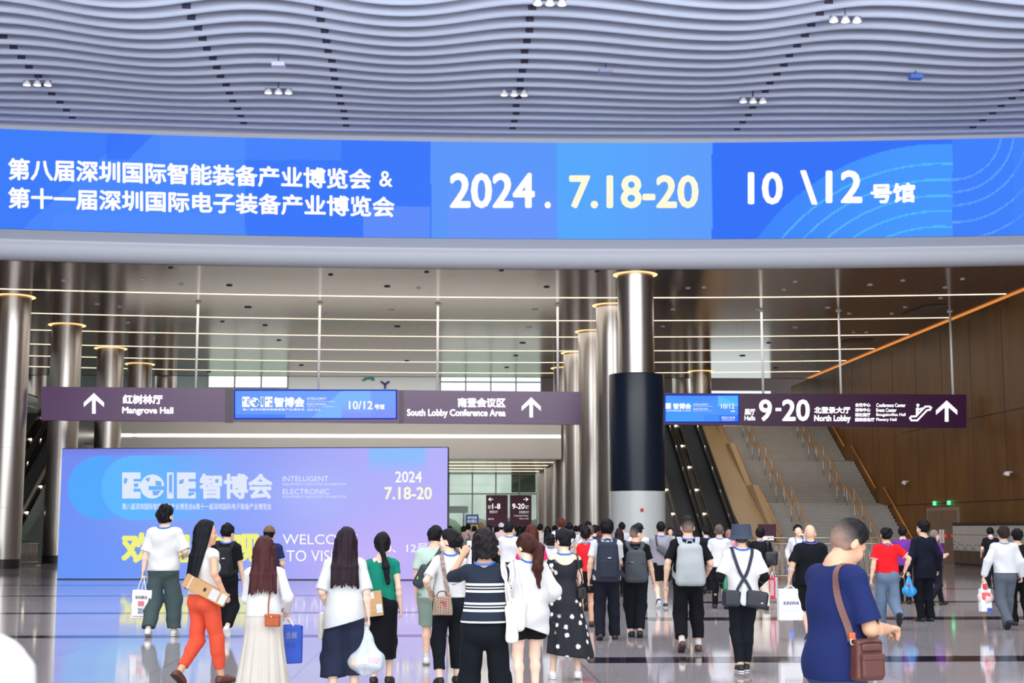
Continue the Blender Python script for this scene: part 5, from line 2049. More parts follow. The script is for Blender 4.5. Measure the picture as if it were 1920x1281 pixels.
            Hm.cone(K(e1), K(e2), 0.036 * SH, 0.020 * SH, k=0.02 * SH)
        elif hair == 'sidepony':
            Hm.cone(K(hd((0.02, -0.085, 0.15))), K(hd((0.055, -0.12, 0.09))), 0.045 * SH, 0.04 * SH, k=0.03 * SH)
            e0, e1, e2 = hd((0.055, -0.12, 0.09)), up((0.075, -0.16, 1.42)), up((0.095, -0.155, 1.22))
            Hm.cone(K(e0), K(e1), 0.05 * SH, 0.052 * SH, k=0.02 * SH)
            Hm.cone(K(e1), K(e2), 0.05 * SH, 0.014 * SH, k=0.02 * SH)
        elif hair == 'updo':
            Hm.ell(K(hd((0.03, -0.07, 0.17))), V3(0.07, 0.06, 0.065) * SH, Rh, k=0.02 * SH)
            Hm.cone(K(hd((0.05, -0.085, 0.19))), K(hd((0.11, -0.06, 0.185))), 0.028 * SH, 0.012 * SH, k=0.02 * SH)
        else:
            Hm.ell(K(hd((0, -0.105, 0.13))), V3(0.045, 0.04, 0.045) * SH, Rh, k=0.015 * SH)
            Hm.cone(K(hd((0, -0.10, 0.10))), K(hd((0.0, -0.11, 0.01))), 0.022 * SH, 0.008 * SH, k=0.015 * SH)
        HN(0.004, 90)
    if hair != 'bald':
        p.hair = Hm.build('hair', fade_mat(p.fade, hcol, label) if hair == 'fade' else hair_mat(hcol), root, min(h, 0.011))
    if cap is not None:
        kind, ccol = cap
        Cp = Soft()
        if kind == 'bucket':
            Cp.cone(K(hd((0, 0, 0.13))), K(hd((0, 0, 0.268))), 0.122 * SH, 0.104 * SH, capped=True, k=0.01)
            Cp.cone(K(hd((0, 0, 0.10))), K(hd((0, 0, 0.135))), 0.150 * SH, 0.120 * SH, capped=True, k=0.012 * SH)
        else:
            Cp.ell(K(hd((0, 0.0, 0.16))), V3(0.094, 0.114, 0.112) * SH, Rh)
            Cp.cut(K(hd((0, 0, 0.15))), Rh.dot(V3(0, 0.15, -1)))
            Cp.cone(K(hd((0, 0.09, 0.165))), K(hd((0, 0.155, 0.15))), 0.07 * SH, 0.06 * SH, flat=(Rh[:, 2], 0.12), k=0.01 * SH)
        Cp.build('hat', cloth(ccol), root, min(h, 0.01))
    if lan:
        lc = lan if isinstance(lan, tuple) else (44, 110, 214)
        n = 40
        pts = []
        for i in range(n):
            t = 2 * math.pi * i / n
            fx = math.sin(t)
            fy = math.cos(t)
            z = 1.485 if fy < 0 else 1.485 - 0.22 * fy ** 1.4
            pts.append(K(up((0.082 * fx * (W_ + .05) * (0.5 + .5 * g), 0.12 * fy if fy > 0 else 0.085 * fy - 0.01, z))))
        P, N = on_skin([x for x in (T, B) if x is not None], pts, 0.006 * S, 8)
        ribbon('lanyard', P, N, 0.021 * S, 0.003, mat('lanyard_%d_%d_%d' % lc, lc, 0.5), root, True)
    return p


# ------------------------------------------------------------------ bags and things people carry
def at_person(p, name, label, cat, group=None):
    return thing(name, label, cat, p.loc, p.rz, group)


def strap_on(p, t, pts, w, m, off=0.008, n=48, name='strap', free=0, th=0.006):
    """strap following the clothed body through the given points (1.75 m person); the last free points hang clear of it"""
    P = spline([V3(q) for q in pts], n) * p.S
    fields = [x for x in (p.T, p.B) if x is not None]
    Q, N = on_skin(fields, P, off, 10)
    d = np.min([g.eval(P) for g in fields], 0)
    keep = d > off
    Q[keep & (np.linalg.norm(Q - P, axis=1) > 0.05)] = P[keep & (np.linalg.norm(Q - P, axis=1) > 0.05)]
    for _ in range(4):
        Q[1:-1] = (Q[:-2] + Q[1:-1] * 2 + Q[2:]) / 4
        N[1:-1] = (N[:-2] + N[1:-1] * 2 + N[2:]) / 4
    N /= np.linalg.norm(N, axis=1)[:, None] + 1e-9
    return ribbon(name, Q, N, w, th, m, t)


def backpack(p, label, col, hgt=0.46, wid=0.31, dep=0.15, zc=1.19, panel=None, style=0, h=None, cut=None):
    t = at_person(p, 'backpack', label, 'backpack', None)
    S = p.S
    up = p.up
    y0 = -0.118
    c = up((0, y0 - dep / 2 - 0.02, zc))
    m = mat('bag_%d_%d_%d' % tuple(col), col, 0.75, spec=0.25, bump=0.15, bscale=260)
    h = h or max(0.007, min(0.012, 1.1 / p.s))
    Rl = np.eye(3)
    b = Soft().box(c * S, V3(wid / 2, dep / 2, hgt / 2) * S, Rl, rnd=min(0.1, dep / 2 * .98) * S, taper=0.12)
    b.ell(up((0, y0 - dep * 0.7, zc - 0.04)) * S, V3(wid * .44, dep * 0.62, hgt * 0.40) * S, k=0.04 * S)
    b.disp(cloth_fold(len(label), 0.003))
    b.build('body', m, t, h)
    dk = tuple(int(q * 0.55) for q in col)
    dm = mat('bag_trim_%d_%d_%d' % dk, dk, 0.7)
    # front pocket with seam
    if style == 0:
        Soft().box(up((0, y0 - dep - 0.035, zc - 0.10)) * S, V3(wid * .38, 0.03, hgt * .22) * S, rnd=0.025 * S).build('pocket', m, t, h)
        Soft().box(up((0.02, y0 - dep - 0.06, zc + 0.06)) * S, V3(0.026, 0.012, 0.007) * S, rnd=0.004).build('badge', mat('bag_badge', (226, 226, 226), 0.5), t, 0.004)
        Soft().cone(up((-0.10, y0 - dep - 0.005, zc + 0.02)) * S, up((-0.10, y0 - dep - 0.005, zc - 0.05)) * S, 0.006 * S, 0.006 * S).build('zipper_pull', mat('bag_badge', (226, 226, 226), 0.5), t, 0.004)
    elif style == 1:
        Soft().box(up((0, y0 - dep - 0.028, zc + 0.045)) * S, V3(wid * .46, 0.010, 0.004) * S, rnd=0.003 * S).build('zipper', dm, t, 0.004)
        Soft().box(up((-0.06, y0 - dep - 0.030, zc + 0.065)) * S, V3(0.034, 0.008, 0.005) * S, rnd=0.003 * S).build('badge', mat('bag_badge_grey', (190, 190, 190), 0.5), t, 0.004)
    else:
        for a in (-1, 1):
            Soft().cone(up((a * wid * .33, y0 - dep * .92, zc + 0.06)) * S, up((a * wid * .37, y0 - dep * .92, zc - 0.05)) * S, 0.007 * S, 0.007 * S).build('side_zipper', mat('zip_black', (26, 26, 28), 0.4), t, 0.004)
        P = spline([up((-wid * .40, y0 - dep * .75, zc + hgt * .33)), up((0, y0 - dep * 1.02, zc + hgt * .26)), up((wid * .40, y0 - dep * .75, zc + hgt * .33))], 24) * S
        MB().tube(P, 0.006 * S, 6).build('zipper', mat('zip_black', (26, 26, 28), 0.4), t, smooth=True)
    MB().tube(spline([up((-0.04, y0 - dep * .45, zc + hgt / 2 - 0.005)), up((-0.03, y0 - dep * .45, zc + hgt / 2 + 0.035)), up((0.03, y0 - dep * .45, zc + hgt / 2 + 0.035)), up((0.04, y0 - dep * .45, zc + hgt / 2 - 0.005))], 16) * S, 0.009 * S, 8).build('top_handle', m, t, smooth=True)
    for a in (-1, 1):
        pts = [up((a * 0.055, y0 - 0.02, zc + hgt / 2 - 0.02)), up((a * 0.10, -0.105, 1.42)), up((a * 0.125, -0.02, 1.475)), up((a * 0.13, 0.075, 1.40)), up((a * 0.14, 0.12, 1.22)), up((a * 0.17, 0.02, 1.06)), up((a * wid * .42, y0 - 0.03, zc - hgt * .36))]
        strap_on(p, t, pts, 0.062 * S, m, 0.012, name='shoulder_strap', th=0.012)
    return t


def grip(p, side):
    """where a bag handle hangs in the hand, in the person's own frame"""
    w, D, N, U = p.palm[side]
    return w * p.S


def handle_loop(t, g, halfw, drop, m, r=0.006, y=0.0, w=None):
    P = spline([g + V3(-halfw, y, -drop), g + V3(-halfw * .55, y, -drop * .45), g + V3(0, y * .3, 0.0), g + V3(halfw * .55, y, -drop * .45), g + V3(halfw, y, -drop)], 20)
    return MB().tube(P, r, 8).build('handle', m, t, smooth=True)


def tote(p, side, label, col, w, hgt, d, rz=0.0, drop=0.14, side_col=None, text=None, tcol=(60, 80, 170), name='tote_bag', cat='bag', art=None, handle=None):
    g = grip(p, side)
    gw = p.root.location + Matrix.Rotation(p.rz, 3, 'Z') @ Vector(g)
    t = thing(name, label, cat, gw, p.rz + rz)
    m = mat('tote_%d_%d_%d' % tuple(col), col, 0.6, var=0.03, vscale=9)
    h = 0.008
    z0 = -drop - hgt / 2
    b = Soft().box((0, 0, z0), (w / 2, d / 2, hgt / 2), rnd=0.012, taper=0.03)
    b.disp(cloth_fold(int(w * 1000), 0.004))
    b.build('body', m, t, h)
    for y in (-d / 2 + .01, d / 2 - .01):
        handle_loop(t, V3(0, 0, 0), w * 0.22, drop + 0.02, mat('tote_handle_%d' % (handle or 236), (handle or 236,) * 3, 0.6), 0.007, y)
    if side_col:
        for sgn in (-1, 1):
            MB().box(sgn * (w / 2 + 0.001) - 0.003, sgn * (w / 2 + 0.001) + 0.003, -d / 2 + .008, d / 2 - .008, z0 - hgt / 2 + .01, z0 + hgt / 2 - .01).build('side_panel', mat('tote_%d_%d_%d' % tuple(side_col), side_col, 0.6), t)
    if text:
        for (body, x0, x1, za, zb, c) in text:
            y = -d / 2 - 0.010
            q = [V3(x0, y, za), V3(x1, y, za), V3(x1, y, zb), V3(x0, y, zb)]
            q = [v + V3(0, 0, z0) for v in q]
            tm = mat('print_%d_%d_%d' % tuple(c), c, 0.6)
            if body is None:
                MB().add(q, [[0, 1, 2, 3]]).build('print', tm, t)
            else:
                text_on(body, q, tm, t, 'lettering', 0.01)
    return t


def plastic_bag(p, side, label, col, w, hgt, rz=0.0, alpha=1.0, prints=(), seed=1, d=0.6, fill=None, tip=0.012):
    g = grip(p, side)
    gw = p.root.location + Matrix.Rotation(p.rz, 3, 'Z') @ Vector(g)
    t = thing('plastic_bag', label, 'bag', gw, p.rz + rz)
    m = mat('plastic_%d_%d_%d' % tuple(col), col, 0.35, spec=0.5, alpha=alpha, var=0.06, vscale=14)
    b = Soft()
    zt, zb = -0.02, -hgt
    b.cone((0, 0, zt), (0, 0, zb + hgt * .24), tip, w * 0.43, flat=(V3(0, 1, 0), d), k=0.04)
    b.box((0, 0, zb + hgt * .2), (w * .46, w * .46 * d, hgt * .18), rnd=0.05, k=0.05)
    b.disp(drape(seed, 0.008, 5, 0, zb * .6))
    b.disp(cloth_fold(seed, 0.008, 50))
    b.build('body', m, t, 0.008)
    handle_loop(t, V3(0, 0, 0.012), 0.02, 0.06, m, 0.008, 0.0)
    for (kind, x0, x1, z0, z1, c) in prints:
        y = -w * .46 * d - 0.012
        q = [V3(x0, y, z0), V3(x1, y, z0), V3(x1, y, z1), V3(x0, y, z1)]
        tm = mat('print_%d_%d_%d' % tuple(c), c, 0.5)
        if kind:
            text_on(kind, q, tm, t, 'lettering', 0.012)
        else:
            b2 = Soft().box(((x0 + x1) / 2, y + 0.012, (z0 + z1) / 2), ((x1 - x0) / 2, 0.016, (z1 - z0) / 2), rnd=0.012)
            b2.disp(cloth_fold(seed + 7, 0.004, 50))
            b2.build('print', tm, t, 0.008)
    return t


def rect_box(p, name, label, c, half, R, parts, cat='box'):
    """a box held against a person, given in the person's own frame (1.75 m person)"""
    t = thing(name, label, cat, p.loc, p.rz)
    S = p.S
    me = bevel_box(-half[0] * S, half[0] * S, -half[1] * S, half[1] * S, -half[2] * S, half[2] * S, 0.004, 2)
    o = link('carton', me, mat('cardboard', (196, 154, 108), 0.75, var=0.08, vscale=7), t)
    M = Matrix([[*R[0], c[0] * S], [*R[1], c[1] * S], [*R[2], c[2] * S], [0, 0, 0, 1]])
    o.matrix_local = M
    for (nm, face, a0, a1, b0, b1, col, txt) in parts:
        e = 0.0015
        hx_, hy_, hz_ = [v * S for v in half]
        def pt(a, b):
            if face == '-y':
                return (a * hx_, -hy_ - e, b * hz_)
            if face == '+x':
                return (hx_ + e, a * hy_, b * hz_)
            if face == '-x':
                return (-hx_ - e, -a * hy_, b * hz_)
            return (a * hx_, b * hy_, hz_ + e)
        q = [pt(a0, b0), pt(a1, b0), pt(a1, b1), pt(a0, b1)]
        tm = mat('print_%d_%d_%d' % tuple(col), col, 0.6)
        if txt:
            o2 = text_on(txt, q, tm, t, nm, 0.02)
        else:
            o2 = MB().add(q, [[0, 1, 2, 3]]).build(nm, tm, t)
        o2.matrix_local = M
    return t


def soft_bag(p, name, label, cat, c, half, R, col, rnd=0.03, flap=None, taper=0.0, h=0.008, seed=0, fold=0.003, patterned=None):
    t = thing(name, label, cat, p.loc, p.rz)
    S = p.S
    b = Soft().box(V3(c) * S, V3(half) * S, R, rnd=rnd * S, taper=taper)
    b.disp(cloth_fold(seed + 2, fold))
    m = patterned or mat('leather_%d_%d_%d' % tuple(col), col, 0.42, spec=0.45, var=0.06, vscale=10, bump=0.1, bscale=150)
    b.build('body', m, t, h)
    if flap:
        Rm = np.eye(3) if R is None else R
        cf = V3(c) + Rm.dot(V3(0, -half[1] * 0.92, half[2] * (1 - flap)))
        Soft().box(cf * S, V3(half[0] * 1.02, half[1] * 0.22, half[2] * flap) * S, R, rnd=0.01 * S).build('flap', m, t, h)
        cc = V3(c) + Rm.dot(V3(0, -half[1] * 1.14, half[2] * (1 - 2 * flap) + 0.012))
        Soft().box(cc * S, V3(0.010, 0.006, 0.010) * S, R, rnd=0.003).build('clasp', mat('bag_clasp', (210, 190, 150), 0.25, metal=0.9), t, 0.004)
    return t


def phone(p, side, label, rx=0.0, name='phone', cat='phone'):
    w, D, N, U = p.palm[side]
    S = p.S
    t = thing(name, label, cat, p.loc, p.rz)
    Z = unit(D)
    X = unit(U)
    Yv = unit(np.cross(Z, X))
    R = np.stack([X, Yv, Z], 1)
    c = (w + N * 0.004 + D * 0.02) * S
    o = link('case', bevel_box(-0.037, 0.037, -0.005, 0.005, -0.078, 0.078, 0.004), mat('phone_case', (24, 24, 30), 0.3), t)
    M = Matrix([[*R[0], c[0]], [*R[1], c[1]], [*R[2], c[2]], [0, 0, 0, 1]])
    o.matrix_local = M
    o2 = link('screen', bevel_box(-0.034, 0.034, 0.0052, 0.0062, -0.074, 0.074, 0.0004, 1), mat('phone_glass', (40, 48, 66), 0.1), t)
    o2.matrix_local = M
    return t

# ------------------------------------------------------------------ the visitors in front
WHITE, BLACK, NAVY = (240, 240, 243), (24, 25, 31), (30, 36, 54)

# tall man with a fair paper bag before the standing screen
pm = person('tall man in white tee and grey-green wide trousers walking towards the standing screen', 303, 950, s=129, arms=(((0.275, -0.02, 0.90), (0.5, -1, 0), 1.5), ((0.24, 0.20, 1.12), (0.45, -1, -0.2), 0.8)),
            shirt=(244, 243, 246), sleeve=0.95, hem=0.90, loose=0.034, pants=(70, 86, 88), pw=(0.132, 0.118, 0.092), plen=0.97, hair='thick', shoe=(226, 226, 222), sole=(240, 240, 238), yaw=-22,
            legs=((-0.16, 0.11, 20), (0.08, 0.085, 0)), stance=0.06, seed=1, tone=2, g=1.06)
tote(pm, -1, 'white and blue paper bag in the hand of the tall man in wide trousers', (236, 238, 244), 0.33, 0.42, 0.13, rz=-0.25, drop=0.20, side_col=(40, 84, 170),
     text=[('深圳展会', -0.10, 0.10, 0.08, 0.13, (120, 80, 110)), (None, -0.05, 0.05, -0.02, 0.05, (222, 120, 130)), ('2024', -0.05, 0.05, -0.13, -0.05, (70, 90, 160)), (None, -0.13, 0.13, -0.175, -0.165, (200, 120, 130))])

# woman in coral trousers with a long carton under her arm
wr_ = person('woman in coral trousers and white sleeveless top with very long black hair carrying a carton', 378, 977, s=187, sex='f', head=-38, yaw=-38, arms=('hang', ((0.335, 0.0, 1.0), (0.5, -0.9, 0), 1.1)),
             shirt=(245, 245, 246), sleeve=0.30, hem=0.985, loose=0.020, pants=(226, 88, 62), pw=(0.104, 0.078, 0.062), plen=0.90, hair='verylong', hcol=(20, 22, 30), shoe=(96, 56, 46), legs=('back', 'front'), seed=2,
             lan=False, tone=1, feet_out=0.05)
Rb = rotz(math.radians(38)).dot(roty(math.radians(27)))
rect_box(wr_, 'carton', 'long brown carton under the arm of the woman in coral trousers', (0.165, -0.115, 1.035), (0.255, 0.05, 0.072), Rb,
         [('shipping_label', '-y', 0.25, 0.62, -0.8, 0.8, (206, 208, 214), None), ('shipping_label', '-y', 0.72, 0.99, -0.75, 0.8, (210, 216, 222), None), ('mark', '-y', -0.08, 0.05, -0.2, 0.35, (60, 40, 30), None), ('tape', '-y', -0.75, -0.70, -1, 1, (224, 206, 176), None)])

mb_ = person('young man in black tee with a black backpack walking behind the woman in coral trousers', 420, 988, s=131, H=1.63, arms=('hang', ((0.26, 0.08, 0.90), (0.3, -1, 0), 0.7)), shirt=(22, 26, 32), pants=(20, 24, 34), pw=(0.118, 0.105, 0.085), plen=0.93,
             shoe=(226, 226, 226), sole=(238, 238, 238), hair='short', yaw=-25, pitch=12, legs=((-0.05, 0.09, 5), (-0.22, 0.18, 42)), seed=3)
backpack(mb_, 'black backpack with white print worn by the man behind the coral trousers', (28, 30, 36), wid=0.29, style=0)

mc = person('man in navy polo and brown cap standing close to the standing screen', 500, 988, s=123, H=1.60, arms=('elbow', 'elbow'), shirt=(34, 44, 86), pants=(40, 44, 60), hair='short', cap=('cap', (112, 92, 72)), pitch=18, collar=(36, 46, 90), cuffs=(230, 230, 230), legs=('stand', 'stand'), lan=False, seed=4, g=1.1)

# woman with brown hair and cream skirt
wc = person('small woman in white blouse and long cream pleated skirt with auburn hair', 491, 1016, s=222, H=1.50, sex='f', arms=('front', ((0.22, 0.10, 1.02), (0.45, -1, -0.2), 1.4)), shirt=(246, 246, 247), sleeve=1.8, hem=0.985, loose=0.016,
            skirt=((226, 219, 210), 0.10, 0.30, 14, 0.011), hair='long', hcol=(70, 36, 38), shoe=(210, 200, 190), legs=('stand', 'stand'), seed=5, lan=False, tone=2, pitch=6, roll=-4, yaw=-8)
t = soft_bag(wc, 'shoulder_bag', 'small tan leather shoulder bag on the woman in the cream skirt', 'bag', (0.125, -0.215, 0.955), (0.078, 0.035, 0.062), rotz(-0.35), (176, 88, 50), flap=0.3, rnd=0.014, fold=0.001)
strap_on(wc, t, [(0.08, -0.22, 1.01), (0.09, -0.16, 1.20), (0.10, -0.10, 1.38), (0.105, -0.01, 1.46), (0.10, 0.09, 1.36), (0.14, 0.10, 1.15), (0.19, -0.05, 1.03)], 0.012, mat('tan_strap', (150, 84, 56), 0.5), 0.006)
tote(wc, 1, 'royal blue paper bag on the arm of the woman in the cream skirt', (34, 74, 178), 0.26, 0.33, 0.10, rz=0.35, drop=0.06, side_col=(26, 56, 150), text=[('会展', -0.02, 0.08, 0.05, 0.11, (190, 206, 240)), ('SHENZHEN', -0.09, 0.06, -0.02, 0.015, (110, 150, 226))], handle=230)

# woman in white blouse and navy culottes
ww = person('woman in loose white blouse and navy culottes seen from behind with long dark hair', 643, 992, s=214, H=1.575, sex='f', arms=(((0.18, 0.12, 1.0), (0.4, -1, 0), 1.0), ((0.24, 0.0, 0.91), (0.3, -1, 0), 1.5)), shirt=(238, 240, 242), sleeve=0.95, hem=0.835, loose=0.030,
            skirt=None, pants=(38, 44, 66), pw=(0.125, 0.125, 0.128), plen=0.73, hair='long', hcol=(40, 28, 38), shoe=(40, 36, 40), legs=('stand', 'step'), seed=6, lan=False, tone=2, head=6, stance=0.02, hemtilt=(0.28, 0, -1), roll=3)
plastic_bag(ww, 1, 'big translucent white plastic bag hanging from the hand of the woman in navy culottes', (214, 224, 236), 0.34, 0.42, rz=-0.1, alpha=0.86, seed=4, d=0.55,
            prints=[('', -0.07, 0.03, -0.36, -0.28, (246, 240, 238)), ('', 0.03, 0.12, -0.35, -0.29, (238, 200, 206)), ('', -0.13, -0.08, -0.37, -0.30, (226, 190, 170))])
t = tote(ww, -1, 'cream canvas bag on the left arm of the woman in navy culottes', (240, 236, 222), 0.20, 0.24, 0.08, rz=0.3, drop=0.02, handle=200)

# woman in green
wg = person('woman in emerald green top and long black skirt with a low ponytail', 714, 1002, s=186, H=1.525, sex='f', arms=('hold', 'hang'), shirt=(18, 128, 108), sleeve=0.42, hem=0.99, loose=0.012, skirt=((24, 25, 36), 0.30, 0.165, 4, 0.003),
            hair='lowpony', hcol=(24, 20, 26), shoe=(44, 34, 34), legs=('stand', 'mid'), seed=7, lan=False, tone=2, tuck=True, head=-4)
rect_box(wg, 'carton', 'square brown carton held behind the woman in green', (-0.085, -0.235, 0.955), (0.13, 0.075, 0.145), rotz(0.10).dot(roty(-0.12)),
         [('shipping_label', '-y', -0.55, 0.35, 0.42, 0.95, (214, 212, 214), None), ('shipping_label', '-y', 0.45, 0.96, -0.75, -0.05, (216, 222, 228), None), ('lettering', '-y', -0.30, -0.02, 0.02, 0.20, (50, 36, 30), '11'), ('tape', '-y', -1, 1, -0.55, -0.50, (214, 186, 146), None)])

# man in mint tee with a sling pack
mg = person('man in pale mint tee and grey-green shorts standing by the screen edge', 812, 995, s=163, H=1.60, arms=('hang', 'front'), shirt=(204, 230, 216), pants=(132, 152, 140), plen=0.47, pw=(0.125, 0.105, 0.07), hair='short', pitch=24, legs=('mid', 'rear'), shoe=(220, 220, 220), sock=(240, 240, 240), seed=8, yaw=-20, loose=0.03, lan=False, hem=0.86)
t = soft_bag(mg, 'sling_bag', 'dark teal sling bag worn across the back of the man in the mint tee', 'bag', (-0.135, -0.19, 1.13), (0.085, 0.045, 0.15), roty(math.radians(32)), (40, 52, 62), rnd=0.04, taper=-0.15)
strap_on(mg, t, [(-0.07, -0.19, 1.26), (0.02, -0.15, 1.36), (0.09, -0.08, 1.45), (0.11, 0.04, 1.44), (0.05, 0.15, 1.28), (-0.10, 0.15, 1.08), (-0.20, 0.0, 1.0), (-0.18, -0.15, 1.03)], 0.05, mat('sling_strap', (44, 54, 64), 0.7), 0.01)
Soft().box(V3(-0.195, -0.235, 1.12) * mg.S, V3(0.008, 0.006, 0.02) * mg.S, rnd=0.004).build('green_tag', mat('lime_tag', (170, 230, 60), 0.5), t, 0.004)

# woman with patterned shoulder bag
wb = person('woman in white tee and black trousers with a patterned bag, face turned left', 842, 992, s=187, H=1.565, sex='f', head=14, yaw=58, arms=(((0.215, 0.08, 1.06), (0.8, -1, -0.3), 0.8), 'front'), shirt=(243, 243, 246), sleeve=0.80, hem=1.0, loose=0.018, pants=(26, 32, 44), pw=(0.112, 0.085, 0.068), plen=0.88,
            hair='bun', hcol=(26, 24, 28), shoe=(30, 28, 30), legs=((-0.05, 0.09, 6), (0.16, 0.085, -3)), seed=9, tone=2, stance=0.035, tuck=True)
pat = mat('canvas_pattern', (160, 136, 116), 0.6, var=0.0)
_nt = pat.node_tree
_ck = _nt.nodes.new('ShaderNodeTexChecker')
_ck.inputs['Scale'].default_value = 62
_ck.inputs['Color1'].default_value = (*rgb(176, 154, 132), 1)
_ck.inputs['Color2'].default_value = (*rgb(126, 104, 86), 1)
_tc = _nt.nodes.new('ShaderNodeTexCoord')
_mp = _nt.nodes.new('ShaderNodeMapping')
_mp.inputs['Rotation'].default_value = (0, 0.785, 0)
_nt.links.new(_tc.outputs['Object'], _mp.inputs[0])
_nt.links.new(_mp.outputs[0], _ck.inputs[0])
_nt.links.new(_ck.outputs[0], _nt.nodes['Principled BSDF'].inputs['Base Color'])
t = soft_bag(wb, 'shoulder_bag', 'beige patterned bag with red ribbon hanging behind the woman in the white tee', 'bag', (-0.125, -0.22, 0.915), (0.108, 0.035, 0.105), rotz(-0.2), (150, 128, 108), rnd=0.012, taper=0.08, patterned=pat)
strap_on(wb, t, [(-0.055, -0.20, 1.01), (-0.075, -0.15, 1.16), (-0.095, -0.11, 1.34), (-0.10, -0.02, 1.46), (-0.09, 0.09, 1.36), (-0.16, 0.08, 1.12), (-0.215, -0.10, 1.0)], 0.042, mat('woven_strap', (150, 130, 120), 0.6, var=0.5, vscale=24), 0.008)
MB().tube(spline([V3(-0.20, -0.215, 1.005), V3(-0.17, -0.215, 1.07), V3(-0.10, -0.215, 1.075), V3(-0.06, -0.215, 1.01)], 18) * wb.S, 0.006, 8).build('handle', mat('woven_handle', (80, 70, 66), 0.6), t, smooth=True)
for q in ((-0.125, -0.262, 0.96, 0.03, 0.012), (-0.11, -0.262, 0.93, 0.012, 0.03), (-0.06, -0.235, 1.02, 0.022, 0.022)):
    Soft().box(V3(*q[:3]) * wb.S, V3(q[3], 0.006, q[4]) * wb.S, rnd=0.004).build('red_ribbon', mat('ribbon_red', (196, 70, 84), 0.5), t, 0.004)

# woman in the striped knit holding up a phone
stm = mat('striped_knit', (22, 32, 52), 0.85)
_nt = stm.node_tree
_tc = _nt.nodes.new('ShaderNodeTexCoord')
_sp = _nt.nodes.new('ShaderNodeSeparateXYZ')
_rmp = _nt.nodes.new('ShaderNodeValToRGB')
_mr = _nt.nodes.new('ShaderNodeMapRange')
_mr.inputs['From Min'].default_value = 0.80
_mr.inputs['From Max'].default_value = 1.32
_nt.links.new(_tc.outputs['Object'], _sp.inputs[0])
_nt.links.new(_sp.outputs['Z'], _mr.inputs['Value'])
_nt.links.new(_mr.outputs[0], _rmp.inputs[0])
_cr = _rmp.color_ramp
_cr.interpolation = 'CONSTANT'
dk_, wt_ = (*rgb(20, 31, 52), 1), (*rgb(240, 242, 246), 1)
seq = [(0.0, dk_), (0.02, wt_), (0.055, dk_), (0.085, wt_), (0.105, dk_), (0.125, wt_), (0.15, dk_), (0.285, wt_), (0.32, dk_), (0.345, wt_), (0.36, dk_), (0.385, wt_), (0.415, dk_), (0.56, wt_), (0.595, dk_), (0.62, wt_), (0.635, dk_), (0.66, wt_), (0.695, dk_)]
_cr.elements[0].position, _cr.elements[0].color = seq[0]
_cr.elements[1].position, _cr.elements[1].color = seq[1]
for pos, c in seq[2:]:
    e_ = _cr.elements.new(pos)
    e_.color = c
_nt.links.new(_rmp.outputs[0], _nt.nodes['Principled BSDF'].inputs['Base Color'])
ws = person('woman in navy and white striped knit and black trousers raising her phone', 908, 1007, s=250, H=1.565, sex='f', arms=(((0.205, 0.33, 1.55), (0.7, -0.1, -1.0), 1.1), ((0.06, 0.34, 1.42), (0.5, -0.2, -1), 1.0)), shirt=(22, 32, 52), shirt_mat=stm, sleeve=0.88, hem=0.985, loose=0.020, pants=(22, 30, 40),
            pw=(0.115, 0.092, 0.088), plen=1.0, hair='bob', hcol=(34, 30, 32), shoe=(30, 30, 32), legs=('stand', 'step'), seed=10, tone=1, g=1.08, stance=0.085)
phone(ws, -1, 'black phone held up in the left hand of the woman in the striped knit')
tp = V3(-0.128, 0.345, 1.335)
t = at_person(ws, 'gimbal_stick', 'white upright gimbal stick beside the raised hand of the striped knit woman', 'gimbal')
Soft().box(tp + V3(0, 0, 0.0), V3(0.019, 0.015, 0.145), rnd=0.01).build('grip', mat('gimbal_white', (240, 240, 242), 0.35), t, 0.006)
Soft().box(tp + V3(0, -0.016, 0.10), V3(0.009, 0.004, 0.009), rnd=0.002).build('button', mat('gimbal_blue', (40, 60, 120), 0.4), t, 0.004)
MB().tube(spline([tp + V3(0, 0, .14), tp + V3(0.0, 0, .175), tp + V3(-0.012, 0.01, .20)], 10), 0.006, 8).build('arm', mat('gimbal_dark', (40, 40, 44), 0.4), t, smooth=True)
t = at_person(ws, 'canvas_tote', 'off-white canvas tote on the right shoulder of the woman in the striped knit', 'bag')
soft = Soft().box(V3(0.235, -0.08, 0.98) * ws.S, V3(0.055, 0.12, 0.16) * ws.S, rnd=0.03)
soft.disp(cloth_fold(5, 0.006))
soft.build('body', mat('canvas_cream', (236, 232, 222), 0.8), t, 0.008)
for dy in (-0.05, 0.04):
    strap_on(ws, t, [(0.225, -0.08 + dy, 1.12), (0.20, -0.10 + dy, 1.30), (0.15, -0.06 + dy * .6, 1.45), (0.16, 0.05 + dy * .6, 1.44), (0.235, 0.08 + dy * .5, 1.14)], 0.022, mat('canvas_cream', (236, 232, 222), 0.8), 0.012)

# woman in white shirt and black shorts
wk = person('woman in oversized white shirt and black shorts with a long auburn ponytail', 990, 1014, s=207, H=1.525, sex='f', head=10, yaw=32, arms=(((0.20, 0.12, 1.02), (0.8, -1, 0), 1.0), ((0.21, 0.12, 1.0), (0.8, -1, 0), 1.0)), shirt=(246, 246, 248), sleeve=1.35, hem=0.78, loose=0.045, hemtilt=(-0.35, 0, -1), pants=(22, 24, 30), plen=0.26, pw=(0.122, 0.125, 0.07),
            hair='sidepony', hcol=(64, 34, 30), shoe=(230, 230, 230), legs=('stand', 'mid'), seed=11, tone=2, pitch=10)
Soft().ell(wk.up((0.085, -0.165, 1.40)) * wk.S, V3(0.045, 0.035, 0.016) * wk.S).build('hair_tie', mat('hair_tie_blue', (44, 70, 150), 0.6), wk.root, 0.006)
t = at_person(wk, 'canvas_tote', 'cream canvas tote hanging behind the woman in black shorts', 'bag')
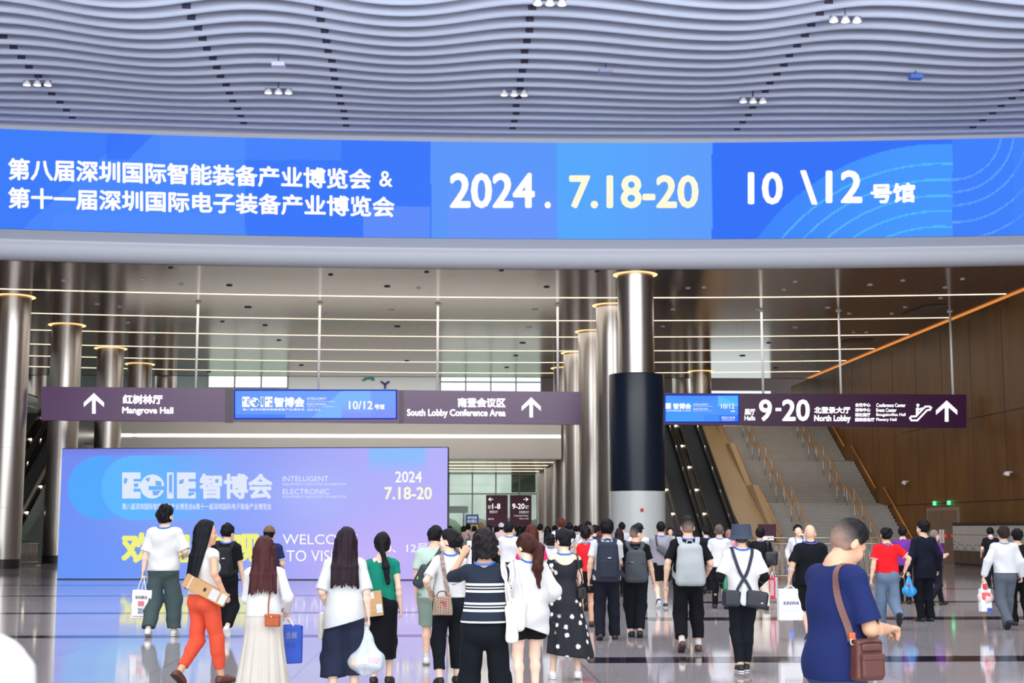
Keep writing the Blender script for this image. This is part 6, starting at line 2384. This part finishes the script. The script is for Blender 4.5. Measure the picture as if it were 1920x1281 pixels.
soft = Soft().box(V3(-0.165, -0.205, 0.93) * wk.S, V3(0.10, 0.045, 0.165) * wk.S, roty(0.12), rnd=0.04)
soft.disp(cloth_fold(8, 0.007))
soft.build('body', mat('canvas_ivory', (236, 231, 220), 0.8), t, 0.008)
for dx in (-0.05, 0.05):
    strap_on(wk, t, [(-0.17 + dx, -0.20, 1.08), (-0.165 + dx * .6, -0.16, 1.26), (-0.15 + dx * .3, -0.05, 1.45), (-0.15, 0.04, 1.43), (-0.21, 0.02, 1.2)], 0.022, mat('canvas_ivory', (236, 231, 220), 0.8), 0.012)

# woman in the flowered black dress
flm = mat('flower_print', (16, 20, 28), 0.8)
_nt = flm.node_tree
_tc = _nt.nodes.new('ShaderNodeTexCoord')
_vo = _nt.nodes.new('ShaderNodeTexVoronoi')
_vo.inputs['Scale'].default_value = 9.4
_vo.inputs['Randomness'].default_value = 0.75
_nt.links.new(_tc.outputs['Object'], _vo.inputs['Vector'])
_no = _nt.nodes.new('ShaderNodeTexNoise')
_no.inputs['Scale'].default_value = 55
_nt.links.new(_tc.outputs['Object'], _no.inputs['Vector'])
_ad = _nt.nodes.new('ShaderNodeMath')
_ad.operation = 'MULTIPLY_ADD'
_ad.inputs[1].default_value = 0.26
_nt.links.new(_no.outputs['Fac'], _ad.inputs[0])
_nt.links.new(_vo.outputs['Distance'], _ad.inputs[2])
_rp = _nt.nodes.new('ShaderNodeValToRGB')
_rp.color_ramp.interpolation = 'CONSTANT'
_rp.color_ramp.elements[0].color = (*rgb(236, 236, 238), 1)
_rp.color_ramp.elements[1].color = (*rgb(18, 23, 33), 1)
_rp.color_ramp.elements[1].position = 0.39
_e = _rp.color_ramp.elements.new(0.335)
_e.color = (*rgb(130, 132, 138), 1)
_nt.links.new(_ad.outputs[0], _rp.inputs[0])
_nt.links.new(_rp.outputs[0], _nt.nodes['Principled BSDF'].inputs['Base Color'])
wf = person('woman in long black dress with white flowers and a low open back', 1060, 996, s=180, H=1.565, sex='f', yaw=38, pitch=8, arms=('front', 'front'), dress=(flm, 0.29, 0.29, 0.055), hair='updo', hcol=(22, 22, 28), shoe=(238, 238, 238), sole=(246, 246, 246), legs=('mid', ((-0.04, 0.10, 12))), seed=12, tone=2, stance=0.06, g=1.04)
Soft().ell(wf.hd((0.03, -0.115, 0.105)) * wf.S, V3(0.035, 0.012, 0.03) * wf.S, wf.Rh).disp(hair_noise(3, 0.006, 120)).build('hair_clip', mat('silver_clip', (220, 220, 224), 0.2, metal=0.8), wf.root, 0.005)
t = soft_bag(wf, 'shoulder_bag', 'small black shoulder bag at the right hip of the woman in the flowered dress', 'bag', (0.20, -0.05, 1.02), (0.035, 0.10, 0.065), rotz(-0.3), (22, 22, 28), rnd=0.02)
strap_on(wf, t, [(0.20, -0.11, 1.07), (0.195, -0.12, 1.22), (0.145, -0.05, 1.44), (0.14, 0.04, 1.43), (0.205, 0.05, 1.1)], 0.016, mat('bag_strap_black', (30, 30, 34), 0.5), 0.008)

wred = person('woman in red sleeveless top and black skirt with tied black hair', 1099, 989, s=117, H=1.60, sex='f', arms=('front', ((0.22, 0.03, 0.95), (0.4, -1, 0), 1.0)), shirt=(226, 36, 48), sleeve=0.0, hem=0.98, loose=0.012, skirt=((24, 24, 30), 0.60, 0.17, 4, 0.003), hair='bun', shoe=(60, 50, 50), legs=('mid', 'rear'), seed=13, tone=1)

# men walking away in the middle
m1 = person('man in white polo and navy trousers with a dark navy backpack', 1139, 979, s=133, H=1.69, arms=(((0.27, -0.02, 0.91), (0.4, -1, 0), 1.2), 'front'), shirt=(242, 243, 246), pants=(34, 40, 56), pw=(0.112, 0.088, 0.080), plen=1.0, hair='short', shoe=(66, 54, 48), legs=((-0.12, 0.10, 18), (0.12, 0.085, 0)), seed=14, stance=0.03, collar=(240, 241, 244), yaw=-6, g=1.06)
backpack(m1, 'dark navy backpack with a small white badge on the man in the white polo', (44, 50, 66), hgt=0.60, wid=0.34, zc=1.16, style=0)
phone(m1, -1, 'black phone in the hanging left hand of the man with the navy backpack')
m2 = person('man in black polo with white sleeve edges and a charcoal backpack, face turned right', 1192, 988, s=130, H=1.62, yaw=-58, pitch=10, arms=('front', ((0.30, 0.04, 0.90), (0.5, -1, 0), 0.8)), shirt=(20, 26, 32), cuffs=(216, 216, 216), collar=(22, 28, 34), pants=(24, 30, 42), pw=(0.122, 0.105, 0.075), plen=0.94, hair='fade', shoe=(28, 30, 34), legs=((0.04, 0.085, 0), (-0.10, 0.10, 14)), seed=15, lan=(110, 30, 40), g=1.08, stance=-0.03)
backpack(m2, 'charcoal backpack with a level zip on the man in the black polo', (72, 78, 84), hgt=0.52, wid=0.34, zc=1.13, style=1)
m3 = person('man in grey tee and black shorts with a dark sling bag across his back', 1241, 976, s=95, H=1.70, arms=('front', 'front'), shirt=(140, 138, 150), pants=(26, 28, 34), plen=0.40, pw=(0.125, 0.11, 0.07), hair='buzz', shoe=(50, 56, 70), sole=(236, 236, 236), sock=(236, 236, 236), legs=((-0.2, 0.17, 40), (0.12, 0.085, 0)), seed=16, collar=(120, 124, 160), loose=0.028)
t = soft_bag(m3, 'sling_bag', 'slanted dark grey sling bag on the back of the man in the grey tee', 'bag', (0.03, -0.175, 1.17), (0.15, 0.04, 0.065), roty(math.radians(38)), (70, 74, 82), rnd=0.035)
strap_on(m3, t, [(-0.09, -0.16, 1.27), (-0.11, -0.11, 1.40), (-0.10, -0.02, 1.47), (-0.05, 0.12, 1.36), (0.12, 0.13, 1.15), (0.19, 0.0, 1.05), (0.14, -0.15, 1.08)], 0.035, mat('sling_strap_dark', (40, 42, 48), 0.7), 0.01)
m4 = person('man in black tee and cropped black trousers with a light grey backpack', 1293, 972, s=147, H=1.72, arms=(((0.31, -0.06, 0.93), (0.6, -1, 0), 0.7), ((0.25, 0.12, 1.0), (0.5, -1, 0), 0.7)), shirt=(20, 24, 32), sleeve=0.85, pants=(20, 24, 32), pw=(0.122, 0.098, 0.078), plen=0.89, hair='fade', shoe=(96, 60, 50), sole=(60, 40, 36), sock=(238, 238, 240),
            legs=((-0.20, 0.13, 32), (0.04, 0.085, 0)), seed=17, stance=0.035, g=1.06, lan=(50, 100, 236))
backpack(m4, 'light grey backpack with two dark side zips on the man in the black tee', (176, 182, 186), hgt=0.56, wid=0.37, zc=1.15, style=2)
m5 = person('man in white polo and black trousers with shaved grey hair near the escalators', 1351, 984, s=96, H=1.64, arms=('elbow', 'elbow'), shirt=(238, 240, 248), pants=(26, 30, 38), hair='buzz', hcol=(96, 84, 78), legs=('front', 'back'), seed=18, collar=(236, 238, 246), yaw=-10)
m6 = person('man in navy bucket hat and white tee with two crossed camera bags', 1395, 997, s=171, H=1.60, arms=(((0.21, 0.16, 1.02), (0.6, -1, -0.2), 1.0), ((0.21, 0.16, 1.03), (0.6, -1, -0.2), 1.0)), shirt=(244, 244, 246), sleeve=0.85, loose=0.026, hem=0.93, pants=(26, 32, 42), pw=(0.108, 0.078, 0.060), plen=0.96, hair='short', hcol=(70, 62, 60), cap=('bucket', (66, 74, 94)),
            shoe=(30, 32, 36), sole=(236, 236, 236), sock=(222, 190, 160), legs=((0.0, 0.085, 0), (0.12, 0.085, 0)), seed=19, stance=-0.045)
for a in (-1, 1):
    e0, e1 = m6.sh[a] + (m6.el[a] - m6.sh[a]) * 0.82, m6.el[a] + (m6.wr[a] - m6.el[a]) * 0.9
    Q = Soft().cone(e0 * m6.S, m6.el[a] * m6.S, 0.050 * m6.S, 0.050 * m6.S, k=0.02).cone(m6.el[a] * m6.S, e1 * m6.S, 0.052 * m6.S, 0.038 * m6.S, k=0.02)
    Q.build('arm_sleeve', cloth((24, 32, 42)), m6.root, 0.007)
bm_ = mat('camera_bag_strap', (36, 44, 62), 0.7)
t1 = soft_bag(m6, 'camera_bag', 'black camera bag at the left hip of the man in the bucket hat', 'bag', (-0.165, -0.17, 0.90), (0.105, 0.07, 0.10), rotz(0.25).dot(roty(0.06)), (38, 42, 52), rnd=0.035, h=0.007)
t2 = soft_bag(m6, 'camera_bag', 'larger black camera bag at the right hip of the man in the bucket hat', 'bag', (0.145, -0.19, 0.885), (0.135, 0.075, 0.105), rotz(-0.2).dot(roty(0.14)), (34, 38, 48), rnd=0.04, h=0.007)
Soft().box(V3(0.20, -0.275, 0.845) * m6.S, V3(0.02, 0.006, 0.008) * m6.S, roty(0.14), rnd=0.003).build('badge', mat('bag_badge', (226, 226, 226), 0.5), t2, 0.004)
strap_on(m6, t1, [(-0.10, -0.20, 1.0), (-0.03, -0.16, 1.10), (0.03, -0.14, 1.20), (0.09, -0.11, 1.38), (0.12, -0.02, 1.475), (0.10, 0.09, 1.38), (-0.05, 0.14, 1.15), (-0.19, 0.02, 1.0)], 0.034, bm_, 0.01)
strap_on(m6, t2, [(0.08, -0.20, 1.0), (0.02, -0.16, 1.10), (-0.04, -0.14, 1.20), (-0.10, -0.11, 1.38), (-0.125, -0.02, 1.475), (-0.10, 0.09, 1.38), (0.05, 0.14, 1.15), (0.20, 0.02, 1.0)], 0.034, bm_, 0.014)
t = at_person(m6, 'white_cloth', 'white cloth hanging between the two camera bags', 'cloth')
Q = Soft().cone(V3(-0.005, -0.185, 1.04) * m6.S, V3(-0.012, -0.215, 0.86) * m6.S, 0.03 * m6.S, 0.058 * m6.S, flat=(V3(0, 1, 0), 0.35))
Q.disp(cloth_fold(9, 0.004, 50))
Q.build('fold', cloth((226, 234, 240)), t, 0.007)
o = MB().lathe([(0, 0), (0.028, 0), (0.03, 0.02), (0.03, 0.13), (0.018, 0.16), (0.018, 0.18), (0, 0.18)], 16).build('bottle', mat('green_bottle', (44, 130, 90), 0.3), None, None, smooth=True)
gb = m6.root.location + Vector(V3(-0.21, -0.02, 0.99) * m6.S)
o.location = gb
tag(o, 'small green bottle tucked above the left camera bag', 'bottle')

m7 = person('man in black polo and beige trousers with a black bag on his right shoulder', 1428, 991, s=97, H=1.58, arms=('front', ((0.28, 0.0, 0.90), (0.5, -1, 0), 1.4)), shirt=(24, 26, 32), pants=(214, 204, 186), pw=(0.115, 0.1, 0.085), hair='short', legs=('front', 'rear'), seed=20, lan=(110, 90, 170), collar=(40, 36, 60), g=1.1)
t = soft_bag(m7, 'shoulder_bag', 'glossy black bag hanging behind the man in beige trousers', 'bag', (0.215, -0.14, 1.11), (0.14, 0.07, 0.16), rotz(-0.2), (26, 28, 34), rnd=0.06, seed=3, fold=0.012)
strap_on(m7, t, [(0.15, -0.15, 1.26), (0.14, -0.09, 1.42), (0.14, 0.0, 1.47), (0.17, 0.08, 1.32), (0.24, -0.02, 1.2)], 0.035, mat('bag_strap_black', (30, 30, 34), 0.5), 0.012)
tote(m7, 1, 'red and white paper bag in the hand of the man in beige trousers', (206, 36, 60), 0.13, 0.42, 0.26, rz=-0.35, drop=0.10, side_col=(228, 226, 230), text=[('2024 EXPO', -0.04, 0.04, -0.15, 0.15, (240, 220, 226))])

m8 = person('man in white shirt facing the camera with a phone at his ear', 1501, 982, s=88, H=1.64, head=172, arms=(((0.10, 0.10, 1.54), (0.9, 0.5, -0.9), 1.3), ((0.26, 0.04, 0.95), (0.4, -1, 0), 1.2)), shirt=(238, 240, 246), sleeve=1.6, pants=(40, 42, 54), hair='short', legs=('stand', 'stand'), seed=21, roll=6, tone=0)
phone(m8, -1, 'phone at the ear of the man facing the camera')
plastic_bag(m8, 1, 'small blue bag in the hand of the man with a phone at his ear', (40, 110, 226), 0.16, 0.2, seed=9)
m9 = person('stocky bald man in black tee and black shorts walking with a white bag', 1524, 989, s=135, H=1.62, arms=(((0.34, 0.0, 0.93), (0.6, -1, 0), 1.5), 'hang'), shirt=(20, 26, 34), sleeve=0.85, loose=0.036, hem=0.86, pants=(24, 26, 32), plen=0.50, pw=(0.13, 0.115, 0.07), hair='bald', shoe=(60, 70, 72), sole=(240, 240, 240), legs=((-0.12, 0.12, 24), (0.08, 0.085, 0)), seed=22, g=1.2, yaw=-10, lan=(50, 80, 190), tone=0)
tote(m9, -1, 'white plastic bag with blue letters carried by the bald man', (240, 242, 246), 0.35, 0.44, 0.12, rz=0.1, drop=0.05, text=[('KINWA', -0.11, 0.11, 0.0, 0.05, (60, 84, 160)), (None, -0.12, 0.12, -0.08, -0.075, (190, 200, 220))], handle=240, name='plastic_bag')

# the near man at the right
m10 = person('man in navy tee close to the camera, looking down, brown bag at his hip', 1577, 983, s=368, H=1.655, head=-68, pitch=30, yaw=4, lean=3, arms=(((0.02, 0.29, 1.15), (0.8, -0.8, -0.6), 1.0), ((0.10, 0.27, 1.15), (0.9, -1.0, -0.7), 1.15)), shirt=(28, 40, 92), sleeve=0.86, hem=0.865, loose=0.026, pants=(52, 84, 122), hair='fade',
             shoe=(60, 50, 46), legs=('stand', 'stand'), seed=23, g=1.02, res=0.0050, lan=False, tone=1, hscale=0.97)
t = at_person(m10, 'shoulder_bag', 'brown leather shoulder bag at the hip of the near man in navy', 'bag')
lm = mat('brown_leather', (92, 50, 44), rough=0.38, spec=0.5, var=0.08, vscale=14, bump=0.12, bscale=140)
bx, by, bz = 0.245, 0.03, 0.985
Q = Soft().box(V3(bx, by, bz) * m10.S, V3(0.042, 0.088, 0.112) * m10.S, rnd=0.022 * m10.S, taper=0.05)
Q.disp(cloth_fold(4, 0.0012))
Q.build('body', lm, t, 0.005)
for (c_, hh) in (((bx + 0.048, by + .004, bz - 0.03), (0.016, 0.074, 0.066)), ((bx + 0.042, by + .004, bz + 0.068), (0.012, 0.066, 0.024))):
    Soft().box(V3(*c_) * m10.S, V3(*hh) * m10.S, rnd=0.012).build('pocket', lm, t, 0.0045)
Soft().box(V3(bx + 0.064, by + .004, bz + 0.018) * m10.S, V3(0.005, 0.070, 0.017) * m10.S, rnd=0.004).build('pocket_flap', lm, t, 0.004)
MB().tube(spline([V3(bx + .046, by - .075, bz + .088), V3(bx + .05, by, bz + .1), V3(bx + .046, by + .075, bz + .088)], 14) * m10.S, 0.003, 6).build('zipper', mat('zip_brown', (60, 36, 34), 0.3, metal=0.5), t, smooth=True)
sm_ = mat('brown_strap', (112, 76, 72), 0.5)
strap_on(m10, t, [(0.228, -0.05, 1.085), (0.205, -0.08, 1.20), (0.155, -0.10, 1.36), (0.115, -0.05, 1.47), (0.11, 0.04, 1.46), (0.14, 0.12, 1.36), (0.20, 0.12, 1.2), (0.235, 0.105, 1.085)], 0.036, sm_, 0.006, th=0.005)
Soft().box(V3(0.234, -0.052, 1.11) * m10.S, V3(0.008, 0.019, 0.022) * m10.S, rnd=0.004).build('orange_tab', mat('orange_tab', (214, 100, 50), 0.5), t, 0.004)
MB().tube(spline([V3(0.244, -0.07, 1.095), V3(0.250, -0.07, 1.07), V3(0.250, -0.034, 1.07), V3(0.244, -0.034, 1.095), V3(0.244, -0.07, 1.095)], 20) * m10.S, 0.004, 6).build('buckle', mat('buckle_steel', (190, 190, 190), 0.2, metal=0.9), t, smooth=True)

m11 = person('man in red polo and blue-grey jeans, thin on top, striding away', 1667, 995, s=120, H=1.585, arms=(((0.29, -0.04, 0.90), (0.5, -1, 0), 0.6), ((0.30, -0.02, 1.0), (1.2, -0.6, 0), 1.2)), shirt=(232, 30, 40), cuffs=(238, 190, 190), collar=(230, 60, 70), hem=0.975, tuck=True, loose=0.020, pants=(104, 124, 150), belt=(30, 26, 26), pw=(0.118, 0.1, 0.085), hair='thin', shoe=(40, 40, 44), legs=('front', 'kick'), seed=24, lan=(80, 110, 210), g=1.08)
phone(m11, 1, 'dark phone in the right hand of the man in the red polo')
m12 = person('young man in purple polo and black trousers beside the suited man', 1697, 987, s=90, H=1.60, head=-14, arms=('front', 'hang'), shirt=(104, 50, 140), pants=(20, 20, 24), hair='short', legs=('stand', 'rear'), seed=25, lan=False, collar=(100, 48, 136))
m13 = person('man in dark navy suit standing with a blue plastic bag', 1737, 976, s=111, H=1.70, head=14, yaw=22, arms=(((0.30, 0.02, 0.91), (0.5, -1, 0), 1.5), ((0.26, 0.0, 0.92), (0.4, -1, 0), 0.9)), shirt=(24, 30, 52), sleeve=1.95, hem=0.76, loose=0.026, pants=(20, 24, 40), collar=(214, 218, 226), hair='short', legs=('stand', 'stand'), seed=26, lan=False, pw=(0.112, 0.088, 0.075))
plastic_bag(m13, -1, 'bright blue plastic bag hanging from the hand of the man in the suit', (56, 160, 226), 0.26, 0.36, seed=12, prints=[('', -0.09, -0.03, -0.2, -0.16, (214, 70, 80))])
m14 = person('man in purple shirt and dark trousers with grey hair, partly hidden by the suit', 1757, 997, s=92, H=1.53, head=-70, arms=('phone', 'phone'), shirt=(96, 44, 130), pants=(30, 32, 48), belt=(40, 40, 44), hair='buzz', hcol=(120, 110, 104), legs=('front', 'back'), seed=27, lan=False)
m15 = person('man in black tee standing in front of the white lockers', 1861, 993, s=72, H=1.58, arms=(((0.24, 0.16, 0.98), (0.5, -1, 0), 1.0), 'front'), shirt=(26, 26, 34), pants=(30, 32, 44), hair='short', pitch=20, yaw=-15, legs=('stand', 'stand'), seed=28)
m16 = person('man in white long-sleeved shirt and grey trousers walking with two paper bags', 1889, 989, s=120, H=1.60, arms=(((0.37, 0.0, 0.93), (0.7, -0.8, 0), 1.5), ((0.30, 0.05, 0.92), (0.5, -1, 0), 0.8)), shirt=(240, 242, 248), sleeve=1.9, hem=0.97, tuck=True, loose=0.034, pants=(88, 96, 108), pw=(0.118, 0.098, 0.08), hair='short', hcol=(44, 34, 34), shoe=(40, 42, 48), legs=('back', 'front'), seed=29, stance=-0.03, lan=(70, 150, 210))
tote(m16, -1, 'white paper bag with a blue foot behind the red one, held by the white-shirted man', (232, 236, 244), 0.18, 0.36, 0.10, rz=0.2, drop=0.14, text=[(None, 0.0, 0.085, -0.175, -0.12, (60, 90, 190))])
plastic_bag(m16, -1, 'red and white plastic bag in the hand of the white-shirted man at the right', (236, 206, 206), 0.24, 0.36, seed=5, rz=-0.2, prints=[('', -0.05, 0.08, -0.31, -0.20, (226, 92, 88)), ('', -0.03, 0.04, -0.15, -0.06, (214, 50, 54))])
m17 = person('person in black clothes half hidden behind the white-shirted man at the right edge', 1914, 994, s=116, H=1.56, arms=('hang', 'hang'), shirt=(26, 26, 32), pants=(18, 18, 22), hair='short', legs=('mid', 'rear'), seed=30, lan=False)

# shoulder of somebody very close at the lower left
m18 = person('person in white tee very close to the camera, only a shoulder showing', -272, 600, s=1180, H=1.665, shirt=(248, 250, 253), loose=0.03, sleeve=0.9, pants=(60, 60, 70), arms=('hang', 'hang'), legs=('stand', 'stand'), seed=31, lan=False, res=0.010)

# ------------------------------------------------------------------ the crowd farther in
def crowd(label, x, top, s, shirt, hair='short', hcol=BLACKH, sex='m', **k):
    k.setdefault('pants', (34, 36, 44))
    k.setdefault('arms', ('front', 'front') if (int(x) % 3) else ('hang', 'elbow'))
    k.setdefault('legs', ('front', 'back') if int(x) % 2 else ('back', 'front'))
    k.setdefault('lan', s > 70)
    return person(label, x, top, s=s, sex=sex, shirt=shirt, hair=hair, hcol=hcol, seed=int(x), **k)


crowd('man in white shirt and dark trousers seen from behind amid the crowd, looking right', 955, 981, 97, (240, 241, 248), yaw=-40, H=1.68, hem=0.96, tuck=True, collar=(238, 240, 246))
crowd('woman in hot pink top with long reddish brown hair', 997, 985, 128, (228, 44, 106), 'long', REDH, 'f', H=1.62, arms=('hang', 'hang'), loose=0.04)
crowd('woman in white top with short black bob in front of the pink top', 1033, 1006, 104, (236, 238, 242), 'bob', BLACKH, 'f', H=1.46)
pb = crowd('tall man in white tee with reddish brown hair above the crowd', 1053, 973, 78, (234, 234, 240), 'short', REDH, H=1.80)
backpack(pb, 'dark backpack on the tall man with reddish brown hair', (34, 40, 60), wid=0.26, hgt=0.4)
crowd('man in white polo with greying brown hair behind the red top', 1106, 988, 98, (236, 236, 238), 'buzz', (92, 74, 66), H=1.62)
ps = crowd('man in pale shirt with a dark cross strap before the white pedestal', 1167, 980, 66, (226, 226, 238), H=1.73)
crowd('man in white shirt and navy cap between the black polo and the grey tee', 1199, 984, 92, (236, 236, 246), H=1.66, cap=('cap', (30, 34, 70)), yaw=-30)
crowd('man in white shirt facing the camera by the escalator foot', 1258, 990, 62, (222, 224, 220), H=1.58, head=180, eyes=True)
crowd('woman in black with long dark hair left of the light grey backpack', 1276, 997, 84, (24, 24, 30), 'mid', BLACKH, 'f', H=1.5)
crowd('man in black patterned shirt right of the light grey backpack', 1326, 988, 78, (34, 34, 40), H=1.6, yaw=30)
crowd('woman in pink checked shirt behind the man with shaved grey hair', 1369, 995, 74, (206, 150, 160), 'bob', (150, 110, 104), 'f', H=1.52)
crowd('woman with dark reddish hair left of the navy backpack', 1127, 1000, 86, (60, 40, 44), 'mid', REDH, 'f', H=1.5)
crowd('person in black behind the navy backpack, right of the red top', 1115, 986, 76, (28, 28, 34), H=1.64)
crowd('man in white tee with black hair, left of the white column pedestal', 1090, 985, 68, (230, 230, 236), H=1.66)
crowd('dark haired woman between the navy and charcoal backpacks', 1162, 990, 82, (52, 40, 44), 'mid', (40, 26, 28), 'f', H=1.56)
crowd('man in dusty pink tee at the left side of the crowd', 877, 983, 53, (200, 168, 166), H=1.72, pants=(26, 28, 40))
crowd('man in bright blue tee with light brown hair in the crowd', 902, 981, 57, (34, 84, 160), 'short', (150, 112, 76), H=1.74, pants=(36, 40, 60))
crowd('woman in pale grey tee with a black cross strap, left of the white cap', 918, 984, 55, (218, 212, 214), 'bob', BLACKH, 'f', H=1.66)
crowd('person in white cap with red mark in the far crowd', 940, 980, 60, (222, 190, 196), cap=('cap', (236, 232, 234)), H=1.72)
crowd('woman in black and white print top in the far crowd', 974, 985, 57, (120, 118, 122), 'mid', BLACKH, 'f', H=1.64)
crowd('man with yellow neck strap and beige shirt in the crowd', 1013, 983, 58, (206, 198, 186), H=1.7, lan=(230, 176, 40))
crowd('woman in white with long black hair, below the yellow neck strap', 1027, 988, 62, (226, 228, 234), 'long', BLACKH, 'f', H=1.62)
crowd('man with yellow neck strap and grey tee under the purple display', 1068, 982, 66, (206, 206, 214), H=1.72, lan=(226, 170, 40))
crowd('man in dark tee behind the tall brown haired man', 1040, 986, 51, (60, 60, 72), H=1.66)
crowd('black haired man in white above the greying brown head', 1103, 980, 70, (226, 226, 230), H=1.74)
for k, (x, top, s, c, lab) in enumerate([(843, 984, 54, (48, 56, 60), 'person in dark clothes at the right edge of the standing screen'), (889, 985, 50, (206, 170, 150), 'person in peach top between the pink and the blue tee'),
                                        (931, 986, 53, (50, 44, 50), 'person in dark print between the grey tee and the white cap'), (965, 986, 50, (170, 180, 196), 'person in pale blue behind the white shirted man'),
                                        (984, 986, 52, (40, 40, 48), 'person in black left of the hot pink top'), (1080, 986, 54, (210, 210, 216), 'person in light grey left of the white tee by the pedestal'),
                                        (869, 986, 47, (70, 70, 78), 'person in grey nearest the blue notice board'), (1121, 988, 56, (60, 58, 66), 'far person in grey right of the dark column row'),
                                        (1061, 987, 50, (150, 150, 160), 'far person in grey under the purple display')]):
    crowd(lab, x, top, s, c, 'short' if k % 2 else 'bob', BLACKH, 'm' if k % 2 else 'f', H=1.64)
